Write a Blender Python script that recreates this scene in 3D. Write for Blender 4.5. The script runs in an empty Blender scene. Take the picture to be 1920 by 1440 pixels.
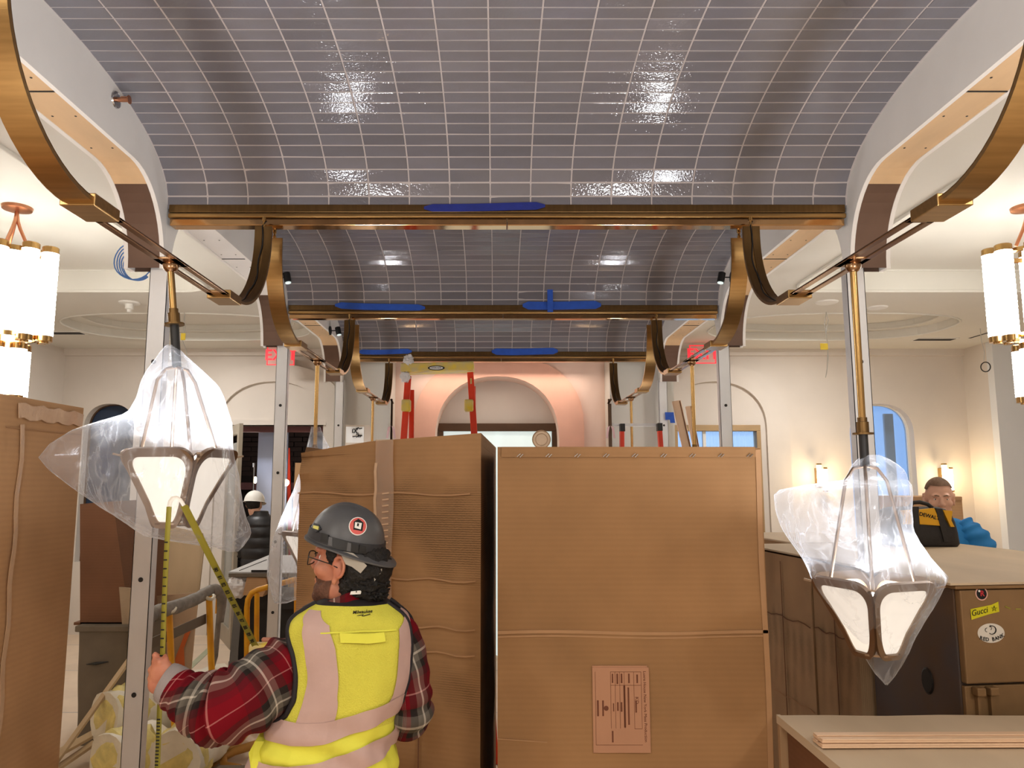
import bpy, math, random
from mathutils import Vector, Matrix, noise
from mathutils.geometry import tessellate_polygon
random.seed(7)
S = bpy.context.scene
COL = S.collection
pi = math.pi
V = Vector

# ------------------------------------------------------------------ camera
CAMZ, F, TH, X0 = 1.95, 1400.0, math.radians(7.3), 930.0
cam = bpy.data.cameras.new('camera')
cam_o = bpy.data.objects.new('camera', cam)
COL.objects.link(cam_o)
cam_o.location = (0, 0, CAMZ)
cam_o.rotation_euler = (pi / 2 + TH, 0, 0)
cam.sensor_width = 36.0
cam.lens = 36.0 * F / 1920.0
cam.shift_x = (960 - X0) / 1920.0
cam.clip_start = 0.05
S.camera = cam_o

# ------------------------------------------------------------------ world, exposure, fill lights and lamps
S.view_settings.view_transform = 'Standard'
S.view_settings.look = 'None'
S.view_settings.gamma = 1.0
S.view_settings.use_curve_mapping = False
S.view_settings.exposure = 0.55
w = bpy.data.worlds.new('world')
S.world = w
w.use_nodes = True
wb = w.node_tree.nodes['Background']
wb.inputs['Color'].default_value = (0.50, 0.68, 0.95, 1)
wb.inputs['Strength'].default_value = 0.9
S.cycles.max_bounces = 10
S.cycles.diffuse_bounces = 4
S.cycles.glossy_bounces = 4
S.cycles.transmission_bounces = 8
S.cycles.transparent_max_bounces = 24
S.cycles.caustics_reflective = False
S.cycles.caustics_refractive = False
S.cycles.sample_clamp_indirect = 6.0

def area_lamp(name, loc, size, power, color, rot=(0, 0, 0), size_y=None):
    l = bpy.data.lights.new(name, 'AREA')
    l.shape = 'RECTANGLE' if size_y else 'DISK'
    l.size = size
    if size_y:
        l.size_y = size_y
    l.energy = power
    l.color = color
    o = bpy.data.objects.new(name, l)
    COL.objects.link(o)
    o.location = loc
    o.rotation_euler = rot
    return o
WARM = (1.0, 0.96, 0.90)
NEUT = (1.0, 0.97, 0.93)
COOL = (0.95, 0.97, 1.0)
# added fill discs without fixtures, over the half of the room behind the photographer, and in the side aisles
FILLS = [((-3.2, -1.5, 3.80), 0.5, 56, WARM), ((3.2, -1.5, 3.80), 0.5, 56, WARM),
         ((0.0, -2.4, 3.50), 0.6, 52, NEUT),
         ((-3.6, 8.3, 3.70), 0.4, 30, NEUT), ((3.6, 8.3, 3.70), 0.4, 30, NEUT)]
# the next pair of up-lit pendants in the row, either side of the photographer
for _x in (-1.09, 1.20):
    area_lamp('pendant_uplight', (_x, 0.35, 1.62), 0.30, 34, COOL, (pi, 0, 0))
for _l, _s, _p, _c in FILLS:
    area_lamp('ceiling_fill', _l, _s, _p, _c)
area_lamp('niche_downlight', (0.05, 7.9, 3.11), 1.9, 5, (1.0, 0.84, 0.72), (0, 0, 0), 0.25)

# ------------------------------------------------------------------ picture-to-place helpers (pinhole of the camera above)
CT, ST = math.cos(TH), math.sin(TH)
def ray(px, py):
    v = 720.0 - py
    return V((px - X0, F * CT - v * ST, F * ST + v * CT))
def Q(px, py, d):
    r = ray(px, py)
    return V((0, 0, CAMZ)) + r * (d / r.y)
def Qz(px, py, z):
    r = ray(px, py)
    return V((0, 0, CAMZ)) + r * ((z - CAMZ) / r.z)
def lerp(a, b, t):
    return a + (b - a) * t
def pl(tab, z):
    """piecewise-linear lookup in [(key, value), ...] with smooth blending"""
    if z <= tab[0][0]:
        return tab[0][1]
    for (a, va), (b, vb) in zip(tab, tab[1:]):
        if z <= b:
            t = (z - a) / (b - a)
            if isinstance(va, tuple):
                return tuple(x + (y - x) * t for x, y in zip(va, vb))
            return va + (vb - va) * t
    return tab[-1][1]

# ------------------------------------------------------------------ mesh builder
class MB:
    def __init__(s):
        s.v, s.f, s.mi, s.uv = [], [], [], {}
    def add(s, vs, fs, mi=0, uvs=None):
        b = len(s.v)
        s.v += [V(p) for p in vs]
        for k, f in enumerate(fs):
            if uvs:
                s.uv[len(s.f)] = [uvs[i] for i in f]
            s.f.append([b + i for i in f])
            s.mi.append(mi)
        return s
    def box(s, x0, x1, y0, y1, z0, z1, mi=0, M=None):
        vs = [V((x, y, z)) for z in (z0, z1) for y in (y0, y1) for x in (x0, x1)]
        if M:
            vs = [M @ p for p in vs]
        return s.add(vs, [(0, 2, 3, 1), (4, 5, 7, 6), (0, 1, 5, 4), (2, 6, 7, 3), (0, 4, 6, 2), (1, 3, 7, 5)], mi)
    def bar(s, a, b, wd, ht, up=(0, 0, 1), mi=0):
        a, b = V(a), V(b)
        d = (b - a).normalized()
        u = V(up)
        r = d.cross(u).normalized() * wd / 2
        u = r.normalized().cross(d).normalized() * ht / 2
        vs = [p + q for p in (a, b) for q in (-r - u, r - u, r + u, -r + u)]
        return s.add(vs, [(3, 2, 1, 0), (4, 5, 6, 7), (0, 1, 5, 4), (1, 2, 6, 5), (2, 3, 7, 6), (3, 0, 4, 7)], mi)
    def tube(s, pts, r, n=10, mi=0, caps=True, closed=False, flat=1.0, uv=False):
        pts = [V(p) for p in pts]
        m = len(pts)
        rr = r if isinstance(r, (list, tuple)) else [r] * m
        up = None
        vs, uvs, L = [], [], 0.0
        for i, p in enumerate(pts):
            if closed:
                d = (pts[(i + 1) % m] - pts[i - 1]).normalized()
            else:
                d = (pts[min(i + 1, m - 1)] - pts[max(i - 1, 0)]).normalized()
            if up is None:
                up = V((0, 0, 1)) if abs(d.z) < 0.9 else V((1, 0, 0))
            sx = d.cross(up).normalized()
            up = sx.cross(d).normalized()
            if i:
                L += (pts[i] - pts[i - 1]).length
            for k in range(n):
                a = 2 * pi * k / n
                vs.append(p + (sx * math.cos(a) + up * math.sin(a) * flat) * rr[i])
                uvs.append((L, a * rr[i]))
        fs = []
        for i in range(m if closed else m - 1):
            j = (i + 1) % m
            for k in range(n):
                q = (k + 1) % n
                fs.append((i * n + k, i * n + q, j * n + q, j * n + k))
        if caps and not closed:
            fs.append(tuple(range(n - 1, -1, -1)))
            fs.append(tuple((m - 1) * n + k for k in range(n)))
        return s.add(vs, fs, mi, uvs if uv else None)
    def lathe(s, prof, M=None, n=20, mi=0, caps=True):
        M = M or Matrix()
        vs = [M @ V((r * math.cos(2 * pi * k / n), r * math.sin(2 * pi * k / n), z)) for r, z in prof for k in range(n)]
        fs = []
        for i in range(len(prof) - 1):
            for k in range(n):
                q = (k + 1) % n
                fs.append((i * n + k, i * n + q, (i + 1) * n + q, (i + 1) * n + k))
        if caps and prof[0][0] > 1e-6:
            fs.append(tuple(range(n - 1, -1, -1)))
        if caps and prof[-1][0] > 1e-6:
            fs.append(tuple((len(prof) - 1) * n + k for k in range(n)))
        return s.add(vs, fs, mi)
    def loft(s, rings, mi=0, cap0=True, cap1=True, loop=True, uvs=None):
        n = len(rings[0])
        vs = [p for r in rings for p in r]
        fs = []
        for i in range(len(rings) - 1):
            for k in range(n if loop else n - 1):
                q = (k + 1) % n
                fs.append((i * n + k, i * n + q, (i + 1) * n + q, (i + 1) * n + k))
        if cap0 and loop:
            fs.append(tuple(range(n - 1, -1, -1)))
        if cap1 and loop:
            fs.append(tuple((len(rings) - 1) * n + k for k in range(n)))
        return s.add(vs, fs, mi, uvs)
    def plate(s, loops, to3, n3, th, mi=0, mside=None):
        """flat plate of thickness th from 2-D loops (outer first, then holes); to3 maps (a, b) to 3-D, n3 is its normal"""
        L3 = [[V((a, b, 0)) for a, b in lp] for lp in loops]
        tris = tessellate_polygon(L3)
        flat = [p for lp in loops for p in lp]
        N = len(flat)
        n3 = V(n3) * th
        top = [V(to3(a, b)) for a, b in flat]
        vs = top + [p + n3 for p in top]
        fs = []
        for t in tris:
            fs.append(tuple(t))
            fs.append(tuple(i + N for i in reversed(t)))
        base = len(s.f)
        s.add(vs, fs, mi)
        o = 0
        side = []
        for lp in loops:
            m = len(lp)
            for k in range(m):
                a, b = o + k, o + (k + 1) % m
                side.append((a, b, b + N, a + N))
            o += m
        b0 = len(s.v) - len(vs)
        for f in side:
            s.f.append([b0 + i for i in f])
            s.mi.append(mi if mside is None else mside)
        return s
    def ball(s, c, rad, R=None, n=16, m=10, mi=0, fn=None):
        c = V(c)
        rad = V((rad,) * 3) if not hasattr(rad, '__len__') else V(rad)
        vs, fs = [], []
        for i in range(m + 1):
            ph = pi * i / m
            for k in range(n):
                a = 2 * pi * k / n
                q = V((math.sin(ph) * math.cos(a), math.sin(ph) * math.sin(a), math.cos(ph)))
                e = 1.0 if fn is None else fn(q)
                q = V((q.x * rad.x, q.y * rad.y, q.z * rad.z)) * e
                vs.append(c + (R @ q if R else q))
        for i in range(m):
            for k in range(n):
                q = (k + 1) % n
                if i == 0:
                    fs.append((k, (i + 1) * n + k, (i + 1) * n + q))
                elif i == m - 1:
                    fs.append((i * n + k, (i + 1) * n + k, i * n + q))
                else:
                    fs.append((i * n + k, (i + 1) * n + k, (i + 1) * n + q, i * n + q))
        return s.add(vs, fs, mi)

def tagit(o, label=None, cat=None, group=None, kind=None):
    if label: o['label'] = label
    if cat: o['category'] = cat
    if group: o['group'] = group
    if kind: o['kind'] = kind
    return o
def thing(name, label, cat, loc, group=None):
    o = bpy.data.objects.new(name, None)
    COL.objects.link(o)
    o.empty_display_size = 0.05
    o.location = V(loc)
    return tagit(o, label, cat, group)
def wloc(p):
    l = V((0, 0, 0))
    while p is not None:
        l += p.location
        p = p.parent
    return l
def obj(name, mb, mats, parent=None, smooth=None, bevel=0.0, bseg=2, subsurf=0, origin=None):
    """mb is in world coordinates; the object is linked under parent (all parents are unrotated)"""
    me = bpy.data.meshes.new(name)
    if parent is not None:
        o0 = wloc(parent)
    elif origin is not None:
        o0 = V(origin)
    else:
        xs = [p.x for p in mb.v]; ys = [p.y for p in mb.v]; zs = [p.z for p in mb.v]
        o0 = V(((min(xs) + max(xs)) / 2, (min(ys) + max(ys)) / 2, min(zs)))
    me.from_pydata([tuple(p - o0) for p in mb.v], [], mb.f)
    if not isinstance(mats, (list, tuple)):
        mats = [mats]
    for m in mats:
        me.materials.append(m)
    me.polygons.foreach_set('material_index', mb.mi)
    if mb.uv:
        ul = me.uv_layers.new(name='UVMap')
        for pi_, p in enumerate(me.polygons):
            if pi_ in mb.uv:
                for li, uvv in zip(p.loop_indices, mb.uv[pi_]):
                    ul.data[li].uv = uvv
    me.validate()
    me.update()
    if smooth is not None:
        me.shade_smooth() if hasattr(me, 'shade_smooth') else None
        if smooth < 179:
            try:
                me.set_sharp_from_angle(angle=math.radians(smooth))
            except Exception:
                pass
    o = bpy.data.objects.new(name, me)
    COL.objects.link(o)
    if parent is not None:
        o.parent = parent
    else:
        o.location = o0
    if bevel:
        md = o.modifiers.new('bevel', 'BEVEL')
        md.width = bevel; md.segments = bseg; md.limit_method = 'ANGLE'; md.angle_limit = math.radians(40)
        md.harden_normals = False
    if subsurf:
        md = o.modifiers.new('sub', 'SUBSURF')
        md.levels = md.render_levels = subsurf
    return o
def struct(name, mb, mats, **k):
    return tagit(obj(name, mb, mats, **k), kind='structure')
def frame(o, right, up):
    r = V(right).normalized()
    u = V(up)
    n = r.cross(u).normalized()
    u = n.cross(r).normalized()
    M = Matrix((r, u, n)).transposed().to_4x4()
    M.translation = V(o)
    return M
def text(name, s, size, M, mat, parent, extrude=0.0004, shear=0.0, space=1.0, bold=0.0, align='CENTER'):
    c = bpy.data.curves.new(name, 'FONT')
    c.body = s
    c.size = size
    c.align_x = align
    c.align_y = 'CENTER'
    c.extrude = extrude
    c.shear = shear
    c.space_character = space
    c.offset = bold
    c.resolution_u = 3
    t = bpy.data.objects.new(name, c)
    COL.objects.link(t)
    dg = bpy.context.evaluated_depsgraph_get()
    me = bpy.data.meshes.new_from_object(t.evaluated_get(dg))
    bpy.data.objects.remove(t)
    bpy.data.curves.remove(c)
    o0 = wloc(parent) if parent is not None else V((0, 0, 0))
    me.transform(Matrix.Translation(-o0) @ M)
    me.materials.clear()
    me.materials.append(mat)
    me.name = name
    o = bpy.data.objects.new(name, me)
    COL.objects.link(o)
    o.parent = parent
    return o
def join_text(name, items, mat, parent):
    """several strings as one printed layer: items = [(string, size, matrix, shear)]"""
    parts = [text(name, s, sz, M, mat, parent, shear=sh) for s, sz, M, sh in items]
    mb = MB()
    for p in parts:
        off = wloc(parent)
        mb.add([v.co + off for v in p.data.vertices], [tuple(f.vertices) for f in p.data.polygons])
    for p in parts:
        m = p.data
        bpy.data.objects.remove(p)
        bpy.data.meshes.remove(m)
    return obj(name, mb, mat, parent)
def merged(name, mb, mats, parent, voxel, smooth_it=6, fac=0.5):
    """one continuous surface out of the overlapping closed pieces in mb"""
    o = obj(name + '_tmp', mb, mats, parent)
    md = o.modifiers.new('r', 'REMESH')
    md.mode = 'VOXEL'; md.voxel_size = voxel; md.use_smooth_shade = True
    md = o.modifiers.new('s', 'SMOOTH')
    md.iterations = smooth_it; md.factor = fac
    dg = bpy.context.evaluated_depsgraph_get()
    me = bpy.data.meshes.new_from_object(o.evaluated_get(dg))
    me.name = name
    old = o.data
    bpy.data.objects.remove(o)
    bpy.data.meshes.remove(old)
    me.materials.clear()
    for m in (mats if isinstance(mats, (list, tuple)) else [mats]):
        me.materials.append(m)
    n = bpy.data.objects.new(name, me)
    COL.objects.link(n)
    n.parent = parent
    return n
def copy_tree(o, parent=None, off=None):
    c = o.copy()
    COL.objects.link(c)
    c.parent = parent
    if off is not None:
        c.location = o.location + V(off)
    for ch in list(o.children):
        copy_tree(ch, c)
    return c

# ------------------------------------------------------------------ materials
def new_mat(name):
    m = bpy.data.materials.new(name)
    m.use_nodes = True
    nt = m.node_tree
    b = nt.nodes['Principled BSDF']
    return m, nt, b
def N(nt, t, **k):
    n = nt.nodes.new(t)
    for a, b in k.items():
        setattr(n, a, b)
    return n
def lin(c):
    return tuple(((x / 255) / 12.92 if x / 255 <= 0.04045 else ((x / 255 + 0.055) / 1.055) ** 2.4) for x in c)
def mat(name, c, rough=0.6, metal=0.0, var=0.08, scale=6.0, bump=0.0, bscale=60.0, stretch=None, spec=0.5, c2=None, coat=0.0, rnd=0.0):
    """surface with procedural variation of its own colour (c in sRGB 0-255)"""
    m, nt, b = new_mat(name)
    c = lin(c)
    tc = N(nt, 'ShaderNodeTexCoord')
    mp = N(nt, 'ShaderNodeMapping')
    nt.links.new(tc.outputs['Object'], mp.inputs['Vector'])
    if stretch:
        mp.inputs['Scale'].default_value = stretch
    no = N(nt, 'ShaderNodeTexNoise')
    no.inputs['Scale'].default_value = scale
    no.inputs['Detail'].default_value = 5
    nt.links.new(mp.outputs[0], no.inputs['Vector'])
    rp = N(nt, 'ShaderNodeValToRGB')
    rp.color_ramp.elements[0].position = 0.3
    rp.color_ramp.elements[1].position = 0.7
    a = lin(c2) if c2 else tuple(x * (1 - var) for x in c)
    z = c if c2 else tuple(min(1, x * (1 + var)) for x in c)
    rp.color_ramp.elements[0].color = (*a, 1)
    rp.color_ramp.elements[1].color = (*z, 1)
    nt.links.new(no.outputs['Fac'], rp.inputs['Fac'])
    out = rp.outputs['Color']
    if rnd:
        oi = N(nt, 'ShaderNodeObjectInfo')
        mr = N(nt, 'ShaderNodeMapRange')
        mr.inputs['To Min'].default_value = 1 - rnd
        mr.inputs['To Max'].default_value = 1 + rnd
        nt.links.new(oi.outputs['Random'], mr.inputs['Value'])
        hs = N(nt, 'ShaderNodeHueSaturation')
        nt.links.new(mr.outputs['Result'], hs.inputs['Value'])
        nt.links.new(out, hs.inputs['Color'])
        out = hs.outputs['Color']
    nt.links.new(out, b.inputs['Base Color'])
    b.inputs['Roughness'].default_value = rough
    b.inputs['Metallic'].default_value = metal
    b.inputs['Specular IOR Level'].default_value = spec
    if coat:
        b.inputs['Coat Weight'].default_value = coat
    if bump:
        n2 = N(nt, 'ShaderNodeTexNoise')
        n2.inputs['Scale'].default_value = bscale
        n2.inputs['Detail'].default_value = 4
        nt.links.new(mp.outputs[0], n2.inputs['Vector'])
        bp = N(nt, 'ShaderNodeBump')
        bp.inputs['Strength'].default_value = bump
        bp.inputs['Distance'].default_value = 0.01
        nt.links.new(n2.outputs['Fac'], bp.inputs['Height'])
        nt.links.new(bp.outputs[0], b.inputs['Normal'])
    return m
def glow(name, c, strength, base=(240, 240, 240), rough=0.4):
    m = mat(name, base, rough=rough, var=0.02)
    b = m.node_tree.nodes['Principled BSDF']
    b.inputs['Emission Color'].default_value = (*c, 1)
    b.inputs['Emission Strength'].default_value = strength
    return m
def brass(name, c, rough, stretch, bump=0.03, var=0.12):
    m = mat(name, c, rough=rough, metal=1.0, var=var, scale=5, bump=bump, bscale=40, stretch=stretch)
    return m
def film(name, op=0.34, tint=(0.93, 0.95, 1.0)):
    """thin clear polythene: part clear, part milky, part gloss, with crinkled relief"""
    m, nt, b = new_mat(name)
    nt.nodes.remove(b)
    out = nt.nodes['Material Output']
    tr = N(nt, 'ShaderNodeBsdfTransparent')
    tr.inputs[0].default_value = (0.96, 0.97, 1.0, 1)
    tl = N(nt, 'ShaderNodeBsdfTranslucent')
    tl.inputs[0].default_value = (*tint, 1)
    df = N(nt, 'ShaderNodeBsdfDiffuse')
    df.inputs[0].default_value = (*tint, 1)
    gl = N(nt, 'ShaderNodeBsdfGlossy')
    gl.inputs['Roughness'].default_value = 0.16
    tc = N(nt, 'ShaderNodeTexCoord')
    vo = N(nt, 'ShaderNodeTexVoronoi', feature='DISTANCE_TO_EDGE')
    vo.inputs['Scale'].default_value = 9
    no = N(nt, 'ShaderNodeTexNoise')
    no.inputs['Scale'].default_value = 5
    no.inputs['Detail'].default_value = 6
    no.inputs['Distortion'].default_value = 1.5
    wv = N(nt, 'ShaderNodeMixRGB')
    wv.inputs[0].default_value = 0.28
    mp = N(nt, 'ShaderNodeMapping')
    mp.inputs['Scale'].default_value = (1.0, 1.0, 0.45)
    mp.inputs['Rotation'].default_value = (0.2, 0.35, 0.0)
    nt.links.new(tc.outputs['Object'], mp.inputs['Vector'])
    nt.links.new(mp.outputs[0], no.inputs['Vector'])
    nt.links.new(mp.outputs[0], wv.inputs[1])
    nt.links.new(no.outputs['Color'], wv.inputs[2])
    nt.links.new(wv.outputs[0], vo.inputs['Vector'])
    mr = N(nt, 'ShaderNodeMapRange')
    mr.inputs['From Min'].default_value = 0.0
    mr.inputs['From Max'].default_value = 0.055
    mr.inputs['To Min'].default_value = 0.17
    mr.inputs['To Max'].default_value = 0.0
    nt.links.new(vo.outputs['Distance'], mr.inputs['Value'])
    m2 = N(nt, 'ShaderNodeMapRange')
    m2.inputs['From Min'].default_value = 0.3
    m2.inputs['From Max'].default_value = 0.75
    m2.inputs['To Min'].default_value = op - 0.07
    m2.inputs['To Max'].default_value = op + 0.10
    nt.links.new(no.outputs['Fac'], m2.inputs['Value'])
    ad = N(nt, 'ShaderNodeMath', operation='ADD')
    nt.links.new(mr.outputs[0], ad.inputs[0])
    nt.links.new(m2.outputs[0], ad.inputs[1])
    lw = N(nt, 'ShaderNodeLayerWeight')
    lw.inputs['Blend'].default_value = 0.35
    l2 = N(nt, 'ShaderNodeMath', operation='MULTIPLY')
    l2.inputs[1].default_value = 0.45
    pw = N(nt, 'ShaderNodeMath', operation='POWER')
    pw.inputs[1].default_value = 2.6
    nt.links.new(lw.outputs['Facing'], pw.inputs[0])
    nt.links.new(pw.outputs[0], l2.inputs[0])
    ad2 = N(nt, 'ShaderNodeMath', operation='ADD', use_clamp=True)
    nt.links.new(ad.outputs[0], ad2.inputs[0])
    nt.links.new(l2.outputs[0], ad2.inputs[1])
    ad = ad2
    bp = N(nt, 'ShaderNodeBump')
    bp.inputs['Strength'].default_value = 0.5
    bp.inputs['Distance'].default_value = 0.02
    nt.links.new(no.outputs['Fac'], bp.inputs['Height'])
    nt.links.new(bp.outputs[0], gl.inputs['Normal'])
    s1 = N(nt, 'ShaderNodeMixShader')
    s1.inputs[0].default_value = 0.5
    nt.links.new(tl.outputs[0], s1.inputs[1])
    nt.links.new(df.outputs[0], s1.inputs[2])
    s2 = N(nt, 'ShaderNodeMixShader')
    s2.inputs[0].default_value = 0.22
    nt.links.new(s1.outputs[0], s2.inputs[1])
    nt.links.new(gl.outputs[0], s2.inputs[2])
    s3 = N(nt, 'ShaderNodeMixShader')
    nt.links.new(ad.outputs[0], s3.inputs[0])
    nt.links.new(tr.outputs[0], s3.inputs[1])
    nt.links.new(s2.outputs[0], s3.inputs[2])
    nt.links.new(s3.outputs[0], out.inputs['Surface'])
    return m
def glass(name, tint, alpha, rough=0.05):
    m, nt, b = new_mat(name)
    tr = N(nt, 'ShaderNodeBsdfTransparent')
    tr.inputs[0].default_value = (*tint, 1)
    b.inputs['Base Color'].default_value = (*tint, 1)
    b.inputs['Roughness'].default_value = rough
    mx = N(nt, 'ShaderNodeMixShader')
    mx.inputs[0].default_value = alpha
    nt.links.new(tr.outputs[0], mx.inputs[1])
    nt.links.new(b.outputs[0], mx.inputs[2])
    nt.links.new(mx.outputs[0], nt.nodes['Material Output'].inputs['Surface'])
    return m
def cardboard(name, c, ribs=90.0, rib_axis='Z', dirt=0.16, wear=0.0):
    m = mat(name, c, rough=0.72, var=dirt, scale=2.2, bump=0.12, bscale=25, spec=0.25)
    nt = m.node_tree
    b = nt.nodes['Principled BSDF']
    tc = N(nt, 'ShaderNodeTexCoord')
    wv = N(nt, 'ShaderNodeTexWave', bands_direction=rib_axis)
    wv.inputs['Scale'].default_value = ribs / 6.0
    wv.inputs['Distortion'].default_value = 0.6
    nt.links.new(tc.outputs['Object'], wv.inputs['Vector'])
    old = b.inputs['Base Color'].links[0].from_socket
    mx = N(nt, 'ShaderNodeMixRGB', blend_type='MULTIPLY')
    mx.inputs[0].default_value = 0.05
    nt.links.new(old, mx.inputs[1])
    nt.links.new(wv.outputs['Color'], mx.inputs[2])
    out = mx.outputs[0]
    if wear:
        # rubbed patches where the flutes show through as darker lines
        n3 = N(nt, 'ShaderNodeTexNoise')
        n3.inputs['Scale'].default_value = 1.9
        n3.inputs['Detail'].default_value = 3
        nt.links.new(tc.outputs['Object'], n3.inputs['Vector'])
        mk = N(nt, 'ShaderNodeMapRange')
        mk.inputs['From Min'].default_value = 0.52
        mk.inputs['From Max'].default_value = 0.62
        mk.inputs['To Max'].default_value = wear
        nt.links.new(n3.outputs['Fac'], mk.inputs['Value'])
        w2 = N(nt, 'ShaderNodeTexWave', bands_direction=rib_axis)
        w2.inputs['Scale'].default_value = 34
        w2.inputs['Distortion'].default_value = 1.6
        w2.inputs['Detail Scale'].default_value = 3
        nt.links.new(tc.outputs['Object'], w2.inputs['Vector'])
        m4 = N(nt, 'ShaderNodeMixRGB', blend_type='MULTIPLY')
        nt.links.new(mk.outputs[0], m4.inputs[0])
        nt.links.new(out, m4.inputs[1])
        nt.links.new(w2.outputs['Color'], m4.inputs[2])
        out = m4.outputs[0]
    nt.links.new(out, b.inputs['Base Color'])
    return m
def plaid(name):
    m, nt, b = new_mat(name)
    uv = N(nt, 'ShaderNodeUVMap')
    sp = N(nt, 'ShaderNodeSeparateXYZ')
    nt.links.new(uv.outputs[0], sp.inputs[0])
    cols = []
    for ax, ph in (('X', 0.10), ('Y', 0.35)):
        mu = N(nt, 'ShaderNodeMath', operation='MULTIPLY_ADD')
        mu.inputs[1].default_value = 1 / 0.17
        mu.inputs[2].default_value = ph
        nt.links.new(sp.outputs[ax], mu.inputs[0])
        fr = N(nt, 'ShaderNodeMath', operation='FRACT')
        nt.links.new(mu.outputs[0], fr.inputs[0])
        rp = N(nt, 'ShaderNodeValToRGB')
        rp.color_ramp.interpolation = 'CONSTANT'
        el = rp.color_ramp.elements
        seq = [(0.0, (120, 12, 26)), (0.20, (196, 130, 126)), (0.222, (110, 10, 24)), (0.42, (40, 34, 32)),
               (0.54, (104, 98, 90)), (0.64, (214, 204, 190)), (0.675, (104, 98, 90)), (0.78, (40, 34, 32)), (0.88, (92, 18, 28))]
        el[0].position, el[0].color = 0.0, (*lin(seq[0][1]), 1)
        el[1].position, el[1].color = seq[1][0], (*lin(seq[1][1]), 1)
        for p, c in seq[2:]:
            e = el.new(p)
            e.color = (*lin(c), 1)
        nt.links.new(fr.outputs[0], rp.inputs[0])
        cols.append(rp.outputs['Color'])
    mx = N(nt, 'ShaderNodeMixRGB')
    mx.inputs[0].default_value = 0.5
    nt.links.new(cols[0], mx.inputs[1])
    nt.links.new(cols[1], mx.inputs[2])
    nt.links.new(mx.outputs[0], b.inputs['Base Color'])
    b.inputs['Roughness'].default_value = 0.9
    b.inputs['Specular IOR Level'].default_value = 0.15
    no = N(nt, 'ShaderNodeTexNoise')
    no.inputs['Scale'].default_value = 28
    tc = N(nt, 'ShaderNodeTexCoord')
    nt.links.new(tc.outputs['Object'], no.inputs['Vector'])
    bp = N(nt, 'ShaderNodeBump')
    bp.inputs['Strength'].default_value = 0.35
    nt.links.new(no.outputs['Fac'], bp.inputs['Height'])
    nt.links.new(bp.outputs[0], b.inputs['Normal'])
    return m

M_WALL = mat('wall_cream', (222, 213, 203), 0.85, var=0.05, scale=1.4, bump=0.05, bscale=14)
M_WALLR = mat('wall_grey', (230, 231, 232), 0.85, var=0.03, scale=1.4, bump=0.05, bscale=14)
M_PEACH = mat('wall_peach', (248, 220, 204), 0.8, var=0.03, scale=2)
M_CEIL = mat('ceiling_white', (226, 222, 212), 0.85, var=0.02, scale=1.5)
M_GYP = mat('gypsum_white', (246, 242, 236), 0.85, var=0.04, scale=3, bump=0.12, bscale=10)
M_PLY = mat('plywood', (226, 190, 146), 0.7, var=0.14, scale=5, stretch=(1, 0.25, 1), bump=0.06, bscale=30)
M_PLYS = mat('plywood_sheet', (196, 170, 134), 0.7, var=0.10, scale=4, stretch=(1, 1, 0.2))
M_FLOOR = mat('floor_concrete', (222, 200, 176), 0.7, var=0.10, scale=2.2, bump=0.06, bscale=12)
M_GROUT = mat('grout_grey', (186, 176, 172), 0.9, var=0.05)
M_STUD = mat('stud_steel', (226, 226, 226), 0.42, metal=0.3, var=0.06, scale=3, bump=0.03)
M_BRASS = brass('brass_brushed', (168, 134, 86), 0.30, (1, 14, 14))
M_BRASSR = brass('brass_rod', (186, 150, 96), 0.22, (1, 1, 1), 0.0)
M_BRASSD = brass('brass_aged', (118, 92, 58), 0.38, (14, 1, 1))
M_BRASSP = brass('brass_polished', (190, 150, 104), 0.10, (1, 1, 1), 0.01)
M_BRONZE = brass('bronze_frame', (142, 120, 100), 0.40, (1, 1, 1), 0.02)
M_COPPER = brass('copper_fitting', (196, 136, 104), 0.30, (1, 1, 1), 0.0)
M_DOOR = mat('bronze_door', (92, 70, 52), 0.45, metal=0.4, var=0.08)
M_BLACK = mat('black_plastic', (22, 21, 20), 0.45, var=0.15)
M_RUBBER = mat('rubber_dark', (40, 38, 36), 0.7, var=0.15)
M_CHROME = mat('chrome_fitting', (190, 190, 190), 0.15, metal=1.0, var=0.05)
M_BLUET = mat('blue_masking_tape', (44, 92, 196), 0.7, var=0.10, scale=20, bump=0.15, bscale=50)
M_NAVYT = mat('navy_masking_tape', (28, 42, 128), 0.7, var=0.10, scale=20, bump=0.15, bscale=50)
M_CABLE = mat('blue_cable', (92, 140, 210), 0.5, var=0.05)
M_WIRE = mat('grey_wire', (188, 184, 176), 0.5, var=0.05)
M_TAGY = mat('yellow_tag', (236, 206, 60), 0.6, var=0.05)
M_ORANGE = mat('orange_fibreglass', (232, 62, 26), 0.45, var=0.08, scale=9)
M_YEL = mat('ladder_yellow', (240, 206, 50), 0.5, var=0.12, scale=14, c2=(206, 190, 150))
M_PIPEY = mat('yellow_painted_pipe', (240, 176, 20), 0.4, var=0.10, scale=5, c2=(214, 140, 20))
M_FOAM = mat('grey_foam_wrap', (128, 120, 110), 0.6, var=0.25, scale=18, bump=0.5, bscale=30)
M_WHITEP = mat('white_wrap', (232, 224, 204), 0.5, var=0.08, scale=8, bump=0.4, bscale=18)
M_YELP = mat('yellowed_wrap', (226, 208, 130), 0.5, var=0.18, scale=14, bump=0.6, bscale=24)
M_CARD = cardboard('cardboard_front', (160, 120, 80))
M_CARD2 = cardboard('cardboard_worn', (160, 121, 82), dirt=0.22, wear=0.55)
M_CARD3 = cardboard('cardboard_left', (194, 152, 110))  # same cardboard, base lightened for the lamplight on the left carton
M_CARD4 = cardboard('cardboard_dull', (178, 144, 108), rib_axis='X', wear=0.25)
M_CARDD = cardboard('cardboard_inside', (122, 84, 60))
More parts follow.
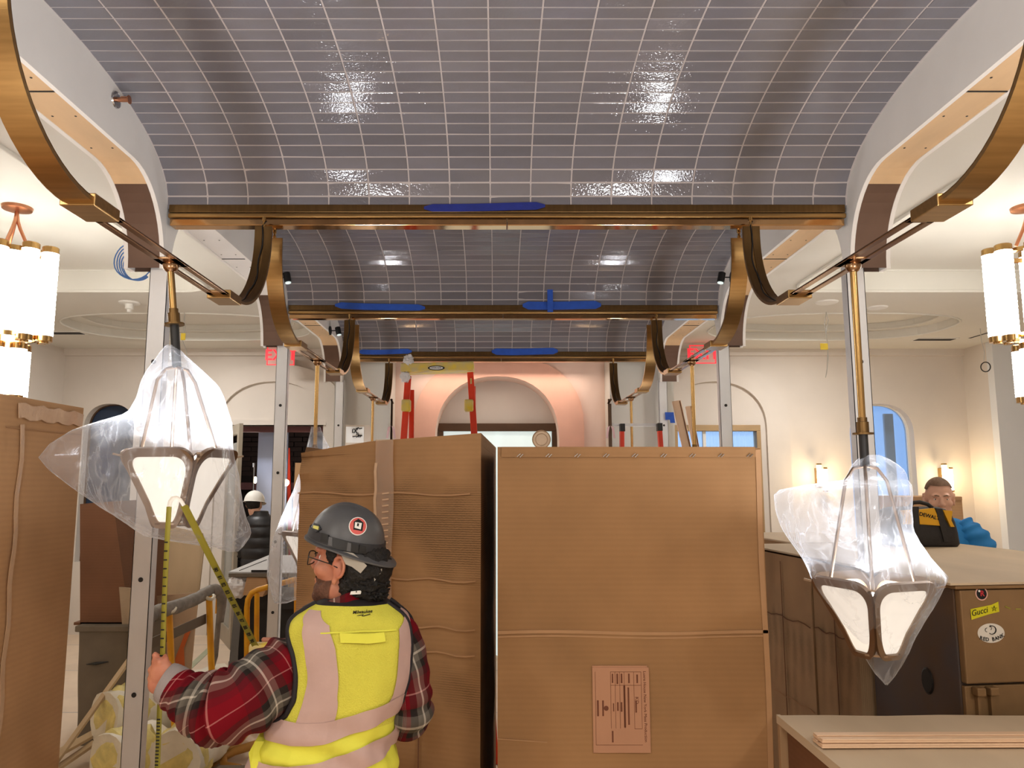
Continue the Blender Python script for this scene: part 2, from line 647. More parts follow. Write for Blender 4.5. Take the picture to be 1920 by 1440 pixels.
M_CARDT = mat('cardboard_top', (206, 184, 156), 0.75, var=0.08, scale=3, stretch=(1, 0.3, 1), spec=0.25)
M_CREASE = mat('cardboard_crease', (176, 134, 94), 0.7, var=0.06)
M_PAPER = mat('label_paper', (184, 134, 102), 0.6, var=0.04)
M_INK = mat('print_ink', (112, 64, 42), 0.8, var=0.02)
M_INKK = mat('black_ink', (16, 15, 15), 0.8, var=0.02)
M_WHITE = mat('white_paint', (240, 238, 232), 0.5, var=0.03)
M_TAPEC = glass('clear_parcel_tape', (0.92, 0.82, 0.70), 0.16, 0.10)
M_TAPES = mat('shiny_parcel_tape', (206, 172, 140), 0.14, var=0.08, scale=10, bump=0.6, bscale=22, coat=0.6)
M_FILM = film('polythene_film', 0.13)
M_SHADE = glow('lamp_linen', (1.0, 0.93, 0.82), 0.40, (226, 218, 204), 0.7)
M_LED = glow('led_white', (0.92, 0.95, 1.0), 85.0)
M_TUBE = glow('glass_tube_lit', (1.0, 0.97, 0.91), 6.6)
M_TUBED = glow('glass_tube_ridge', (1.0, 0.86, 0.62), 3.0)
M_SCONCE = glow('sconce_lit', (1.0, 0.80, 0.50), 9.0)
M_EXIT = glow('exit_red', (1.0, 0.015, 0.03), 0.8, (230, 40, 50))
M_EXITP = glow('exit_panel', (1.0, 0.25, 0.24), 0.02, (206, 160, 148))
M_SKIN = mat('skin', (206, 142, 112), 0.5, var=0.10, scale=14, bump=0.08, bscale=70, c2=(186, 112, 88))
M_SKIN2 = mat('skin_pale', (226, 176, 150), 0.5, var=0.06, scale=14)
M_HAIR = mat('hair_black', (20, 16, 14), 0.7, var=0.3, scale=50, bump=1.0, bscale=80)
M_BEARD = mat('beard_dark', (104, 70, 54), 0.8, var=0.3, scale=60, bump=0.5, bscale=140)
M_STUB = mat('hair_stubble', (120, 92, 72), 0.8, var=0.2, scale=60)
M_HELM = mat('helmet_charcoal', (80, 80, 82), 0.40, var=0.14, scale=8, bump=0.04, bscale=40)
M_HELMB = mat('helmet_band', (46, 46, 50), 0.5, var=0.1)
M_STRAPG = mat('strap_grey', (172, 164, 152), 0.6, var=0.06)
M_VEST = mat('vest_hi_vis', (222, 216, 78), 0.8, var=0.06, scale=9, bump=0.5, bscale=260)
M_VESTS = mat('vest_smooth', (230, 228, 78), 0.75, var=0.05, scale=9, bump=0.15, bscale=30)
M_REFL = mat('reflective_band', (196, 164, 156), 0.5, var=0.05, scale=12, bump=0.12, bscale=30)
M_PIPING = mat('piping_black', (26, 20, 26), 0.7, var=0.1)
M_PLAID = plaid('plaid_flannel')
M_PUFF = mat('puffer_black', (34, 33, 36), 0.42, var=0.15, scale=8, bump=0.3, bscale=14)
M_BLUEJ = mat('jacket_blue', (30, 128, 198), 0.7, var=0.08, scale=8, bump=0.25, bscale=16)
M_TROUS = mat('trousers_dark', (44, 44, 50), 0.8, var=0.1)
M_BAGK = mat('bag_black', (44, 40, 38), 0.7, var=0.12, scale=30, bump=0.15, bscale=90)
M_BAGY = mat('bag_yellow', (232, 172, 30), 0.6, var=0.08)
M_GANG = mat('gang_box_brown', (140, 108, 72), 0.45, metal=0.2, var=0.14, scale=4)
M_GANGL = mat('gang_box_scuffed', (96, 72, 52), 0.5, metal=0.15, var=0.2, scale=2.6, c2=(70, 74, 84))
M_PINE = mat('pine_moulding', (230, 194, 160), 0.6, var=0.06, scale=6, stretch=(0.2, 1, 1))
M_TAPEM = mat('tape_measure_yellow', (150, 142, 50), 0.4, var=0.06)
M_GREYC = mat('cart_grey', (120, 122, 122), 0.5, var=0.12, scale=6)
M_GREYL = mat('cart_lid', (196, 194, 192), 0.45, var=0.06)
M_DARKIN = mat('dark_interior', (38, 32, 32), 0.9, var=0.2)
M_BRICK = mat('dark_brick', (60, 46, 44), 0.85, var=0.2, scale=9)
M_LILAC = mat('pale_blue_panel', (176, 190, 226), 0.6, var=0.03)
M_PINKT = mat('pink_ribbon', (226, 188, 190), 0.5, var=0.06)
M_GLASSB = glass('glass_blue', (0.62, 0.80, 1.0), 0.30, 0.2)
M_GLASSD = glass('glass_dark', (0.10, 0.15, 0.26), 0.35, 0.05)
M_BLOCKGLOW = glow('glass_block_glow', (0.35, 0.62, 1.0), 0.30, (90, 130, 180))  # added blue glow standing in for reflections on some blocks
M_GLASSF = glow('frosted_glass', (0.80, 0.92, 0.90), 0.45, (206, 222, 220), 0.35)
M_LENS = glass('spectacle_lens', (0.95, 0.95, 0.98), 0.12, 0.03)
M_BOARDO = mat('orange_spray', (244, 128, 70), 0.7, var=0.1)
M_PLEXI = film('plastic_sheet', 0.42, (0.93, 0.84, 0.74))
M_STICKR = mat('sticker_red', (216, 92, 86), 0.5, var=0.05)
M_BINGREY = mat('grey_bin', (110, 98, 82), 0.7, var=0.14, scale=5)

def tile_mat():
    m = mat('tile_glaze', (124, 122, 131), 0.05, var=0.10, scale=3.0, c2=(114, 110, 110), rnd=0.10, spec=0.55)
    nt = m.node_tree
    b = nt.nodes['Principled BSDF']
    ge = N(nt, 'ShaderNodeNewGeometry')
    n1 = N(nt, 'ShaderNodeTexNoise')
    n1.inputs['Scale'].default_value = 100
    n1.inputs['Detail'].default_value = 2
    nt.links.new(ge.outputs['Position'], n1.inputs['Vector'])
    n0 = N(nt, 'ShaderNodeTexNoise')
    n0.inputs['Scale'].default_value = 7
    nt.links.new(ge.outputs['Position'], n0.inputs['Vector'])
    ml = N(nt, 'ShaderNodeMath', operation='MULTIPLY')
    nt.links.new(n1.outputs['Fac'], ml.inputs[0])
    nt.links.new(n0.outputs['Fac'], ml.inputs[1])
    bp = N(nt, 'ShaderNodeBump')
    bp.inputs['Strength'].default_value = 0.6
    bp.inputs['Distance'].default_value = 0.0026
    nt.links.new(ml.outputs[0], bp.inputs['Height'])
    nt.links.new(bp.outputs[0], b.inputs['Normal'])
    return m
M_TILE = tile_mat()
M_CUFF = mat("cuff_grey", (150, 140, 138), 0.9, var=0.12, scale=12, bump=0.3, bscale=40)
# ================================================================== SETTING
CX, W = 0.053, 1.633
RAILY = [1.38, 3.45, 5.53, 7.60]
ZS = CAMZ + 1.307          # vault springing
RISE = 0.353
ZC = CAMZ + 1.72           # main ceiling
ZT = ZC + 0.20             # raised trays
YB = 9.8                   # back wall
XL, XR = -5.72, 6.20

def ssq(cx, cy, rx, ry, e=2.6, n=40):
    out = []
    for k in range(n):
        a = 2 * pi * k / n
        c, s = math.cos(a), math.sin(a)
        out.append((cx + rx * math.copysign(abs(c) ** (2 / e), c), cy + ry * math.copysign(abs(s) ** (2 / e), s)))
    return out
def rrect(x0, x1, y0, y1, r, n=6):
    out = []
    for cx, cy, a0 in ((x1 - r, y1 - r, 0), (x0 + r, y1 - r, pi / 2), (x0 + r, y0 + r, pi), (x1 - r, y0 + r, 1.5 * pi)):
        out += [(cx + r * math.cos(a0 + pi / 2 * k / n), cy + r * math.sin(a0 + pi / 2 * k / n)) for k in range(n + 1)]
    return out
def arch(xc, hw, zb, zt, e=2.3, n=22, rise=None):
    """arch outline (x, z): flat bottom at zb, superelliptic head reaching zt"""
    rise = rise or hw
    pts = [(xc - hw, zb), (xc + hw, zb)]
    for k in range(n + 1):
        a = pi * k / n
        c, s = math.cos(a), math.sin(a)
        pts.append((xc + hw * math.copysign(abs(c) ** (2 / e), c), zt - rise + rise * abs(s) ** (2 / e)))
    return pts

# floor
mb = MB().box(-7.5, 8.2, -5.0, 14.0, -0.12, 0.0)
floor = struct('floor', mb, M_FLOOR)
tagit(floor, 'dusty beige concrete floor of the hall', 'floor')
mb = MB()
for px, py, qx, qy in ((345, 1262, 395, 1215), (415, 1160, 470, 1120)):
    a, b = Qz(px, py, 0.0), Qz(qx, qy, 0.0)
    mb.bar(a + V((0, 0, .002)), b + V((0, 0, .002)), 0.07, 0.004)
obj('chalk_line', mb, mat('floor_green_mark', (176, 178, 150), 0.8), floor)
for k, yy in enumerate((5.2, 6.6, 8.0, 9.2)):
    obj('floor_joint', MB().box(-5.6, 6.0, yy, yy + 0.012, 0.0, 0.0012), M_GROUT, floor)

# ceiling with raised trays and oval recesses
trays = [rrect(CX - 5.45, CX - 2.62, -2.4, 6.69, 0.3), rrect(CX + 2.62, CX + 5.45, -2.4, 6.69, 0.3)]
ovals = [ssq(CX - 3.55, 8.36, 1.35, 0.76), ssq(CX + 3.75, 8.36, 1.35, 0.76)]
canopy = [(CX - W - 0.02, -0.8), (CX + W + 0.02, -0.8), (CX + W + 0.02, 7.66), (CX - W - 0.02, 7.66)]
mb = MB()
mb.plate([[(-7.5, -5.0), (8.2, -5.0), (8.2, 14.0), (-7.5, 14.0)]] + trays + ovals + [canopy],
         lambda a, b: (a, b, ZC), (0, 0, 1), 0.05)
for t in trays:
    mb.plate([t], lambda a, b: (a, b, ZT), (0, 0, 1), 0.03)
    n = len(t)
    for k in range(n):
        a, b = t[k], t[(k + 1) % n]
        mb.add([(*a, ZC + .05), (*b, ZC + .05), (*b, ZT), (*a, ZT)], [(0, 1, 2, 3)])
for t in ovals:
    c = (sum(p[0] for p in t) / len(t), sum(p[1] for p in t) / len(t))
    t2 = [(c[0] + (p[0] - c[0]) * 0.86, c[1] + (p[1] - c[1]) * 0.82) for p in t]
    mb.plate([t, t2], lambda a, b: (a, b, ZC + 0.09), (0, 0, 1), 0.03)
    mb.plate([t2], lambda a, b: (a, b, ZC + 0.16), (0, 0, 1), 0.03)
    n = len(t)
    for k in range(n):
        for tt, z0, z1 in ((t, ZC + .05, ZC + 0.09), (t2, ZC + 0.12, ZC + 0.16)):
            a, b = tt[k], tt[(k + 1) % n]
            mb.add([(*a, z0), (*b, z0), (*b, z1), (*a, z1)], [(0, 1, 2, 3)])
mb.box(CX - W - 0.1, CX + W + 0.1, -0.9, 7.75, ZC + 0.12, ZC + 0.16)
ceil = struct('ceiling', mb, M_CEIL)
tagit(ceil, 'white plaster ceiling with raised trays and oval recesses', 'ceiling')
for t in trays:
    tt = [(x, y, ZC - 0.004) for x, y in t]
    obj('tray_moulding', MB().tube(tt, 0.014, 6, closed=True), M_CEIL, ceil, smooth=60)
    tt = [(x, y, ZT - 0.004) for x, y in t]
    obj('tray_moulding', MB().tube(tt, 0.014, 6, closed=True), M_CEIL, ceil, smooth=60)

for t in ovals:
    obj('recess_moulding', MB().tube([(x, y, ZC - .002) for x, y in t], 0.012, 6, closed=True), M_CEIL, ceil, smooth=60)
    c = (sum(p[0] for p in t) / len(t), sum(p[1] for p in t) / len(t))
    obj('recess_moulding', MB().tube([(c[0] + (x - c[0]) * .86, c[1] + (y - c[1]) * .82, ZC + .088) for x, y in t], 0.012, 6, closed=True), M_CEIL, ceil, smooth=60)
# walls
for nm, b_, lb in (('wall_left', (XL - 0.15, XL, -5.0, YB), 'cream left side wall with a shallow arched recess'),
                   ('wall_right', (XR, XR + 0.15, 9.32, YB), 'short warm cream return at the right end of the back wall'),
                   ('wall_front', (-7.5, 8.2, -5.15, -5.0), 'cream wall behind the photographer')):
    tagit(struct(nm, MB().box(b_[0], b_[1], b_[2], b_[3], 0, ZC), M_WALL), lb, 'wall')
tagit(struct('wall_right_return', MB().box(XR, 8.2, 9.20, 9.32, 0, ZC), M_WALLR), 'pale grey wall stepping forward at the far right', 'wall')
tagit(struct('wall_right_side', MB().box(8.05, 8.2, -5.0, 9.2, 0, ZC), M_WALLR), 'pale grey right side wall out of the frame', 'wall')

def bxz(px, py, d=YB):
    q = Q(px, py, d)
    return q.x, q.z
# back wall with the openings of the two doorways and two arched windows
dl0, dlz = bxz(428, 797); dl1 = bxz(606, 797)[0]
dr0, drz = bxz(1262, 797); dr1 = bxz(1424, 797)[0]
wlx, wlz = bxz(207, 757); wrx, wrz = bxz(1650, 757)
o_dl = [(dl0, 0.0), (dl1, 0.0), (dl1, dlz), (dl0, dlz)]
o_dr = [(dr0, 0.0), (dr1, 0.0), (dr1, drz), (dr0, drz)]
o_wl = arch(wlx, 0.33, 0.9, wlz, rise=0.33)
o_wr = arch(wrx, 0.42, 0.75, wrz, rise=0.40)
outer = [(XL - .1, -0.01), (dl0, -0.01), (dl0, dlz), (dl1, dlz), (dl1, -0.01), (dr0, -0.01), (dr0, drz), (dr1, drz), (dr1, -0.01), (XR + .1, -0.01), (XR + .1, ZC), (XL - .1, ZC)]
mb = MB().plate([outer, o_wl, o_wr], lambda a, b: (a, YB, b), (0, 1, 0), 0.22)
wall_back = struct('wall_back', mb, M_WALL)
tagit(wall_back, 'cream plaster back wall pierced by two doorways and two arched windows', 'wall')
# shallow double arch reveals round the doorways: raised outer face with an arched cut
for k, (xc, hw, zt) in enumerate(((bxz(514, 716)[0], 0.72, bxz(514, 716)[1]), (bxz(1338, 716)[0], 0.66, bxz(1338, 716)[1]))):
    big = arch(xc, hw + 0.30, 0.0, zt + 0.24, e=2.2, rise=hw + 0.14)
    small = arch(xc, hw, 0.0, zt, e=2.2, rise=hw * 0.9)
    ring = big[1:] + big[:1] + small[:1] + list(reversed(small[1:]))
    obj('arch_surround', MB().plate([ring], lambda a, b: (a, YB - 0.05, b), (0, 1, 0), 0.05), M_WALL, wall_back)
    obj('cornice', MB().box(XL if k == 0 else CX + 1.5, (CX - 1.5) if k == 0 else XR, YB - 0.05, YB, ZC - 0.09, ZC), M_WALL, wall_back)
# rooms beyond the back wall
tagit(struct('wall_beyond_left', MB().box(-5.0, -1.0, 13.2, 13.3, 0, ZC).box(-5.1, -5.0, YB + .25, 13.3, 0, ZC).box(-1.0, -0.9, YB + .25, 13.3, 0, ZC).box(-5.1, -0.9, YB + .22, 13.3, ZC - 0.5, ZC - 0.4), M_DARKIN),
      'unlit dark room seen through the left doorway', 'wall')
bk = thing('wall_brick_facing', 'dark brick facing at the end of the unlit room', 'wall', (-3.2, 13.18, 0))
bk['kind'] = 'structure'
bm_ = None
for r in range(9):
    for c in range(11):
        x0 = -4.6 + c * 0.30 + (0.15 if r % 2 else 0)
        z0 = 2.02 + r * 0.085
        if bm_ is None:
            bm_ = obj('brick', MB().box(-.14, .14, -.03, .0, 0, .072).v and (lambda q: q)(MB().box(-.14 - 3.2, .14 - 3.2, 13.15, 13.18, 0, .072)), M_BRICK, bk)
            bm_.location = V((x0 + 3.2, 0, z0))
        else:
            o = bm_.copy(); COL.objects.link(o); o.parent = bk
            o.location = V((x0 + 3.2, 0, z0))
obj('door_head', MB().box(dl0, dl1, 10.12, 10.22, dlz - .07, dlz + .15), mat('mauve_head', (132, 88, 90), 0.8), bk)
obj('mauve_lintel', MB().box(-4.7, -1.1, 12.9, 13.0, 1.78, 1.9), mat('mauve_paint', (120, 82, 86), 0.8), bk)
tagit(struct('trim_1', MB().box(dl0 - .02, dl1 + .04, YB - .03, YB + .2, dlz - 0.0, dlz + .07), M_WALL), 'cream timber head over the left doorway', 'trim')
# arched windows
def win(name, o2, xc, dark, lab):
    t = thing(name, lab, 'window', (xc, YB + 0.1, 0))
    t['kind'] = 'structure'
    cx = sum(p[0] for p in o2) / len(o2); cz = sum(p[1] for p in o2) / len(o2)
    inn = [(cx + (p[0] - cx) * 0.93, cz + (p[1] - cz) * 0.95) for p in o2]
    obj('window_frame', MB().plate([o2, inn], lambda a, b: (a, YB + 0.12, b), (0, 1, 0), 0.05), M_DOOR if dark else M_WHITE, t)
    obj('pane', MB().plate([inn], lambda a, b: (a, YB + 0.14, b), (0, 1, 0), 0.01), M_GLASSD if dark else M_GLASSB, t)
    return t
win('window_1', o_wl, wlx, True, 'small dark arched window in the left part of the back wall')
wr = win('window_2', o_wr, wrx, False, 'arched daylit window between the two lit sconces')
obj('mullion', MB().box(wrx + .12, wrx + .24, YB + .15, YB + .19, .75, wrz - .12), mat('slate_mullion', (120, 132, 150), 0.6), wr)
# dark neighbouring facade outside the left window
nf = struct('exterior_facade', MB().box(-7.4, -5.0, 12.0, 12.1, 0, 4.2), M_BRICK)
tagit(nf, 'night-dark facade outside the small left window', 'facade')
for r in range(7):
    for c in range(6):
        obj('glass_block', MB().box(-7.0 + c * .22, -6.82 + c * .22, 11.96, 12.0, 2.0 + r * .13, 2.1 + r * .13), M_BLOCKGLOW if (r * 7 + c * 5) % 4 == 0 or (r < 3 and c > 2) else M_GLASSD, nf)

# centre: pilasters, soffit and peach niche wall
y0 = 7.78
xa, xb = Q(733, 700, y0).x, Q(1143, 700, y0).x
zsof = Q(935, 679, 8.15).z
pa, pb = Q(628, 700, y0).x, Q(1262, 700, y0).x
tagit(struct('wall_pilaster_left', MB().box(pa, xa, y0, y0 + .5, 0, zsof + .1), M_CEIL), 'white pier left of the peach niche', 'wall')
tagit(struct('wall_pilaster_right', MB().box(xb, pb, y0, y0 + .5, 0, zsof + .1), M_CEIL), 'white pier right of the peach niche', 'wall')
tagit(struct('ceiling_soffit', MB().box(pa, pb, 7.68, 8.6, zsof, ZC), M_CEIL), 'white soffit over the peach niche', 'ceiling')
yn = 8.15
def nxz(px, py): 
    q = Q(px, py, yn); return q.x, q.z
nx, nz = nxz(932, 706)
hw = nxz(1048, 800)[0] - nx
inner = arch(nx, hw, 0.0, nz, e=2.25, rise=hw * 1.02)
ringo = arch(nx + .02, hw + .25, 0.0, nz + .24, e=2.25, rise=hw * 1.15)
o_ = [(xa - .1, 0.0), (nx - hw, 0.0)] + list(reversed(inner[2:])) + [(nx + hw, 0.0), (xb + .1, 0.0), (xb + .1, zsof), (xa - .1, zsof)]
wn = struct('wall_niche', MB().plate([o_], lambda a, b: (a, yn, b), (0, 1, 0), 0.35), M_PEACH)
tagit(wn, 'peach painted wall with a stepped arch around the far doorway', 'wall')
ring = ringo[1:] + ringo[:1] + inner[:1] + list(reversed(inner[1:]))
ring = [(a, min(b, zsof)) for a, b in ring]
obj('arch_band', MB().plate([ring], lambda a, b: (a, yn - 0.035, b), (0, 1, 0), 0.035), mat('peach_band', (246, 192, 168), 0.8, var=0.03), wn)
tagit(struct('wall_lunette', MB().box(nx - hw - .1, nx + hw + .1, yn + .35, yn + .45, bxz(0, 797, yn + .4)[1], 3.4), M_WALL), 'greige plaster lunette above the far door', 'wall')
# far door with bronze frame
fd = thing('door_1', 'bronze framed door with frosted glass under the peach arch', 'door', (nx, yn + .3, 0))
fd['kind'] = 'structure'
fx0, fz = Q(822, 794, yn + .3).x, Q(822, 794, yn + .3).z
fx1 = Q(1044, 794, yn + .3).x
obj('door_frame', MB().box(fx0, fx1, yn + .26, yn + .36, fz - .09, fz).box(fx0, fx0 + .06, yn + .26, yn + .36, 0, fz - .09).box(fx1 - .06, fx1, yn + .26, yn + .36, 0, fz - .09), M_DOOR, fd, bevel=.006)
obj('pane', MB().box(fx0 + .06, (fx0 + fx1) / 2 - .01, yn + .30, yn + .32, .05, fz - .09), M_GLASSF, fd)
obj('pane', MB().box((fx0 + fx1) / 2 + .01, fx1 - .06, yn + .30, yn + .32, .05, fz - .09), M_GLASSF, fd)
obj('meeting_stile', MB().box((fx0 + fx1) / 2 - .01, (fx0 + fx1) / 2 + .01, yn + .29, yn + .33, .05, fz - .09), M_GLASSF, fd)
c = Q(1015, 824, yn + .25)
rs = thing('round_sign', 'round cream plaque hung on the far frosted glass door', 'sign', c)
obj('disc', MB().lathe([(0.10, 0), (0.10, .015), (0.0, .015)], frame(c, (1, 0, 0), (0, 0, 1)), 32), mat('plaque_cream', (226, 210, 186), 0.6), rs)
obj('rim', MB().tube([c + V((.10 * math.cos(a), -.015, .10 * math.sin(a))) for a in [2 * pi * k / 32 for k in range(32)]], .006, 6, closed=True), mat('plaque_rim', (170, 146, 116), 0.6), rs, smooth=60)
obj('rim', MB().tube([c + V((.066 * math.cos(a), -.016, .066 * math.sin(a))) for a in [2 * pi * k / 32 for k in range(32)]], .004, 6, closed=True), mat('plaque_ring', (190, 168, 138), 0.6), rs, smooth=60)
# right doorway: bronze frame with ribbed blue glass
rd = thing('door_2', 'tan framed glazed door with ribbed blue glass at the back right', 'door', ((dr0 + dr1) / 2, YB, 0))
rd['kind'] = 'structure'
fr = mat('tan_frame', (170, 142, 104), 0.5, metal=0.3)
obj('door_frame', MB().box(dr0, dr1, YB - .04, YB + .1, drz - .08, drz).box(dr0, dr0 + .05, YB - .04, YB + .1, 0, drz - .08).box(dr1 - .055, dr1, YB - .04, YB + .1, 0, drz - .08), fr, rd, bevel=.005)
mb = MB()
n = 46
xs = [lerp(dr0 + .05, dr1 - .055, k / n) for k in range(n + 1)]
mb.loft([[V((x, YB + .03 + (0.006 if k % 2 else 0), z)) for k, x in enumerate(xs)] for z in (0.1, drz - .08)], loop=False)
obj('pane', mb, M_GLASSB, rd)
for fxx in (0.36, 0.66):
    obj('mullion', MB().box(lerp(dr0, dr1, fxx) - .02, lerp(dr0, dr1, fxx) + .02, YB + .01, YB + .05, 0.1, drz - .08), M_WHITE, rd)
# left doorway: open leaf and pale blue panel inside
ld = thing('door_3', 'open grey door leaf at the dark left doorway', 'door', (dl0, YB, 0))
ld['kind'] = 'structure'
a, b = Q(430, 802, 9.72), Q(452, 812, 8.95)
ax, bx_ = V((a.x, a.y, 0)), V((b.x, b.y, 0))
mb = MB()
for z0, z1, t0, t1 in ((0, a.z, 0, .14), (0, a.z, .86, 1), (a.z - .12, a.z, .14, .86), (0, .2, .14, .86)):
    p, q = ax.lerp(bx_, t0), ax.lerp(bx_, t1)
    mb.bar(p + V((0, 0, (z0 + z1) / 2)), q + V((0, 0, (z0 + z1) / 2)), .045, z1 - z0)
obj('door_leaf', mb, mat('door_grey', (168, 158, 142), 0.5, metal=.2), ld)
p, q = ax.lerp(bx_, .14), ax.lerp(bx_, .86)
obj('pane', MB().bar(p + V((0, 0, 1.25)), q + V((0, 0, 1.25)), .01, a.z - .32), M_GLASSF if False else glass('door_glass', (.7, .72, .7), .5), ld)
lp = thing('blue_panel', 'tall pale blue sheet standing inside the left doorway', 'panel', Q(520, 1000, 10.4) * V((1, 1, 0)))
a, b = Q(485, 803, 10.4), Q(541, 803, 10.4)
obj('sheet', MB().box(a.x, b.x, 10.4, 10.44, 0.0, a.z), M_LILAC, lp, bevel=.004)
obj('switch', MB().box(a.x + .22, a.x + .27, 10.385, 10.4, 1.45, 1.50), M_BLACK, lp)

# ------------------------------------------------------------------ tiled vaults
def vault_curve(ya, yb, n=400):
    """points (y, z) from the far springing over the crown to the near springing, with arc length"""
    yc, h = (ya + yb) / 2, (yb - ya) / 2
    pts, L = [], [0.0]
    e = 2.2
    for k in range(n + 1):
        a = pi * k / n
        c, s = math.cos(a), math.sin(a)
        pts.append((yc + h * math.copysign(abs(c) ** (2 / e), c), ZS + RISE * abs(s) ** (2 / e)))
        if k:
            L.append(L[-1] + math.hypot(pts[-1][0] - pts[-2][0], pts[-1][1] - pts[-2][1]))
    return pts, L
def at_len(pts, L, s):
    lo = 0
    hi = len(L) - 1
    while hi - lo > 1:
        m = (lo + hi) // 2
        if L[m] <= s: lo = m
        else: hi = m
    t = (s - L[lo]) / max(1e-9, L[hi] - L[lo])
    return V((0, lerp(pts[lo][0], pts[hi][0], t), lerp(pts[lo][1], pts[hi][1], t))), V((0, pts[hi][0] - pts[lo][0], pts[hi][1] - pts[lo][1])).normalized()
PX, PY = 0.194, 0.0641
def tile_mb(w_, h_):
    a, b, t, c = w_ / 2, h_ / 2, 0.0048, 0.0016
    vs = [(-a, -b, 0), (a, -b, 0), (a, b, 0), (-a, b, 0), (-a, -b, t - c), (a, -b, t - c), (a, b, t - c), (-a, b, t - c),
          (-a + c, -b + c, t), (a - c, -b + c, t), (a - c, b - c, t), (-a + c, b - c, t)]
    fs = [(3, 2, 1, 0), (0, 1, 5, 4), (1, 2, 6, 5), (2, 3, 7, 6), (3, 0, 4, 7), (4, 5, 9, 8), (5, 6, 10, 9), (6, 7, 11, 10), (7, 4, 8, 11), (8, 9, 10, 11)]
    return vs, fs
def raw_mesh(name, vs, fs, m):
    me = bpy.data.meshes.new(name)
    me.from_pydata([tuple(v) for v in vs], [], fs)
    me.materials.append(m)
    me.update()
    return me
TV, TF = tile_mb(PX - 0.007, PY - 0.006)
TCV, TCF = tile_mb(PX * 0.82 - 0.007, PY - 0.006)
ME_TILE = raw_mesh('tile', TV, TF, M_TILE)
ME_TILEC = raw_mesh('tile_cut', TCV, TCF, M_TILE)
LABV = ['grey tiled barrel vault nearest the camera, above the tall cartons', 'second grey tiled barrel vault, behind the first brass beam',
        'farthest small strip of grey tiled vault before the peach niche']
for k in range(3):
    ya, yb = RAILY[k] + 0.06, RAILY[k + 1]
    pts, L = vault_curve(ya, yb)
    t = thing('ceiling_vault', LABV[k], 'ceiling', (CX, yb, ZS))
    t['kind'] = 'structure'
    rings = [[V((CX - W, y, z)), V((CX + W, y, z))] for y, z in pts[::4]]
    rings2 = [[V((CX - W, y, z + 0.04)), V((CX + W, y, z + 0.04))] for y, z in pts[::4]]
    mb = MB().loft(rings, loop=False)
    mb.loft(rings2, loop=False)
    obj('grout_bed', mb, M_GROUT, t, smooth=60)
    rest = MB()
    cnt = 0
    nrow = int(L[-1] / PY)
    rows_vis = 17 if k < 2 else 10
    for r in range(nrow):
        s = (r + 0.5) * PY - 0.02
        if s < 0.012:
            s = 0.012
        p, d = at_len(pts, L, s)
        nrm = V((1, 0, 0)).cross(d).normalized()
        if nrm.z > 0:
            nrm = -nrm
        for c in range(17):
            last = c == 16
            xx = CX - W + (c + 0.5) * PX - (0.09 * PX if last else 0)
            Rm = Matrix((V((1, 0, 0)), nrm.cross(V((1, 0, 0))), nrm)).transposed()
            Rm = Rm @ Matrix.Rotation(random.gauss(0, 0.007), 3, 'X') @ Matrix.Rotation(random.gauss(0, 0.006), 3, 'Y')
            pos = V((xx, p.y, p.z)) + nrm * -0.002
            M = Matrix.Translation(pos) @ Rm.to_4x4()
            if r < rows_vis:
                o = bpy.data.objects.new('tile', ME_TILEC if last else ME_TILE)
                COL.objects.link(o)
                o.parent = t
                o.matrix_local = Matrix.Translation(-t.location) @ M
            else:
                rest.add([M @ V(v) for v in (TCV if last else TV)], TF)
    o = obj('tile_field', rest, M_TILE, t)
    o['kind'] = 'stuff'

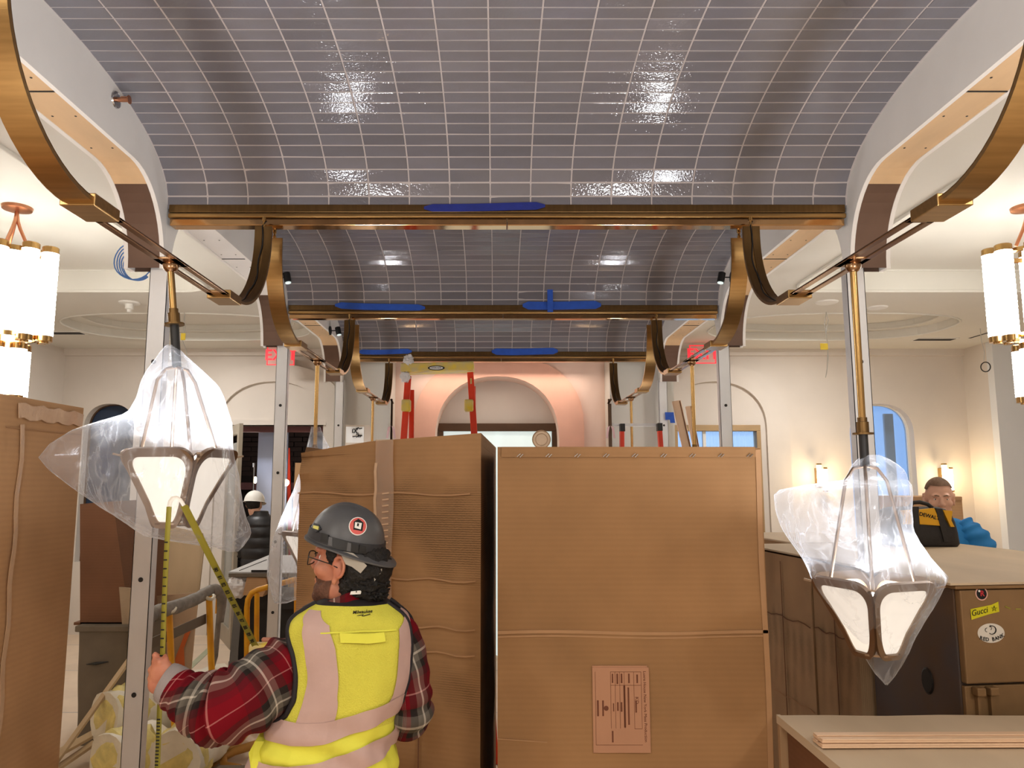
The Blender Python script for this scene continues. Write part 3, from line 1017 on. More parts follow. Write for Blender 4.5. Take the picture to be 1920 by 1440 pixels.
# arched side panels of the canopy, plywood soffits and piers
def side_arch(k, sgn):
    ya, yb = RAILY[k], RAILY[k + 1]
    x0 = CX + sgn * W
    zt = CAMZ + 1.395
    zp = CAMZ + 1.00
    yc = (ya + yb + .07) / 2
    h = (yb - ya) / 2 - 0.035
    # opening outline (y, z)
    op = [(yc - h, zp)]
    for i in range(13):
        a = pi - (pi / 2) * i / 12
        op.append((yc - h + .34 + .34 * math.cos(a), zt - .40 + .40 * math.sin(a)))
    for i in range(13):
        a = pi / 2 - (pi / 2) * i / 12
        op.append((yc + h - .34 + .34 * math.cos(a), zt - .40 + .40 * math.sin(a)))
    op.append((yc + h, zp))
    ye = yb - .0005 if k < 2 else yb + .07
    out = [(ya, zp), *op, (ye, zp), (ye, ZC), (ya, ZC)]
    side = 'left' if sgn < 0 else 'right'
    lab = ['nearest', 'second', 'farthest'][k] + ' white arched gypsum side panel along the %s of the tiled canopy' % side
    t = thing('wall_arch_%s' % side, lab, 'wall', (x0 + sgn * .08, yc, zp))
    t['kind'] = 'structure'
    mb = MB().plate([out], lambda a, b: (x0 if sgn < 0 else x0, a, b), (sgn * 0.02, 0, 0), 1.0)
    mb.plate([out], lambda a, b: (x0 + sgn * .17, a, b), (sgn * 0.02, 0, 0), 1.0)
    obj('gypsum_face', mb, M_GYP, t)
    # soffit lining: timber over the flat, dark steel track round the corners
    for nm, mt, i0, i1 in (('plywood_soffit', M_PLY if not (k == 1 and sgn < 0) else M_GYP, 9, 18), ('steel_track', M_RUST, 0, 9), ('steel_track', M_RUST, 18, 27)):
        seg = op[i0:i1 + 1]
        mb = MB()
        mb.loft([[V((x0 + sgn * .02, y, z + .004)), V((x0 + sgn * .17, y, z + .004))] for y, z in seg], loop=False)
        mb.loft([[V((x0 + sgn * .02, y, z + .02)), V((x0 + sgn * .17, y, z + .02))] for y, z in seg], loop=False)
        obj(nm, mb, mt, t)
        if nm == 'plywood_soffit':
            for q in range(5):
                for sx_ in (.05, .14):
                    yq = yc - .55 + .28 * q
                    obj('screw', MB().lathe([(.0045, 0), (.0045, .001), (0, .001)], frame((x0 + sgn * sx_, yq, zt + .003), (1, 0, 0), (0, -1, 0)), 8), M_RUBBER, t)
            obj('board_joint', MB().box(min(x0 + sgn * .02, x0 + sgn * .17), max(x0 + sgn * .02, x0 + sgn * .17), yc + .10, yc + .106, zt + .0005, zt + .0035), M_RUBBER, t)
    return t
M_RUST = mat('steel_track_brown', (112, 88, 74), 0.5, metal=0.4, var=0.12, scale=5)
for k in range(3):
    for sgn in (-1, 1):
        side_arch(k, sgn)

# brass beams
LABB = ['longest brass beam, in front, with a navy tape strip along it', 'middle brass beam between the first and second vaults, with two blue tapes',
        'farthest short brass beam above the step ladder']
for k in (1, 2, 3):
    y = RAILY[k]
    t = thing('brass_beam', LABB[k - 1], 'beam', (CX, y, ZS - .1), 'brass beams across the canopy')
    x0, x1 = CX - W + .01, CX + W - .01
    obj('upper_fascia', MB().box(x0, x1, y - .004, y + .05, ZS - .036, ZS + .004), M_BRASSD, t, bevel=.003)
    obj('middle_moulding', MB().box(x0, x1, y - .014, y + .05, ZS - .066, ZS - .040), M_BRASS, t, bevel=.008, bseg=3)
    obj('lower_trim', MB().box(x0 + .01, (x0 + x1) / 2 - .001, y - .008, y + .056, ZS - .102, ZS - .070), M_BRASSP, t, bevel=.003)
    obj('lower_trim', MB().box((x0 + x1) / 2 + .001, x1 - .01, y - .008, y + .056, ZS - .102, ZS - .070), M_BRASSP, t, bevel=.003)

# studs at the piers
STL = {(1, -1): 'steel stud standing by the white-shaded pendant at the left, before the plywood', (1, 1): 'steel stud standing behind the right hanging lamp rod',
       (2, -1): 'steel stud in front of the left exit sign and dark doorway', (2, 1): 'steel stud before the blue glass door at the back right',
       (3, -1): 'farthest left steel stud beside the white pier', (3, 1): 'farthest right steel stud beside the pier with blue tape'}
for (k, sg), lab in STL.items():
    y = RAILY[k] + .02
    xa_ = CX + sg * W
    t = thing('steel_stud', lab, 'stud', (xa_, y, 0), 'steel studs under the canopy')
    ztop = CAMZ + 1.02
    wd = .085
    zb0 = 1.556 if (k, sg) == (1, 1) else 0.0
    xx = xa_ + (sg * .03)
    mb = MB().box(xx - wd / 2, xx + wd / 2, y, y + .003, zb0, ztop)
    mb.box(xx - wd / 2, xx - wd / 2 + .003, y, y + .055, zb0, ztop)
    mb.box(xx + wd / 2 - .003, xx + wd / 2, y, y + .055, zb0, ztop)
    mb.box(xx - wd / 2 + .003, xx - wd / 2 + .015, y + .052, y + .055, zb0, ztop)
    mb.box(xx + wd / 2 - .015, xx + wd / 2 - .003, y + .052, y + .055, zb0, ztop)
    obj('channel', mb, M_STUD, t)
    for rr in range(5):
        z = .5 + rr * .5
        if z > zb0 + .1:
            obj('knockout', MB().lathe([(.011, 0), (.011, .0035), (0, .0035)], frame((xx, y, z), (1, 0, 0), (0, 0, 1)), 10), M_RUBBER, t)
    obj('base_track', MB().box(xx - .05, xx + .05, y - .004, y + .06, zb0, zb0 + .004).box(xx - .05, xx + .05, y + .06, y + .063, zb0, zb0 + .03), M_STUD, t)

# ------------------------------------------------------------------ brass U-hangers
HX = 1.145
def hanger(k, sg):
    x = CX + sg * HX
    ya, yb = RAILY[k] + .11, RAILY[k + 1] - .06
    if k == 0: ya = RAILY[k] + .10
    zb, zt, r = CAMZ + .725, CAMZ + 1.16, .40
    side = 'left' if sg < 0 else 'right'
    lab = ['nearest brass U-shaped hanging bracket on the %s, running out of the picture top', 'middle brass U-shaped hanging bracket on the %s, under the second vault',
           'farthest and smallest brass U-shaped hanging bracket on the %s'][k] % side
    t = thing('brass_hanger', lab, 'bracket', (x, (ya + yb) / 2, zb), 'brass hangers down both sides of the canopy')
    hw_, th = .040, .011
    def curve(y0, s):
        out = [(y0, zt + .02)]
        for i in range(17):
            a = pi / 2 * i / 16
            out.append((y0 + s * r * (1 - math.cos(a)), zt - .03 - (zt - .03 - zb) * math.sin(a)))
        return out
    def band(pts, nm, mt, off, half, thick):
        rings = []
        for i, (y, z) in enumerate(pts):
            a, b = pts[max(i - 1, 0)], pts[min(i + 1, len(pts) - 1)]
            d = V((0, b[0] - a[0], b[1] - a[1])).normalized()
            nrm = V((1, 0, 0)).cross(d)
            p = V((x, y, z)) + nrm * off
            rings.append([p - V((half, 0, 0)), p + V((half, 0, 0)), p + V((half, 0, 0)) + nrm * thick, p - V((half, 0, 0)) + nrm * thick])
        return obj(nm, MB().loft(rings), mt, t, smooth=40)
    near, far = curve(ya, 1), curve(yb, -1)
    inn_n, inn_f = 1, -1
    b1 = band(near, 'near_arm', M_BRASS, -th / 2, hw_, th)
    b2 = band(far, 'far_arm', M_BRASS, -th / 2, hw_, th)
    # dark lining strips on the inner face either side of the groove
    for pts, s in ((near, 1), (far, -1)):
        rings_done = []
        for sx in (-1, 1):
            rings = []
            for i, (y, z) in enumerate(pts):
                a, b = pts[max(i - 1, 0)], pts[min(i + 1, len(pts) - 1)]
                d = V((0, b[0] - a[0], b[1] - a[1])).normalized()
                nrm = V((1, 0, 0)).cross(d) * s
                p = V((x + sx * .022, y, z)) + nrm * (th / 2)
                q = V((.017, 0, 0))
                rings.append([p - q, p + q, p + q + nrm * .004, p - q + nrm * .004])
            obj('lining', MB().loft(rings), M_BRASSD, t, smooth=40)
    # cable in the groove
    cb = []
    for i, (y, z) in enumerate(far):
        a, b = far[max(i - 1, 0)], far[min(i + 1, len(far) - 1)]
        d = V((0, b[0] - a[0], b[1] - a[1])).normalized()
        nrm = V((1, 0, 0)).cross(d) * -1
        cb.append(V((x + .006 * math.sin(i * 1.1) - .004, y, z)) + nrm * (th / 2 + .004))
    cb = [V((x + .01, yb + .005, zt + .05))] + cb
    obj('cable', MB().tube(cb, .0035, 6), M_BLACK, t, smooth=60)
    for y0 in (ya, yb):
        obj('stem', MB().lathe([(.009, 0), (.009, .012), (.006, .014), (.006, ZS - .1 - zt - .02), (.010, ZS - .1 - zt - .02), (.010, ZS - .1 - zt)], Matrix.Translation((x, y0, zt + .02)), 12), M_BRASSR, t, smooth=40)
    # slotted bar
    y1, y2 = ya + r, yb - r
    for sx in (-1, 1):
        obj('bar_rail', MB().box(x + sx * .0285 - .0115, x + sx * .0285 + .0115, y1 + .10, y2 - .10, zb - .004, zb + .004), M_BARB, t, bevel=.002)
    ym = (y1 + y2) / 2
    obj('bar_bridge', MB().box(x - .040, x + .040, ym - .05, ym + .05, zb - .004, zb + .004), M_BARB, t, bevel=.002)
    for q0, q1 in ((y1 - .01, y1 + .12), (y2 - .12, y2 + .01)):
        obj('sleeve', MB().box(x - .047, x + .047, q0, q1, zb - .016, zb + .018), M_BRASS, t, bevel=.003)
    for q0, q1 in ((y1 + .12, y1 + .16), (y2 - .16, y2 - .12)):
        obj('bar_bridge', MB().box(x - .040, x + .040, q0, q1, zb - .004, zb + .004), M_BARB, t, bevel=.002)
    return V((x, ym, zb))
M_BARB = brass('brass_bar', (158, 124, 92), 0.24, (1, 1, 1), 0.02)
BALL = {}
for k in range(3):
    for sg in (-1, 1):
        BALL[(k, sg)] = hanger(k, sg)

# ------------------------------------------------------------------ pendant lamps
def lamp(name, top_c, ball, lab, collar=None, rot=0.0, lean=V((0, 0, 0)), H=.242, hubh=.35, collh=.46):
    """four bronze-framed linen petals in an inverted pyramid on four bowed rods under a brass rod"""
    t = thing(name, lab, 'lamp', top_c - V((0, 0, H)), 'tulip pendants under the brass hangers')
    hub = top_c + (ball - top_c).normalized() * hubh
    coll = top_c + (ball - top_c).normalized() * collh
    ax = (ball - top_c).normalized()
    up = V((0, 0, 1))
    Mx = frame(ball, ax.cross(V((0, 1, 0))) * -1, ax.cross(ax.cross(V((0, 1, 0)))) )
    obj('ball_joint', MB().ball(ball - V((0, 0, .012)), .026, n=20, m=12).lathe([(.03, -.004), (.03, .004)], Matrix.Translation(ball + V((0, 0, .004))), 20), M_BARB, t, smooth=50)
    obj('rod', MB().tube([ball - V((0, 0, .02)), coll], .0115, 14), M_BRASSR, t, smooth=50)
    R = V((0, 0, 1)).rotation_difference(ax).to_matrix().to_4x4()
    obj('collar', MB().lathe([(.019, 0.0), (.019, .035), (.015, .036), (.015, .05)], Matrix.Translation(coll) @ R, 18).lathe([(.032, -.006), (.032, 0)], Matrix.Translation(coll) @ R, 24), M_BRASSD, t, smooth=40)
    obj('sleeve', MB().tube([coll, hub], .0145, 14), M_BLACK, t, smooth=50)
    def rad(tt):
        return .080 + .128 * (1 - tt) ** 1.7
    def corner(i, tt):
        a = -pi / 2 + rot + i * pi / 2
        return top_c + lean * tt + V((math.cos(a) * rad(tt), math.sin(a) * rad(tt), -H * tt))
    def surf(i, s_, tt):
        return corner(i, tt).lerp(corner(i + 1, tt), s_)
    def loop(ins_s, ins_t0, ins_t1, rt, rb, n=10):
        out = []
        for cs, ct, a0, r_ in ((1 - ins_s, 1 - ins_t1, 0, rb), (ins_s, 1 - ins_t1, pi / 2, rb), (ins_s, ins_t0, pi, rt), (1 - ins_s, ins_t0, 1.5 * pi, rt)):
            sx = -1 if cs > .5 else 1
            sy = -1 if ct > .5 else 1
            for k in range(n + 1):
                a = a0 + pi / 2 * k / n
                out.append((cs + sx * r_ + r_ * math.cos(a), ct + sy * r_ + r_ * math.sin(a)))
        return out
    lo = loop(.008, .0, .0, .27, .27)
    li0 = loop(.0, .105, .075, .25, .25)
    li = []
    for s_, t_ in li0:
        wf = rad(t_) * 1.414
        li.append((.5 + (s_ - .5) * (1 - 2 * .020 / wf), t_))
    m = len(lo)
    cen = top_c - V((0, 0, H * .5))
    for i in range(4):
        o3 = [surf(i, *p) for p in lo]
        i3 = [surf(i, *p) for p in li]
        n3 = (surf(i, .5, .5) - cen)
        n3.z = 0
        n3 = (n3.normalized() + V((0, 0, -.45))).normalized()
        mb = MB()
        mb.loft([[p + n3 * .004 for p in o3], [p + n3 * .004 for p in i3], [p - n3 * .008 for p in i3], [p - n3 * .008 for p in o3], [p + n3 * .004 for p in o3]], cap0=False, cap1=False)
        obj('petal_frame', mb, M_BRONZE, t, smooth=35)
        rings = []
        c2 = (sum(p[0] for p in li) / m, sum(p[1] for p in li) / m)
        for f_ in (1, .72, .42, .15):
            rings.append([surf(i, c2[0] + (p[0] - c2[0]) * f_, c2[1] + (p[1] - c2[1]) * f_) for p in li])
        obj('petal_shade', MB().loft(rings, cap0=False), M_SHADE, t, smooth=60)
        cpt = corner(i, .03)
        inn = top_c + (cpt - top_c) * .62
        hb = hub + ax * .004
        dr = (inn - hub); dr.z = 0
        dr = dr.normalized()
        path = [hb, hb + dr * .035 - up * .01, hb + dr * .06 - up * .05]
        for s_ in (.25, .5, .75, 1):
            path.append((hb + dr * .06 - up * .05).lerp(inn - up * .03, s_))
        obj('stay_rod', MB().tube(path, .0055, 8), M_BRONZE, t, smooth=60)
        obj('stay_foot', MB().bar(inn - up * .03, cpt - up * .01, .012, .006), M_BRONZE, t)
    cl = top_c + lean * .3 - V((0, 0, H * .30))
    obj('led_disc', MB().lathe([(.0, .008), (.075, .008), (.075, 0), (0, 0)], Matrix.Translation(cl), 20), M_LED, t)
    obj('led_shield', MB().lathe([(.082, -.012), (.082, -.002), (.0, -.002)], Matrix.Translation(cl), 20), M_BRONZE, t)  # added opaque disc that stops light leaking below the LED
    obj('base_plate', MB().lathe([(.07, 0), (.07, .006)], Matrix.Translation(corner(0, .96).lerp(corner(2, .96), .5)), 20), M_BRONZE, t)
    return t
LP = {}
c1 = Q(340, 843, 2.44)
lamp('pendant_lamp', c1, BALL[(0, -1)], 'left pendant lamp of lit linen petals with a tape measure bent over its front edge', rot=math.radians(37), hubh=.27, collh=.42, lean=Q(329, 988, 2.44) - c1 + V((0, 0, .242)))
c2 = Q(1646, 1082, 2.44)
lamp('pendant_lamp', V((BALL[(0, 1)].x, c2.y, c2.z)), BALL[(0, 1)], 'right pendant lamp with two lit linen petals, hanging before the brown gang box', rot=math.radians(-26))
for k in (1, 2):
    for sg in (-1, 1):
        b_ = BALL[(k, sg)]
        if k == 1:
            lab = 'pendant lamp in plastic half hidden behind the worn left carton' if sg < 0 else 'pendant lamp rod in front of the blue glass door, lamp hidden by the stapled carton'
        else:
            lab = 'farthest left pendant lamp, only its thin rod showing above the worn carton' if sg < 0 else 'farthest right pendant lamp, only its thin rod showing above the stapled carton'
        lamp('pendant_lamp', V((b_.x, b_.y, CAMZ - .30)), b_, lab)

# ------------------------------------------------------------------ plastic bags over the lamps
def bag(rows, d, yc, lab, depth=.2, name='plastic_bag', seed=0, xl=None, wing=None):
    """closed polythene bag: rows = (py, px_left, px_right); puffed around the lamp axis, thin in its wing"""
    rings = []
    n = 48
    K = len(rows)
    tab = [(r[0], (r[1], r[2])) for r in rows]
    p0, p1 = rows[0][0], rows[-1][0]
    steps = 46
    for i in range(steps + 1):
        py = lerp(p0, p1, i / steps)
        a, b = pl(tab, py)
        A, B = Q(a, py, d), Q(b, py, d)
        c, hwid = (A + B) / 2, (B.x - A.x) / 2
        ring = []
        for k in range(n):
            th_ = 2 * pi * k / n
            u = math.cos(th_)
            x = c.x + hwid * math.copysign(abs(u) ** .8, u)
            s_ = math.sin(th_)
            e = min(1.0, max(0.0, (x - xl(py)) / .30)) if xl else 1.0
            dep = min(depth, hwid * 1.05) * (1 - .0) 
            if wing:
                q = (x - wing(c.z)) / .26
                dep = min(dep, depth) * (0.18 + .82 * math.exp(-q * q))
            y = yc + dep * math.copysign(abs(s_) ** .8, s_)
            p = V((x, y, c.z))
            w1 = noise.noise(p * 7 + V((seed, 0, 3)))
            w2 = noise.noise(V((p.x * 16, p.y * 16, p.z * 6)) + V((seed, 5, 0)))
            w3 = noise.noise(p * 30 + V((seed, 9, 1)))
            amp = min(1, hwid / .08)
            rr = (-abs(w1) * .030 - abs(w2) * .012 - abs(w3) * .002 + .010) * amp
            dirv = V((x - c.x, y - yc, 0))
            if dirv.length > 1e-5:
                dirv.normalize()
            dirv.x *= .35
            p += dirv * rr
            ring.append(p)
        rings.append(ring)
    mb = MB().loft(rings, cap0=False)
    o = obj(name, mb, M_FILM, None, smooth=180)
    return tagit(o, lab, 'bag', 'polythene bags over the pendants')
bag([(648, 312, 331), (665, 300, 345), (690, 287, 372), (720, 272, 402), (750, 264, 416), (780, 250, 426), (796, 176, 428), (805, 140, 430), (830, 98, 432), (858, 72, 436), (880, 92, 440),
     (920, 148, 447), (950, 196, 452), (975, 246, 458), (1000, 285, 468), (1012, 330, 466), (1024, 400, 458), (1034, 428, 446)], 2.44, 2.44,
    'crumpled clear bag around the left pendant, its empty corner pointing left', wing=lambda z: BALL[(0, -1)].x + .06, seed=1)
bag([(853, 1622, 1646), (866, 1606, 1672), (885, 1600, 1690), (905, 1585, 1694), (912, 1475, 1694), (930, 1453, 1695), (960, 1457, 1692), (990, 1468, 1692), (1015, 1484, 1706), (1045, 1508, 1734),
     (1080, 1530, 1768), (1110, 1543, 1750), (1145, 1566, 1730), (1180, 1592, 1713), (1222, 1622, 1694), (1242, 1630, 1688), (1265, 1644, 1676), (1284, 1660, 1664)], 2.44, 2.44,
    'clear bag around the right pendant, ending in a point below the lamp', wing=lambda z: BALL[(0, 1)].x - .02, seed=4)
bag([(800, 584, 600), (850, 574, 622), (910, 556, 650), (960, 535, 665), (1010, 513, 672), (1050, 504, 660), (1080, 503, 640), (1105, 508, 610), (1130, 515, 540)], 4.53, 4.53,
    'clear bag around the second left pendant, peeping out left of the worn carton', wing=lambda z: BALL[(1, -1)].x, seed=9, depth=.22)

# ------------------------------------------------------------------ glass-tube chandeliers
def chandelier(cx_px, d, lab, ztop):
    c = Q(cx_px, 560, d)
    zt, zb_ = Q(cx_px, 466, d).z, Q(cx_px, 640, d).z
    t = thing('chandelier', lab, 'chandelier', (c.x, d, zb_ - .5), 'tiered glass tube chandeliers')
    obj('canopy', MB().lathe([(.0, 0), (.10, 0), (.095, -.02), (.03, -.035), (0, -.035)], Matrix.Translation((c.x, d, ztop)), 24), M_COPPER, t, smooth=40)
    for k in range(3):
        a = 2 * pi * k / 3 + .5
        dx, dy = math.cos(a), math.sin(a)
        pts = [V((c.x, d, ztop - .03)), V((c.x + dx * .01, d + dy * .01, ztop - .10)), V((c.x + dx * .03, d + dy * .03, ztop - .16)), V((c.x + dx * .08, d + dy * .08, zt + .03))]
        obj('arm', MB().tube(pts, .012, 8), M_COPPER, t, smooth=60)
    obj('ring', MB().lathe([(.19, zt - .05), (.19, zt - .02), (.17, zt - .02), (.17, zt - .05)], Matrix.Translation((c.x, d, 0)), 32, caps=False), M_BRASSR, t, smooth=40)
    obj('ring', MB().lathe([(.19, zb_ + .02), (.19, zb_ + .05), (.17, zb_ + .05), (.17, zb_ + .02)], Matrix.Translation((c.x, d, 0)), 32, caps=False), M_BRASSR, t, smooth=40)
    obj('core', MB().lathe([(.05, zb_ - .42), (.05, zt)], Matrix.Translation((c.x, d, 0)), 16), M_TUBED, t)
    def tube_(x, y, z0, z1, r=.056):
        M = Matrix.Translation((x, y, 0))
        prof = []
        nn = 34
        for i in range(nn):
            z = lerp(z0 + .04, z1 - .03, i / (nn - 1))
            prof.append((r * (1.0 if i % 2 else .955), z))
        g = obj('glass_tube', MB().lathe(prof, M, 18), M_TUBE, t, smooth=60)
        obj('end_cap', MB().lathe([(r * .98, z1 - .035), (r * .98, z1 + .012), (r * .85, z1 + .018), (0, z1 + .018)], M, 18), M_BRASSR, g, smooth=40)
        obj('end_cap', MB().lathe([(0, z0 - .012), (r * .5, z0 - .012), (r * .5, z0), (r * .95, z0), (r * .95, z0 + .045)], M, 18), M_BRASSR, g, smooth=40)
    for k in range(8):
        a = 2 * pi * (k + .3) / 8
        tube_(c.x + .235 * math.cos(a), d + .235 * math.sin(a), zb_ + .03 * math.sin(a), zt + .03 * math.sin(a))
    for k in range(5):
        a = 2 * pi * (k + .8) / 5
        tube_(c.x + .11 * math.cos(a), d + .11 * math.sin(a), zb_ - .42, zb_ - .03)
    l = bpy.data.lights.new('chandelier_light', 'POINT')
    l.energy = CH_W; l.color = (1.0, 0.88, 0.70); l.shadow_soft_size = .34
    return t
CH_W = 0
ch = chandelier(18, 5.1, 'chandelier of lit ribbed glass tubes at the left edge', ZT)
ch2 = chandelier(1940, 5.1, 'chandelier of lit ribbed glass tubes at the right edge', ZT)
# ================================================================== CARTONS
def carton(name, lab, base, tops, mt, group=None, seed=0, bulge=.012, crumple=None, seg=26, vseg=30, cat='box', z0=0.0):
    """corrugated carton: base = 4 floor corners counter-clockwise from above (front-left, front-right, back-right, back-left), tops = 4 heights"""
    c = V((sum(p[0] for p in base) / 4, sum(p[1] for p in base) / 4, z0))
    t = thing(name, lab, cat, c, group)
    mb = MB()
    B = [V((p[0], p[1], z0)) for p in base]
    T = [V((p[0], p[1], h)) for p, h in zip(base, tops)]
    def disp(p, nrm, u, v):
        e = min(u, 1 - u, v, 1 - v) * 4
        e = max(0.0, min(1, e))
        w_ = noise.noise(V((p.x * 2.2, p.y * 2.2, p.z * 2.2)) + V((seed, 0, 0))) * bulge + noise.noise(p * 6 + V((0, seed, 0))) * bulge * .3
        q = p + nrm * w_ * e
        if crumple:
            q = crumple(q, u, v)
        return q
    for i in range(4):
        j = (i + 1) % 4
        a, b, cc, d = B[i], B[j], T[j], T[i]
        nrm = (b - a).cross(V((0, 0, 1))).normalized()
        rows = []
        for r in range(vseg + 1):
            v = r / vseg
            row = []
            for s_ in range(seg + 1):
                u = s_ / seg
                p = a.lerp(b, u).lerp(d.lerp(cc, u), v)
                row.append(disp(p, nrm, u, v))
            rows.append(row)
        mb.loft(rows, loop=False)
    mb.add([p - V((0, 0, .05 if crumple else .004)) for p in T], [(0, 1, 2, 3)])
    obj('carton_body', mb, mt, t, smooth=50)
    return t
def on_face(a, b, u, z, off=.003):
    """point on the vertical face through floor points a->b at fraction u and height z, pushed out by off"""
    a, b = V((a[0], a[1], 0)), V((b[0], b[1], 0))
    n = (b - a).cross(V((0, 0, 1))).normalized()
    p = a.lerp(b, u) + n * off
    p.z = z
    return p
def strip_on(name, a, b, pts, wd, mt, parent, off=.004, horiz=True):
    """thin strip of tape/crease along (u, z) points of a face"""
    mb = MB()
    P = [on_face(a, b, u, z, off) for u, z in pts]
    n = (V((b[0], b[1], 0)) - V((a[0], a[1], 0))).cross(V((0, 0, 1))).normalized()
    rows = []
    for i, p in enumerate(P):
        d = (P[min(i + 1, len(P) - 1)] - P[max(i - 1, 0)]).normalized()
        s_ = n.cross(d).normalized() * wd / 2
        rows.append([p - s_, p + s_, p + s_ - n * .002, p - s_ - n * .002])
    mb.loft(rows)
    return obj(name, mb, mt, parent)

# right carton with the label
F0, F1 = (0.006, 2.95), (1.04, 2.95)
B1 = [F0, F1, (1.05, 3.95), (0.03, 3.95)]
zt = CAMZ + .128
ct = carton('cardboard_carton', 'tall brown carton with a printed label sheet and a row of staples along its top', B1, [zt, zt - .004, zt, zt], M_CARD, 'tall cartons in the middle', seed=2, bulge=.006)
zcr = Q(1180, 1186, 2.95).z
strip_on('crease', F0, F1, [(k / 20, zcr + .004 * math.sin(k * .4)) for k in range(21)], .012, M_CREASE, ct, .004)
strip_on('crease', F0, F1, [(k / 20, zcr - .016 + .004 * math.sin(k * .4)) for k in range(21)], .006, M_CREASE, ct, .003)
zc2 = Q(1000, 1385, 2.95).z
strip_on('crease', F0, F1, [(k / 8 * .18, zc2 - .012 * k / 8) for k in range(9)], .004, M_CREASE, ct, .004)
strip_on('top_flap', F0, F1, [(.015 + k / 10 * .965, zt - .020) for k in range(11)], .040, M_CARD, ct, .007)
for k in range(9):
    u = .085 + k * .109
    p = on_face(F0, F1, u, zt - .034, .010)
    obj('staple', MB().bar(p + V((-.012, 0, -.005)), p + V((.002, 0, .007)), .003, .003).bar(p + V((.0, 0, -.007)), p + V((.012, 0, .005)), .003, .003), M_CHROME, ct)
strip_on('edge_fold', F0, F1, [(.988 + .003 * math.sin(k), lerp(.1, zt - .01, k / 14)) for k in range(15)], .02, M_CREASE, ct, .004)
# label sheet (reads downwards)
la, lb = Q(1110, 1248, 2.945), Q(1220, 1411, 2.945)
obj('label_sheet', MB().box(la.x, lb.x, 2.941, 2.944, lb.z, la.z - .006).box(la.x, lb.x - .006, 2.9438, 2.9446, lb.z, la.z), M_PAPER, ct)
mb = MB()
wdt, hgt = lb.x - la.x, la.z - lb.z
def lab_line(u0, u1, v0, v1, t_=.0012):
    x0, x1 = la.x + u0 * wdt, la.x + u1 * wdt
    z0, z1 = la.z - v0 * hgt, la.z - v1 * hgt
    mb.box(min(x0, x1) - t_ / 2, max(x0, x1) + t_ / 2, 2.9402, 2.941, min(z0, z1) - t_ / 2, max(z0, z1) + t_ / 2)
for u in (.32, .40, .48, .56, .73, .86):
    lab_line(u, u, .07, .72)
lab_line(.32, .86, .07, .07); lab_line(.32, .86, .225, .225); lab_line(.73, .86, .725, .725)
lab_line(.05, .05, .07, .91); lab_line(.05, .86, .91, .91)
for u, v0, v1, t_ in ((.79, .11, .19, .006), (.645, .10, .19, .006), (.515, .10, .19, .006), (.44, .10, .2, .006), (.355, .1, .19, .005), (.56, .24, .70, .007), (.63, .26, .67, .006),
                      (.505, .43, .52, .006), (.44, .43, .51, .006), (.09, .41, .57, .007), (.18, .41, .57, .006), (.34, .76, .87, .006), (.365, .44, .52, .004), (.76, .41, .53, .006)):
    lab_line(u, u, v0, v1, t_)
o = obj('print_lines', mb, M_INK, ct)
o['kind'] = 'stuff'
Mv = frame((la.x + .92 * wdt, 2.9405, la.z - .47 * hgt), (0, 0, -1), (1, 0, 0))
text('lettering', 'Luxre House New York Mass Production', hgt * .0485, Mv, M_INK, ct, space=1.0)
Mv = frame((la.x + .775 * wdt, 2.9405, la.z - .40 * hgt), (0, 0, -1), (1, 0, 0))
text('lettering', 'KD', hgt * .06, Mv, M_INK, ct)
obj('printed_mark', MB().lathe([(.009, 0), (.009, .001), (0, .001)], frame((la.x + .235 * wdt, 2.9405, la.z - .49 * hgt), (1, 0, 0), (0, 0, 1)), 14), M_INK, ct)

# worn left carton
G0, G1, G2, G3 = (-.885, 3.40), (-.062, 3.10), (0.0, 4.05), (-.80, 4.35)
zl, zr = CAMZ + .150, CAMZ + .192
def crump(q, u, v):
    # slumped, pleated upper left corner of the front
    k = max(0.0, 1 - ((q.x + .885) / .34)) if q.y < 3.45 else 0
    if k > 0 and q.z > CAMZ - .20:
        h = (q.z - (CAMZ - .20)) / .35
        q = q + V((0, -.018 * k * math.sin(h * 17 + q.x * 5) * min(1, h * 2), -.03 * k * h))
    return q
cw = carton('cardboard_carton', 'tall worn brown carton with tape down its front and a pleated corner, behind the worker', [G0, G1, G2, G3], [zl, zr, zr - .02, zl], M_CARD2, 'tall cartons in the middle', seed=5, bulge=.014, crumple=crump, seg=40, vseg=60)
strip_on('parcel_tape', G0, G1, [(.50 + .004 * math.sin(k), lerp(.3, zr - .02, k / 24)) for k in range(25)], .085, M_TAPEC, cw, .018)
strip_on('parcel_tape', G0, G1, [(.452 + .003 * math.sin(2 * k), lerp(CAMZ - .55, zr - .12, k / 16)) for k in range(17)], .012, M_TAPES, cw, .020)
for k in range(12):
    zz = CAMZ - .06 - .026 * k
    strip_on('tape_wrinkle', G0, G1, [(.492, zz), (.528, zz + .004)], .006, M_TAPES, cw, .022)
for zz, u0, u1 in ((CAMZ - .41, .40, .98), (CAMZ - .60, .52, .98), (CAMZ - .70, .5, .98), (CAMZ - .06, .0, .95)):
    strip_on('crease', G0, G1, [(lerp(u0, u1, k / 10), zz + .006 * math.sin(k * 1.3)) for k in range(11)], .006, M_CREASE, cw, .014)
strip_on('crease', G0, G1, [(.70, lerp(.3, CAMZ - .72, k / 6)) for k in range(7)], .006, M_CARDD, cw, .014)

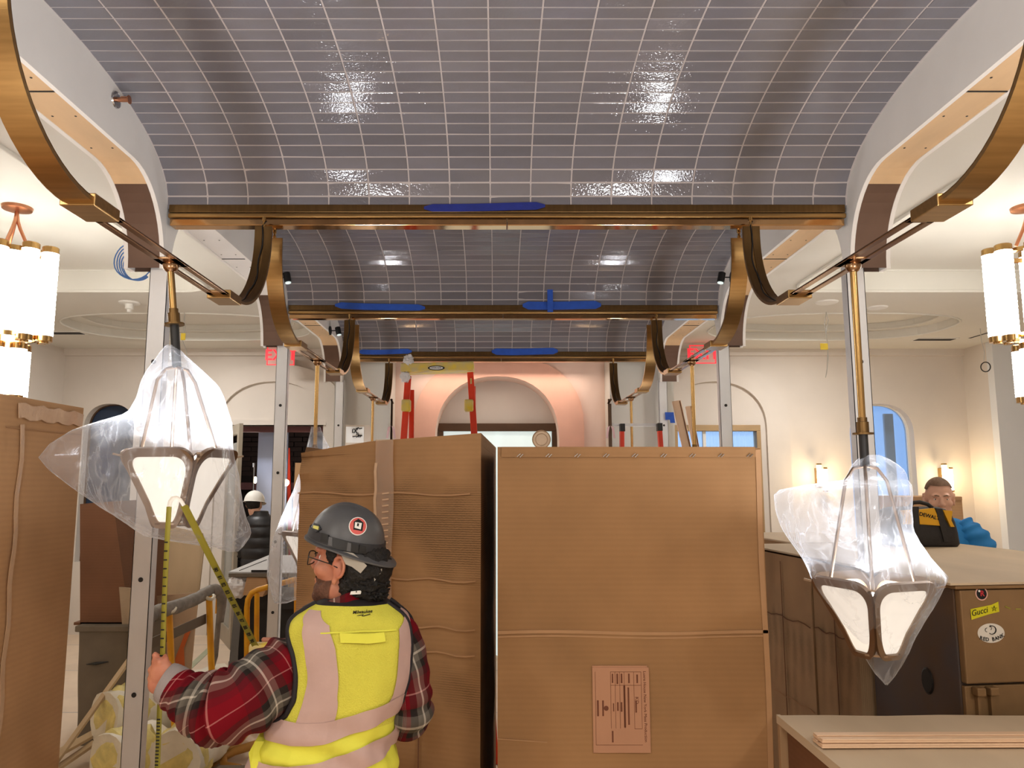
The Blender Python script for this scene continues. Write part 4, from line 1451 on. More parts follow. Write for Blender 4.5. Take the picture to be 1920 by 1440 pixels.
# big carton at the left edge
zL = CAMZ + .302
H0, H1, H2, H3 = (-2.95, 2.05), (-1.752, 2.05), (-1.752, 3.16), (-2.95, 3.16)
cl = carton('cardboard_carton', 'big brown carton cut by the left edge of the picture, with shiny wrinkled tape', [H0, H1, H2, H3], [zL] * 4, M_CARD3, 'tall cartons at the sides', seed=8, bulge=.01)
ze = CAMZ + .22
strip_on('parcel_tape', H1, H2, [(lerp(.60, .985, k / 12), zL - .052 + .006 * math.sin(k * 2)) for k in range(13)], .055, M_TAPES, cl, .010)
strip_on('parcel_tape', H1, H2, [(.635 + .006 * math.sin(k * 1.4), lerp(.2, zL - .10, k / 30)) for k in range(31)], .022, M_TAPES, cl, .008)
strip_on('crease', H1, H2, [(lerp(.55, .985, k / 8), zL - .115) for k in range(9)], .004, M_CREASE, cl, .006)

# ================================================================== RIGHT: gang box, stacked cartons, plywood, low case
ang = math.radians(7.2)
A = V((1.775, 2.98, 0))
ux, uy = V((math.cos(ang), math.sin(ang), 0)), V((-math.sin(ang), math.cos(ang), 0))
ZG = 1.555
def gb(u, v, z):
    return A + ux * u + uy * v + V((0, 0, z))
def gbox(mb, u0, u1, v0, v1, z0, z1, mi=0):
    M = Matrix((ux, uy, V((0, 0, 1)))).transposed().to_4x4()
    M.translation = A
    return mb.box(u0, u1, v0, v1, z0, z1, mi, M)
gx = thing('tool_chest', 'brown steel job chest with stickers, a yellow tape strip and a dark scuffed side', 'chest', gb(.7, .3, 0))
D_ = .56
obj('chest_body', gbox(MB(), 0.015, 1.36, 0.02, D_, 0.0, ZG - .026), M_GANGL, gx, bevel=.006)
obj('front_panel', gbox(MB(), .02, 1.36, -.012, .02, 1.175, ZG - .030), M_GANG, gx, bevel=.006)
obj('lower_front', gbox(MB(), .02, 1.36, .0, .02, .0, 1.165), M_GANG, gx, bevel=.004)
obj('lid', gbox(MB(), -.004, 1.38, -.022, D_ + .02, ZG - .026, ZG - .012), M_GANG, gx, bevel=.004)
hp = frame(gb(.013, .20, ZG - .42), -uy, (0, 0, 1))
obj('hand_hole', MB().lathe([(.036, 0), (.030, .004), (0, .004)], hp @ Matrix.Scale(1.5, 4, (0, 1, 0)), 20), M_BLACK, gx)
for u in (.045, .10):
    obj('latch', gbox(MB(), u, u + .036, -.035, -.002, 1.135, 1.165), M_GANG, gx, bevel=.004)
    obj('latch_tongue', gbox(MB(), u + .012, u + .024, -.016, .0, 1.02, 1.14), M_GANG, gx)
# stickers on the front panel
def fpt(px, py):
    # intersection with the front panel plane
    r = ray(px, py)
    n = -uy
    p0 = A - uy * .0125
    o_ = V((0, 0, CAMZ))
    tt = (p0 - o_).dot(n) / r.dot(n)
    return o_ + r * tt
def disc(name, px, py, rx, rz, mt, off, parent, n=32, tilt=0):
    c = fpt(px, py) - uy * off
    M = frame(c, ux, (0, 0, 1)) @ Matrix.Rotation(tilt, 4, 'Z')
    return obj(name, MB().lathe([(1, 0), (1, .0006), (0, .0006)], M @ Matrix.Diagonal((rx, rz, 1, 1)), n), mt, parent)
sc_ = 2.98 / 1432
s1 = tagit(disc('round_sticker', 1840, 1113, 12.6 * sc_, 12.6 * sc_, mat('sticker_pink', (232, 180, 164), 0.5), .0005, None), 'small round black and red sticker on the brown chest', 'sticker')
disc('sticker_field', 1840, 1113, 10.4 * sc_, 10.4 * sc_, M_INKK, .0012, s1)
text('lettering', 'R', .030, frame(fpt(1841, 1113) - uy * .002, ux, (0, 0, 1)), mat('sticker_letter', (196, 40, 52), 0.5), s1, bold=.0006)
disc('ball_mark', 1835, 1108, 2 * sc_, 2 * sc_, M_WHITE, .0026, s1)
pts2 = [(1819, 1142), (1858, 1134), (1871, 1128), (1873, 1147), (1852, 1152), (1821, 1162)]
mb = MB()
P = [fpt(*p) - uy * .001 for p in pts2]
mb.add(P + [p - uy * .001 for p in P], [(0, 1, 2, 3, 4, 5), (11, 10, 9, 8, 7, 6)] + [(i, (i + 1) % 6, (i + 1) % 6 + 6, i + 6) for i in range(6)])
ys = tagit(obj('yellow_tape', mb, mat('tape_chartreuse', (214, 206, 20), 0.55)), 'strip of yellow tape with a handwritten word and a star on the chest', 'tape')
tl = (fpt(1873, 1138) - fpt(1819, 1152)).normalized()
text('lettering', 'Gucci', .031, frame(fpt(1835, 1147) - uy * .0028, tl, (0, 0, 1)), M_INKK, ys, shear=.3)
st = []
for k in range(6):
    a = pi / 2 + k * 4 * pi / 5
    st.append(fpt(1863 + 5.5 * math.cos(a), 1141 - 5.5 * math.sin(a)) - uy * .003)
obj('star_mark', MB().tube(st, .0009, 5), M_INKK, ys)
os_ = tagit(disc('oval_sticker', 1858, 1187, 27.5 * sc_, 17.5 * sc_, mat('sticker_white', (226, 218, 206), 0.5), .0005, None, 40), 'white oval sticker with a horseshoe mug and two words on the chest', 'sticker')
arc = []
for i in range(13):
    a = pi * 1.28 + (pi * 1.44) * i / 12
    arc.append(fpt(1859 + 7.2 * math.cos(a + pi * .0), 1181 - 8.0 * math.sin(a)) - uy * .002)
obj('horseshoe_mark', MB().tube(arc, .0042, 6, flat=.3), M_INKK, os_, smooth=60)
obj('mug_handle', MB().tube([fpt(1859 - 9 + 3.6 * math.cos(a), 1181 + 3.6 * math.sin(a)) - uy * .002 for a in [pi * .5 + pi * k / 8 for k in range(9)]], .0011, 5), M_INKK, os_)
obj('steam_mark', MB().tube([fpt(1857 + 1.6 * math.sin(k), 1181 - 1.9 * k) - uy * .002 for k in range(6)], .0010, 5), M_INKK, os_)
word = 'RED BANK'
for i, ch_ in enumerate(word):
    if ch_ == ' ': continue
    f_ = (i - 3.5) / 3.5
    pos = fpt(1859 + 20 * f_, 1199 - 5.0 * f_ * f_ - 2.2 * f_) - uy * .002
    a = .36 * f_ + .1
    text('lettering', ch_, .0195, frame(pos, ux * math.cos(a) + V((0, 0, 1)) * math.sin(a), V((0, 0, 1)) * math.cos(a) - ux * math.sin(a)), M_INKK, os_, bold=.0004)
for i, (px, py) in enumerate(((1889, 1139), (1909, 1143))):
    a, b = fpt(px - 5, py - 2 + i), fpt(px + 5, py + 2 - 3 * i)
    o = tagit(obj('tape_scrap', MB().bar(a - uy * .001, b - uy * .001, .005, .001, up=tuple(-uy)), M_TAPEM), ['straight torn scrap of pale tape left on the chest', 'curled torn scrap of pale tape at the far right of the chest'][i], 'tape')
# cartons stacked behind the chest along the aisle
for k, (v0, v1, lab) in enumerate(((D_ + .05, .98, 'carton between the dark chest side and the plastic-wrapped lamp'), (.99, 1.60, 'dull carton beside the right edge of the stapled carton, below the plywood sheet'))):
    bs = [gb(-.02 - .006 * k, v0, 0), gb(.62, v0, 0), gb(.62, v1, 0), gb(-.02 - .006 * k, v1, 0)]
    bs = [(p.x, p.y) for p in bs]
    c = carton('cardboard_carton', lab, bs, [ZG - .02] * 4, M_CARD4, 'cartons behind the job chest', seed=20 + k, bulge=.008)
    strip_on('crease', bs[3], bs[0], [(lerp(.02, .98, q / 10), 1.20 + .008 * math.sin(q * 1.7)) for q in range(11)], .005, M_CARDD, c, .008)
    strip_on('crease', bs[3], bs[0], [(lerp(.3, .98, q / 10), .78 + .005 * math.sin(q * 1.7)) for q in range(11)], .005, M_CREASE, c, .008)
    strip_on('seam', bs[3], bs[0], [(.52, lerp(.1, 1.5, q / 10)) for q in range(11)], .006, M_CARDD, c, .008)
psh = thing('plywood_sheet', 'dusty pale board lying over the chest and the cartons, under the tool bag', 'board', gb(.6, 1.6, ZG - .012))
obj('board', gbox(MB(), -.03, 1.32, -.03, 1.95, ZG - .012, ZG).v and gbox(MB(), -.03, 1.32, -.028, 1.75, ZG - .010, ZG), M_CARDT, psh, bevel=.002)
psh2 = thing('plywood_sheet', 'narrow pale board behind the plastic bag, right of the stapled carton', 'board', gb(.2, 2.4, ZG - .012))
obj('board', gbox(MB(), .34, .98, 1.80, 2.72, ZG - .012, ZG - .001), M_CARDT, psh2, bevel=.002)
bs = [gb(.36, 1.80, 0), gb(.95, 1.80, 0), gb(.95, 2.7, 0), gb(.36, 2.7, 0)]
carton('wooden_crate', 'crate carrying the narrow pale board beyond the cartons', [(p.x, p.y) for p in bs], [ZG - .014] * 4, M_CARD4, seed=31)

# low cardboard-topped case, bottom right
zl_ = 1.075
case = thing('low_case', 'low wide case with a dusty cardboard top, bottom right, carrying pine mouldings', 'case', (2.0, 2.3, 0))
x0f, x0b = 1.06, 1.055
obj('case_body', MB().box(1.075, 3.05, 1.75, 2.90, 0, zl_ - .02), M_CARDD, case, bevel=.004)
mb = MB()
rows = []
for i in range(15):
    y = lerp(1.72, 2.93, i / 14)
    rows.append([V((lerp(1.055, 3.08, j / 20), y, zl_ + .004 * noise.noise(V((j * .4, i * .5, 2))))) for j in range(21)])
mb.loft(rows, loop=False)
mb.loft([[p - V((0, 0, .012)) for p in r] for r in rows], loop=False)
obj('top_sheet', mb, M_CARDT, case, smooth=60)
obj('edge_strip', MB().bar((1.062, 1.72, zl_ - .012), (1.056, 2.93, zl_ - .012), .014, .03), M_CARDT, case)
obj('crate_front', MB().box(1.05, 3.1, 2.905, 2.925, 0, zl_ - .03), M_CARD4, case)
for k, (z, y) in enumerate(((zl_ + .0055, 2.60), (zl_ + .0200, 2.606))):
    a = Qz(1520, 1400, z)
    d_ = V((1, .012, 0)).normalized()
    st_ = V((1.062 + .004 * k, y, z + .006))
    t = thing('pine_moulding', ['lower of the two pine mouldings lying on the low case', 'upper of the two pine mouldings lying on the low case'][k], 'moulding', st_, 'pine mouldings on the low case')
    M = Matrix((d_, V((0, 0, 1)).cross(d_), V((0, 0, 1)))).transposed().to_4x4()
    M.translation = st_
    obj('strip', MB().box(0, 1.9, -.035, .035, -.006, .0015, 0, M), M_PINE, t, bevel=.0015)
    obj('bead', MB().box(0.001, 1.9, -.036, -.012, .0015, .0062, 0, M), M_PINE, t, bevel=.002)
    obj('bead', MB().box(0.001, 1.9, .006, .036, .0015, .0062, 0, M), M_PINE, t, bevel=.002)

# ================================================================== TOOL BAG
def bag_tool():
    d = 4.50
    bl, br = Q(1704, 1022, d), Q(1803, 1022, d)
    tlp, trp = Q(1690, 951, d), Q(1790, 953, d)
    x0, x1 = Q(1680, 1022, d).x, br.x
    zb_ = ZG + .001
    zt_ = Q(1740, 952, d).z
    t = thing('tool_bag', 'black and yellow tool bag standing in front of the man in the blue jacket', 'bag', ((x0 + x1) / 2, d + .14, zb_))
    rings = []
    for z_, ins, dep in ((0, .0, .14), (.02, -.006, .15), (.10, .0, .15), (.18, .006, .14), (.24, .012, .12), (.275, .03, .09), (.288, .05, .04)):
        zz = zb_ + z_ / .288 * (zt_ - zb_)
        ring = []
        for a, b in rrect(x0 + ins, x1 - ins, d + .14 - dep, d + .14 + dep, min(.05, dep * .8), 5):
            ring.append(V((a, b, zz + .004 * noise.noise(V((a * 20, b * 20, zz * 20))))))
        rings.append(ring)
    obj('bag_body', MB().loft(rings), M_BAGK, t, smooth=60)
    yf = d - .016
    def fp(px, py):
        return Q(px, py, yf)
    def patch(name, pts, mt, off=.0, th=.004):
        P = [fp(*p) - V((0, off, 0)) for p in pts]
        n = len(P)
        return obj(name, MB().add(P + [p + V((0, .03, 0)) for p in P], [tuple(range(n)), tuple(range(2 * n - 1, n - 1, -1))] + [(i, (i + 1) % n, (i + 1) % n + n, i + n) for i in range(n)]), mt, t)
    patch('yellow_panel', [(1722, 956), (1752, 953), (1766, 986), (1725, 983)], M_BAGY)
    patch('yellow_panel', [(1768, 956), (1786, 958), (1784, 976), (1790, 988), (1783, 988)], M_BAGY)
    patch('yellow_panel', [(1692, 958), (1708, 956), (1711, 983), (1695, 983), (1699, 970)], M_BAGY)
    patch('handle_strap', [(1711, 950), (1722, 950), (1724, 1016), (1713, 1016)], M_BAGK, .004)
    patch('handle_strap', [(1754, 953), (1766, 954), (1782, 1016), (1770, 1016)], M_BAGK, .004)
    text('lettering', 'DEWALT', .030, frame(fp(1742.5, 968) - V((0, .0015, 0)), fp(1756, 971.5) - fp(1729, 965), (0, 0, 1)), M_INKK, t, bold=.0008)
    pth = [fp(1717, 951), fp(1722, 943) , fp(1735, 942), fp(1750, 946), fp(1759, 953)]
    obj('handle', MB().tube([p + V((0, .06, .0)) for p in pth], .012, 8), M_BAGK, t, smooth=60)
bag_tool()

# ================================================================== LADDERS
def rail_bar(mb, a, b, wd, dp):
    return mb.bar(a, b, wd, dp, up=(0, 1, 0))
def stepladder():
    d = 5.9
    t = thing('step_ladder', 'orange fibreglass step ladder with a yellow top cap, behind the worn carton', 'ladder', Q(825, 1000, d) * V((1, 1, 0)))
    L0, L1 = Q(766, 706, d), Q(780, 812, d)
    R0, R1 = Q(882, 699, d), Q(897, 812, d)
    def down(a, b):
        dv = (b - a).normalized()
        return a + dv * (a.z / -dv.z)
    lb_, rb_ = Q(768, 706, d), Q(882, 699, d)
    for k, (a, ext) in enumerate(((L0, -.10), (R0, .20))):
        foot = V((a.x + ext, d - .45, 0.0))
        obj('front_rail', MB().bar(a + V((0, -.02, 0)), foot, .05, .03, up=(0, 1, 0)), M_ORANGE, t, bevel=.004)
        foot2 = V((a.x + ext * 1.2 + (.06 if k == 0 else .03), d + .60, 0))
        foot2.x = a.x + (-.02 if k == 0 else .03)
        obj('rear_rail', MB().bar(a + V((.02, .06, -.1)), foot2, .04, .028, up=(0, 1, 0)), M_ORANGE, t, bevel=.004)
        c = Q(764 if k == 0 else 880, 762, d)
        obj('hinge_cover', MB().box(c.x - .035, c.x + .035, d - .12, d - .04, c.z - .05, c.z + .045), M_YEL, t, bevel=.012)
        obj('rail_label', MB().bar(a + V((.006 if k else -.02, -.042, -.05)), a + V((.02 if k else -.01, -.10, -.5)), .012, .004, up=(0, 1, 0)), M_YEL if k else M_ORANGE, t)
    cz = Q(820, 690, d).z
    xa_, xb_ = Q(753, 690, d).x, Q(889, 690, d).x
    M = frame(((xa_ + xb_) / 2, d, cz), (1, 0, .03), (0, 1, 0))
    obj('top_cap', MB().box(-(xb_ - xa_) / 2, (xb_ - xa_) / 2, -.08, .10, -.036, .036, 0, M), M_YEL, t, bevel=.01)
    cl_ = Q(818, 690, d - .085)
    Ml = frame(cl_, (1, 0, .0), (0, 0, 1))
    obj('badge', MB().lathe([(1, 0), (1, .002), (0, .002)], Ml @ Matrix.Diagonal((.066, .019, 1, 1)), 28), M_INKK, t)
    obj('badge_field', MB().lathe([(1, 0.001), (1, .003), (0, .003)], Ml @ Matrix.Diagonal((.054, .013, 1, 1)), 28), M_WHITE, t)
    text('lettering', 'WERNER', .020, frame(cl_ - V((0, .0035, 0)), (1, 0, 0), (0, 0, 1)), M_INKK, t)
    for z in (.45, .85, 1.25, 1.65):
        obj('tread', MB().bar((lerp(L0.x - .10, L0.x, z / 2.7), d - .45 * (1 - z / 2.75), z), (lerp(R0.x + .2, R0.x, z / 2.7), d - .45 * (1 - z / 2.75), z), .09, .025), M_CHROME, t)
    # crumpled plastic on the cap
    for nm, px, py, r_ in (('plastic_knot', 766, 676, .045), ('plastic_knot', 760, 706, .045)):
        c = Q(px, py, d - .06)
        tt = MB().ball(c, (r_ * .9, r_ * .7, r_), n=20, m=14, fn=lambda q: 1 + .45 * noise.noise(q * 3.1 + V((px, 0, 0))))
        tagit(obj('plastic_scrap', tt, M_FILM2, None, smooth=30), ['white plastic scrap bunched on top of the ladder cap', 'white plastic scrap hanging under the left end of the ladder cap'][0 if py < 690 else 1], 'plastic')
    return t
M_FILM2 = mat('white_plastic_scrap', (236, 232, 230), 0.35, var=0.05, bump=.5, bscale=30)
stepladder()
def ext_ladder():
    d = 6.3
    t = thing('ladder', 'orange ladder with black caps and a steel top bar, right of the far peach arch', 'ladder', Q(1200, 1000, d) * V((1, 1, 0)))
    for k, (px, py, bx_) in enumerate(((1166, 796, -.05), (1236, 795, .10))):
        a = Q(px, py, d)
        foot = V((a.x + bx_, d, 0))
        obj('rail', MB().bar(a, foot, .034, .06, up=(0, 1, 0)), M_ORANGE, t, bevel=.004)
        obj('rail_cap', MB().box(a.x - .019, a.x + .022, d - .034, d + .034, a.z - .06, a.z + .006), M_BLACK, t, bevel=.004)
    a, b = Q(1150, 796, d), Q(1236, 796, d)
    obj('top_bar', MB().bar(a + V((0, .05, 0)), b + V((0, .05, 0)), .03, .025), M_STUD, t)
    for z in (.4, .75, 1.1, 1.45, 1.8):
        obj('rung', MB().tube([V((Q(1166, 796, d).x, d, z)), V((Q(1236, 796, d).x + .03, d, z))], .015, 10), M_STUD, t, smooth=50)
ext_ladder()
# boards leaning at the right pier
for k, (pt, pb_, wd, lab) in enumerate(((1268, 1283, .115, 'wider of two pale boards leaning beside the blue tape'), (1291, 1301, .085, 'narrower of two pale boards leaning left of the blue glass'))):
    d = 6.25 + .14 * k
    top = Q(pt, (752, 762)[k], d)
    q = Q(pb_, 832, d)
    dr = (q - top).normalized()
    foot = top + dr * (top.z / -dr.z)
    foot.y = d - .35
    t = tagit(obj('timber_board', MB().bar(top, foot, wd * .62, .03, up=(0, 1, 0)), M_PINE, bevel=.003), lab, 'board', 'boards leaning at the right pier')
    obj('rebate', MB().bar(top + V((wd * .22, -.016, 0)), foot + V((wd * .22, -.016, 0)), .008, .004, up=(0, 1, 0)), M_CARDD, t)

# ================================================================== SMALL THINGS ON WALLS AND CEILING
# exit signs
for k, (px0, px1, py0, py1, d, lab) in enumerate(((502, 551, 649, 684, 9.3, 'red lit exit sign behind the left steel stud'), (1293, 1342, 648, 681, 9.3, 'red lit exit sign behind the right hanger bar'))):
    a, b = Q(px0, py0, d), Q(px1, py1, d)
    t = thing('exit_sign', lab, 'sign', ((a.x + b.x) / 2, d, b.z), 'exit signs on the back wall')
    obj('panel', MB().box(a.x, b.x, d, d + .03, b.z, a.z), M_EXITP, t, bevel=.006)
    mb = MB()
    mb.box(a.x - .006, b.x + .006, d - .004, d, a.z - .006, a.z + .006).box(a.x - .006, b.x + .006, d - .004, d, b.z - .006, b.z + .006)
    mb.box(a.x - .006, a.x + .006, d - .004, d, b.z, a.z).box(b.x - .006, b.x + .006, d - .004, d, b.z, a.z)
    obj('border', mb, M_EXIT, t)
    text('lettering', 'EXIT', .190, frame(((a.x + b.x) / 2, d - .004, (a.z + b.z) / 2), (1, 0, 0), (0, 0, 1)), M_EXIT, t, bold=.003, space=1.05)
    obj('mount', MB().box((a.x + b.x) / 2 - .05, (a.x + b.x) / 2 + .05, d + .03, d + .5, (a.z + b.z) / 2 - .03, (a.z + b.z) / 2 + .03), M_WHITE, t)
# sconces
for k, (px, lab) in enumerate(((1537, 'lit wall sconce left of the arched daylit window'), (1770, 'lit wall sconce above the head of the man in blue'))):
    a, b = Q(px, 873, 9.72), Q(px, 917, 9.72)
    t = thing('wall_sconce', lab, 'sconce', (a.x, 9.72, b.z), 'lit wall sconces')
    for j, dx in enumerate((-.036, .036)):
        obj('glass_tube', MB().lathe([(.03 if i % 2 else .028, lerp(b.z, a.z, i / 12)) for i in range(13)], Matrix.Translation((a.x + dx, 9.66, (0.02, -.03)[j])), 14), M_SCONCE, t, smooth=60)
    for j, dx in enumerate((-.036, .036)):
        for z_ in (b.z - .005, a.z - .015):
            obj('end_cap', MB().lathe([(0.001, z_), (.034, z_), (.034, z_ + .022), (0, z_ + .022)], Matrix.Translation((a.x + dx, 9.66, (0.02, -.03)[j])), 14), M_BRASSR, t, smooth=40)
    obj('back_plate', MB().box(a.x - .04, a.x + .04, 9.70, 9.80, b.z + .03, a.z - .03), M_BRASSR, t, bevel=.005)
    obj('arm', MB().box(a.x - .015, a.x + .015, 9.66, 9.71, (a.z + b.z) / 2 - .01, (a.z + b.z) / 2 + .01), M_BRASSR, t)
    pl_ = bpy.data.lights.new('sconce_light', 'POINT')
    pl_.energy = 4.5; pl_.color = (1.0, 0.72, 0.40); pl_.shadow_soft_size = .06
    po = bpy.data.objects.new('sconce_light', pl_); COL.objects.link(po); po.parent = t; po.location = V((a.x, 9.52, (a.z + b.z) / 2)) - t.location
# blue tapes
def tape(px0, px1, py0, py1, d, mt, lab, off=0.0, skew=0, vert=False):
    a, b = Q(px0, py0, d - off), Q(px1, py1 , d - off)
    P = []
    n = 14
    for i in range(n + 1):
        u = i / n
        e = .35 if i in (0, n) else 1
        px = lerp(px0, px1, u)
        mid = (py0 + py1) / 2 + skew * (u - .5) + math.sin(u * 5) * .8
        h = (py1 - py0) / 2 * (e if not vert else 1)
        P.append((Q(px, mid - h, d - off), Q(px, mid + h, d - off)))
    rows = [[p, q, q + V((0, .0025, 0)), p + V((0, .0025, 0))] for p, q in P]
    return tagit(obj('masking_tape', MB().loft(rows), mt), lab, 'tape', 'blue tape on the canopy')
tape(795, 1022, 381, 395, 3.440, M_NAVYT, 'navy tape strip on the nearest brass beam', skew=-3)
tape(628, 797, 569, 581, 5.520, M_BLUET, 'blue tape strip at the left of the middle brass beam', skew=6)
tt = tape(980, 1127, 565, 580, 5.520, M_BLUET, 'blue tape strip with an upright piece, right of centre on the middle beam')
a, b = Q(1026, 525, 5.49), Q(1037, 585, 5.49)
obj('upright_strip', MB().box(a.x, b.x, 5.488, 5.491, b.z, a.z), M_BLUET, tt)
tape(672, 772, 655, 664, 7.590, M_BLUET, 'short blue tape at the left end of the farthest brass beam')
tape(922, 1046, 653, 665, 7.590, M_BLUET, 'wide blue tape at the middle of the farthest brass beam')
bp = [(1247, 773), (1263, 773), (1266, 793), (1257, 793), (1256, 787), (1248, 787)]
P = [Q(x, y, 7.595) for x, y in bp]
tagit(obj('masking_tape', MB().add(P + [p + V((0, .003, 0)) for p in P], [(0, 1, 2, 3, 4, 5), (11, 10, 9, 8, 7, 6)] + [(i, (i + 1) % 6, (i + 1) % 6 + 6, i + 6) for i in range(6)]), M_BLUET), 'blue tape patch on the right pier stud, beside the leaning boards', 'tape')
# sprinkler on the left gypsum face
sp = Q(217, 187, 1.0)
r = ray(217, 187); p = V((0, 0, CAMZ)) + r * ((CX - W) / r.x)
t = thing('sprinkler_head', 'chrome side sprinkler on the left gypsum arch panel', 'sprinkler', p)
Ms = frame(p, (0, 1, 0), (0, 0, 1))
obj('escutcheon', MB().lathe([(.036, 0), (.034, .006), (.012, .010), (0, .010)], Ms, 24), M_CHROME, t, smooth=40)
obj('nozzle', MB().tube([p, p + V((.05, 0, .0))], .010, 10), M_COPPER, t, smooth=50)
obj('deflector', MB().lathe([(.018, 0), (.018, .003), (0, .003)], frame(p + V((.055, 0, .0)), (0, 1, 0), (0, 0, 1)), 14).bar(p + V((.02, 0, .012)), p + V((.055, 0, .012)), .004, .004), M_COPPER, t)
# small black spotlights on the side panels
for (px, py, sx, lab, tr) in ((533, 520, -1, 'black spotlight on the left side of the second vault', 0), (1352, 520, 1, 'black spotlight with its lens showing on the right side of the second vault', 1), (634, 620, -1, 'black spotlight on the left side of the farthest vault', 0)):
    xx = CX + sx * (W - .002)
    r = ray(px + (22 if sx > 0 else -16), py); p = V((0, 0, CAMZ)) + r * (xx / r.x)
    p = V((xx, p.y, p.z))
    if p.y > 5.4 and p.y < 5.6: p.y = 5.38
    t = thing('spotlight', lab, 'spotlight', p, 'black spotlights in the canopy')
    obj('mount_plate', MB().lathe([(.042, 0), (.042, .012), (0, .012)], frame(p, (0, -sx, 0), (0, 0, 1)), 20), M_BLACK, t, smooth=40)
    e = p + V((-sx * .055, 0, .0))
    obj('arm', MB().tube([p, e], .005, 8), M_BLACK, t)
    dirv = V((-sx * .25, -.15, -1)).normalized()
    obj('lamp_barrel', MB().tube([e + V((-sx * .02, 0, .03)), e + V((-sx * .02, 0, .03)) + dirv * .075], .026, 16), M_BLACK, t, smooth=50)
    obj('lens', MB().tube([e + V((-sx * .02, 0, .03)) + dirv * .0752, e + V((-sx * .02, 0, .03)) + dirv * .078], .021, 16), M_GLASSF, t)
# ceiling items
p = Qz(243, 567, ZC)
t = thing('ceiling_detector', 'white round ceiling detector above the left pendant', 'detector', p)
obj('base', MB().lathe([(0, 0), (.10, 0), (.095, -.014), (.05, -.02), (0, -.02)], Matrix.Translation(p), 24), M_WHITE, t, smooth=40)
obj('sensor', MB().lathe([(.04, -.02), (.04, -.065), (.02, -.075), (.02, -.10), (0, -.10)], Matrix.Translation(p), 16), M_WHITE, t, smooth=40)
for px, py, rx, lab in ((1645, 576, .10, 'round white ceiling cover right of the right steel stud'), (1550, 566, .11, 'round white ceiling cover left of the right steel stud')):
    p = Qz(px, py, ZC)
    tagit(obj('ceiling_cover', MB().lathe([(0, 0), (rx, 0), (rx * .9, -.012), (0, -.016)], Matrix.Translation(p), 28), M_WHITE, smooth=40), lab, 'cover')
for px, py, lx, lab in ((118, 624, .5, 'dark ceiling air slot by the left chandelier'), (1752, 636, .5, 'dark ceiling air slot above the arched daylit window')):
    p = Qz(px, py, ZC)
    t = thing('air_vent', lab, 'vent', p)
    obj('vent_frame', MB().box(p.x - lx / 2, p.x + lx / 2, p.y - .10, p.y + .10, ZC - .006, ZC + .001), M_WHITE, t)
    obj('slot', MB().box(p.x - lx / 2 + .02, p.x + lx / 2 - .02, p.y - .06, p.y + .06, ZC - .009, ZC - .005), M_RUBBER, t)
p, q = Qz(1818, 634, ZC), Qz(1862, 621, ZC)
tagit(obj('ceiling_slot', MB().bar(p, q, .03, .006), M_RUBBER), 'thin dark slot in the ceiling near the right chandelier', 'slot')
# hanging wires with yellow tags, coils
def wires(lab, top, paths, d, tagpx=None, mt=None, r=.004):
    pz = Qz(top[0], top[1], ZC)
    d = pz.y
    t = thing('hanging_wire', lab, 'wire', pz)
    for pa_ in paths:
        obj('wire', MB().tube([pz] + [Q(x, y, d) for x, y in pa_], r, 6), mt or M_WIRE, t, smooth=60)
    if tagpx:
        a, b = Q(tagpx[0], tagpx[1], d), Q(tagpx[2], tagpx[3], d)
        obj('tag', MB().box(a.x, b.x, d - .012, d - .004, b.z, a.z), M_TAGY, t, bevel=.003)
    return t
wires('pair of thin wires with a yellow tag behind the left pendant rod', (346, 586), [[(344, 610), (343, 640), (350, 660), (353, 690)], [(347, 612), (346, 632)]], 8, (340, 625, 348, 638))
wires('pair of looped wires with a yellow tag left of the arched daylit window', (1549, 585), [[(1546, 610), (1551, 640), (1553, 670), (1550, 700), (1548, 708), (1551, 690), (1552, 660)], [(1553, 600), (1549, 625)]], 8, (1537, 644, 1552, 656))
tt = wires('single wire ending in a ring near the right chandelier', (1838, 616), [[(1840, 640), (1846, 660), (1845, 678)]], 8)
pz = Qz(1838, 616, ZC)
obj('ring', MB().tube([Q(1848 + 9 * math.cos(a), 688 + 9 * math.sin(a), pz.y) for a in [2 * pi * k / 20 for k in range(20)]], .006, 6, closed=True), M_RUBBER, tt, smooth=60)
# coil of blue cable at the left
d = 3.75
t = thing('cable_coil', 'loose coil of blue cable hanging at the left arch', 'cable', Q(250, 525, d))
for k in range(5):
    cx_, cy_, rx, ry = 250 + k * 2.2, 490 + k * 2.5, 36 - k * 2.2, 34 - k * 2
    pts = []
    for i in range(22):
        a = -pi * .42 - 2 * pi * .66 * i / 21
        if k == 0: a = -pi * .35 - 2 * pi * .80 * i / 21
        pts.append(Q(cx_ + rx * math.cos(a) * (1 + .03 * math.sin(3 * a + k)), cy_ + ry * math.sin(a), d + .01 * k))
    obj('cable_loop', MB().tube(pts, .0032, 6), M_CABLE, t, smooth=60)
obj('cable_lead', MB().tube([Q(258, 456, d), Q(270, 446, d), V((CX - W - .09, 3.56, CAMZ + 1.03))], .0032, 6), M_CABLE, t)
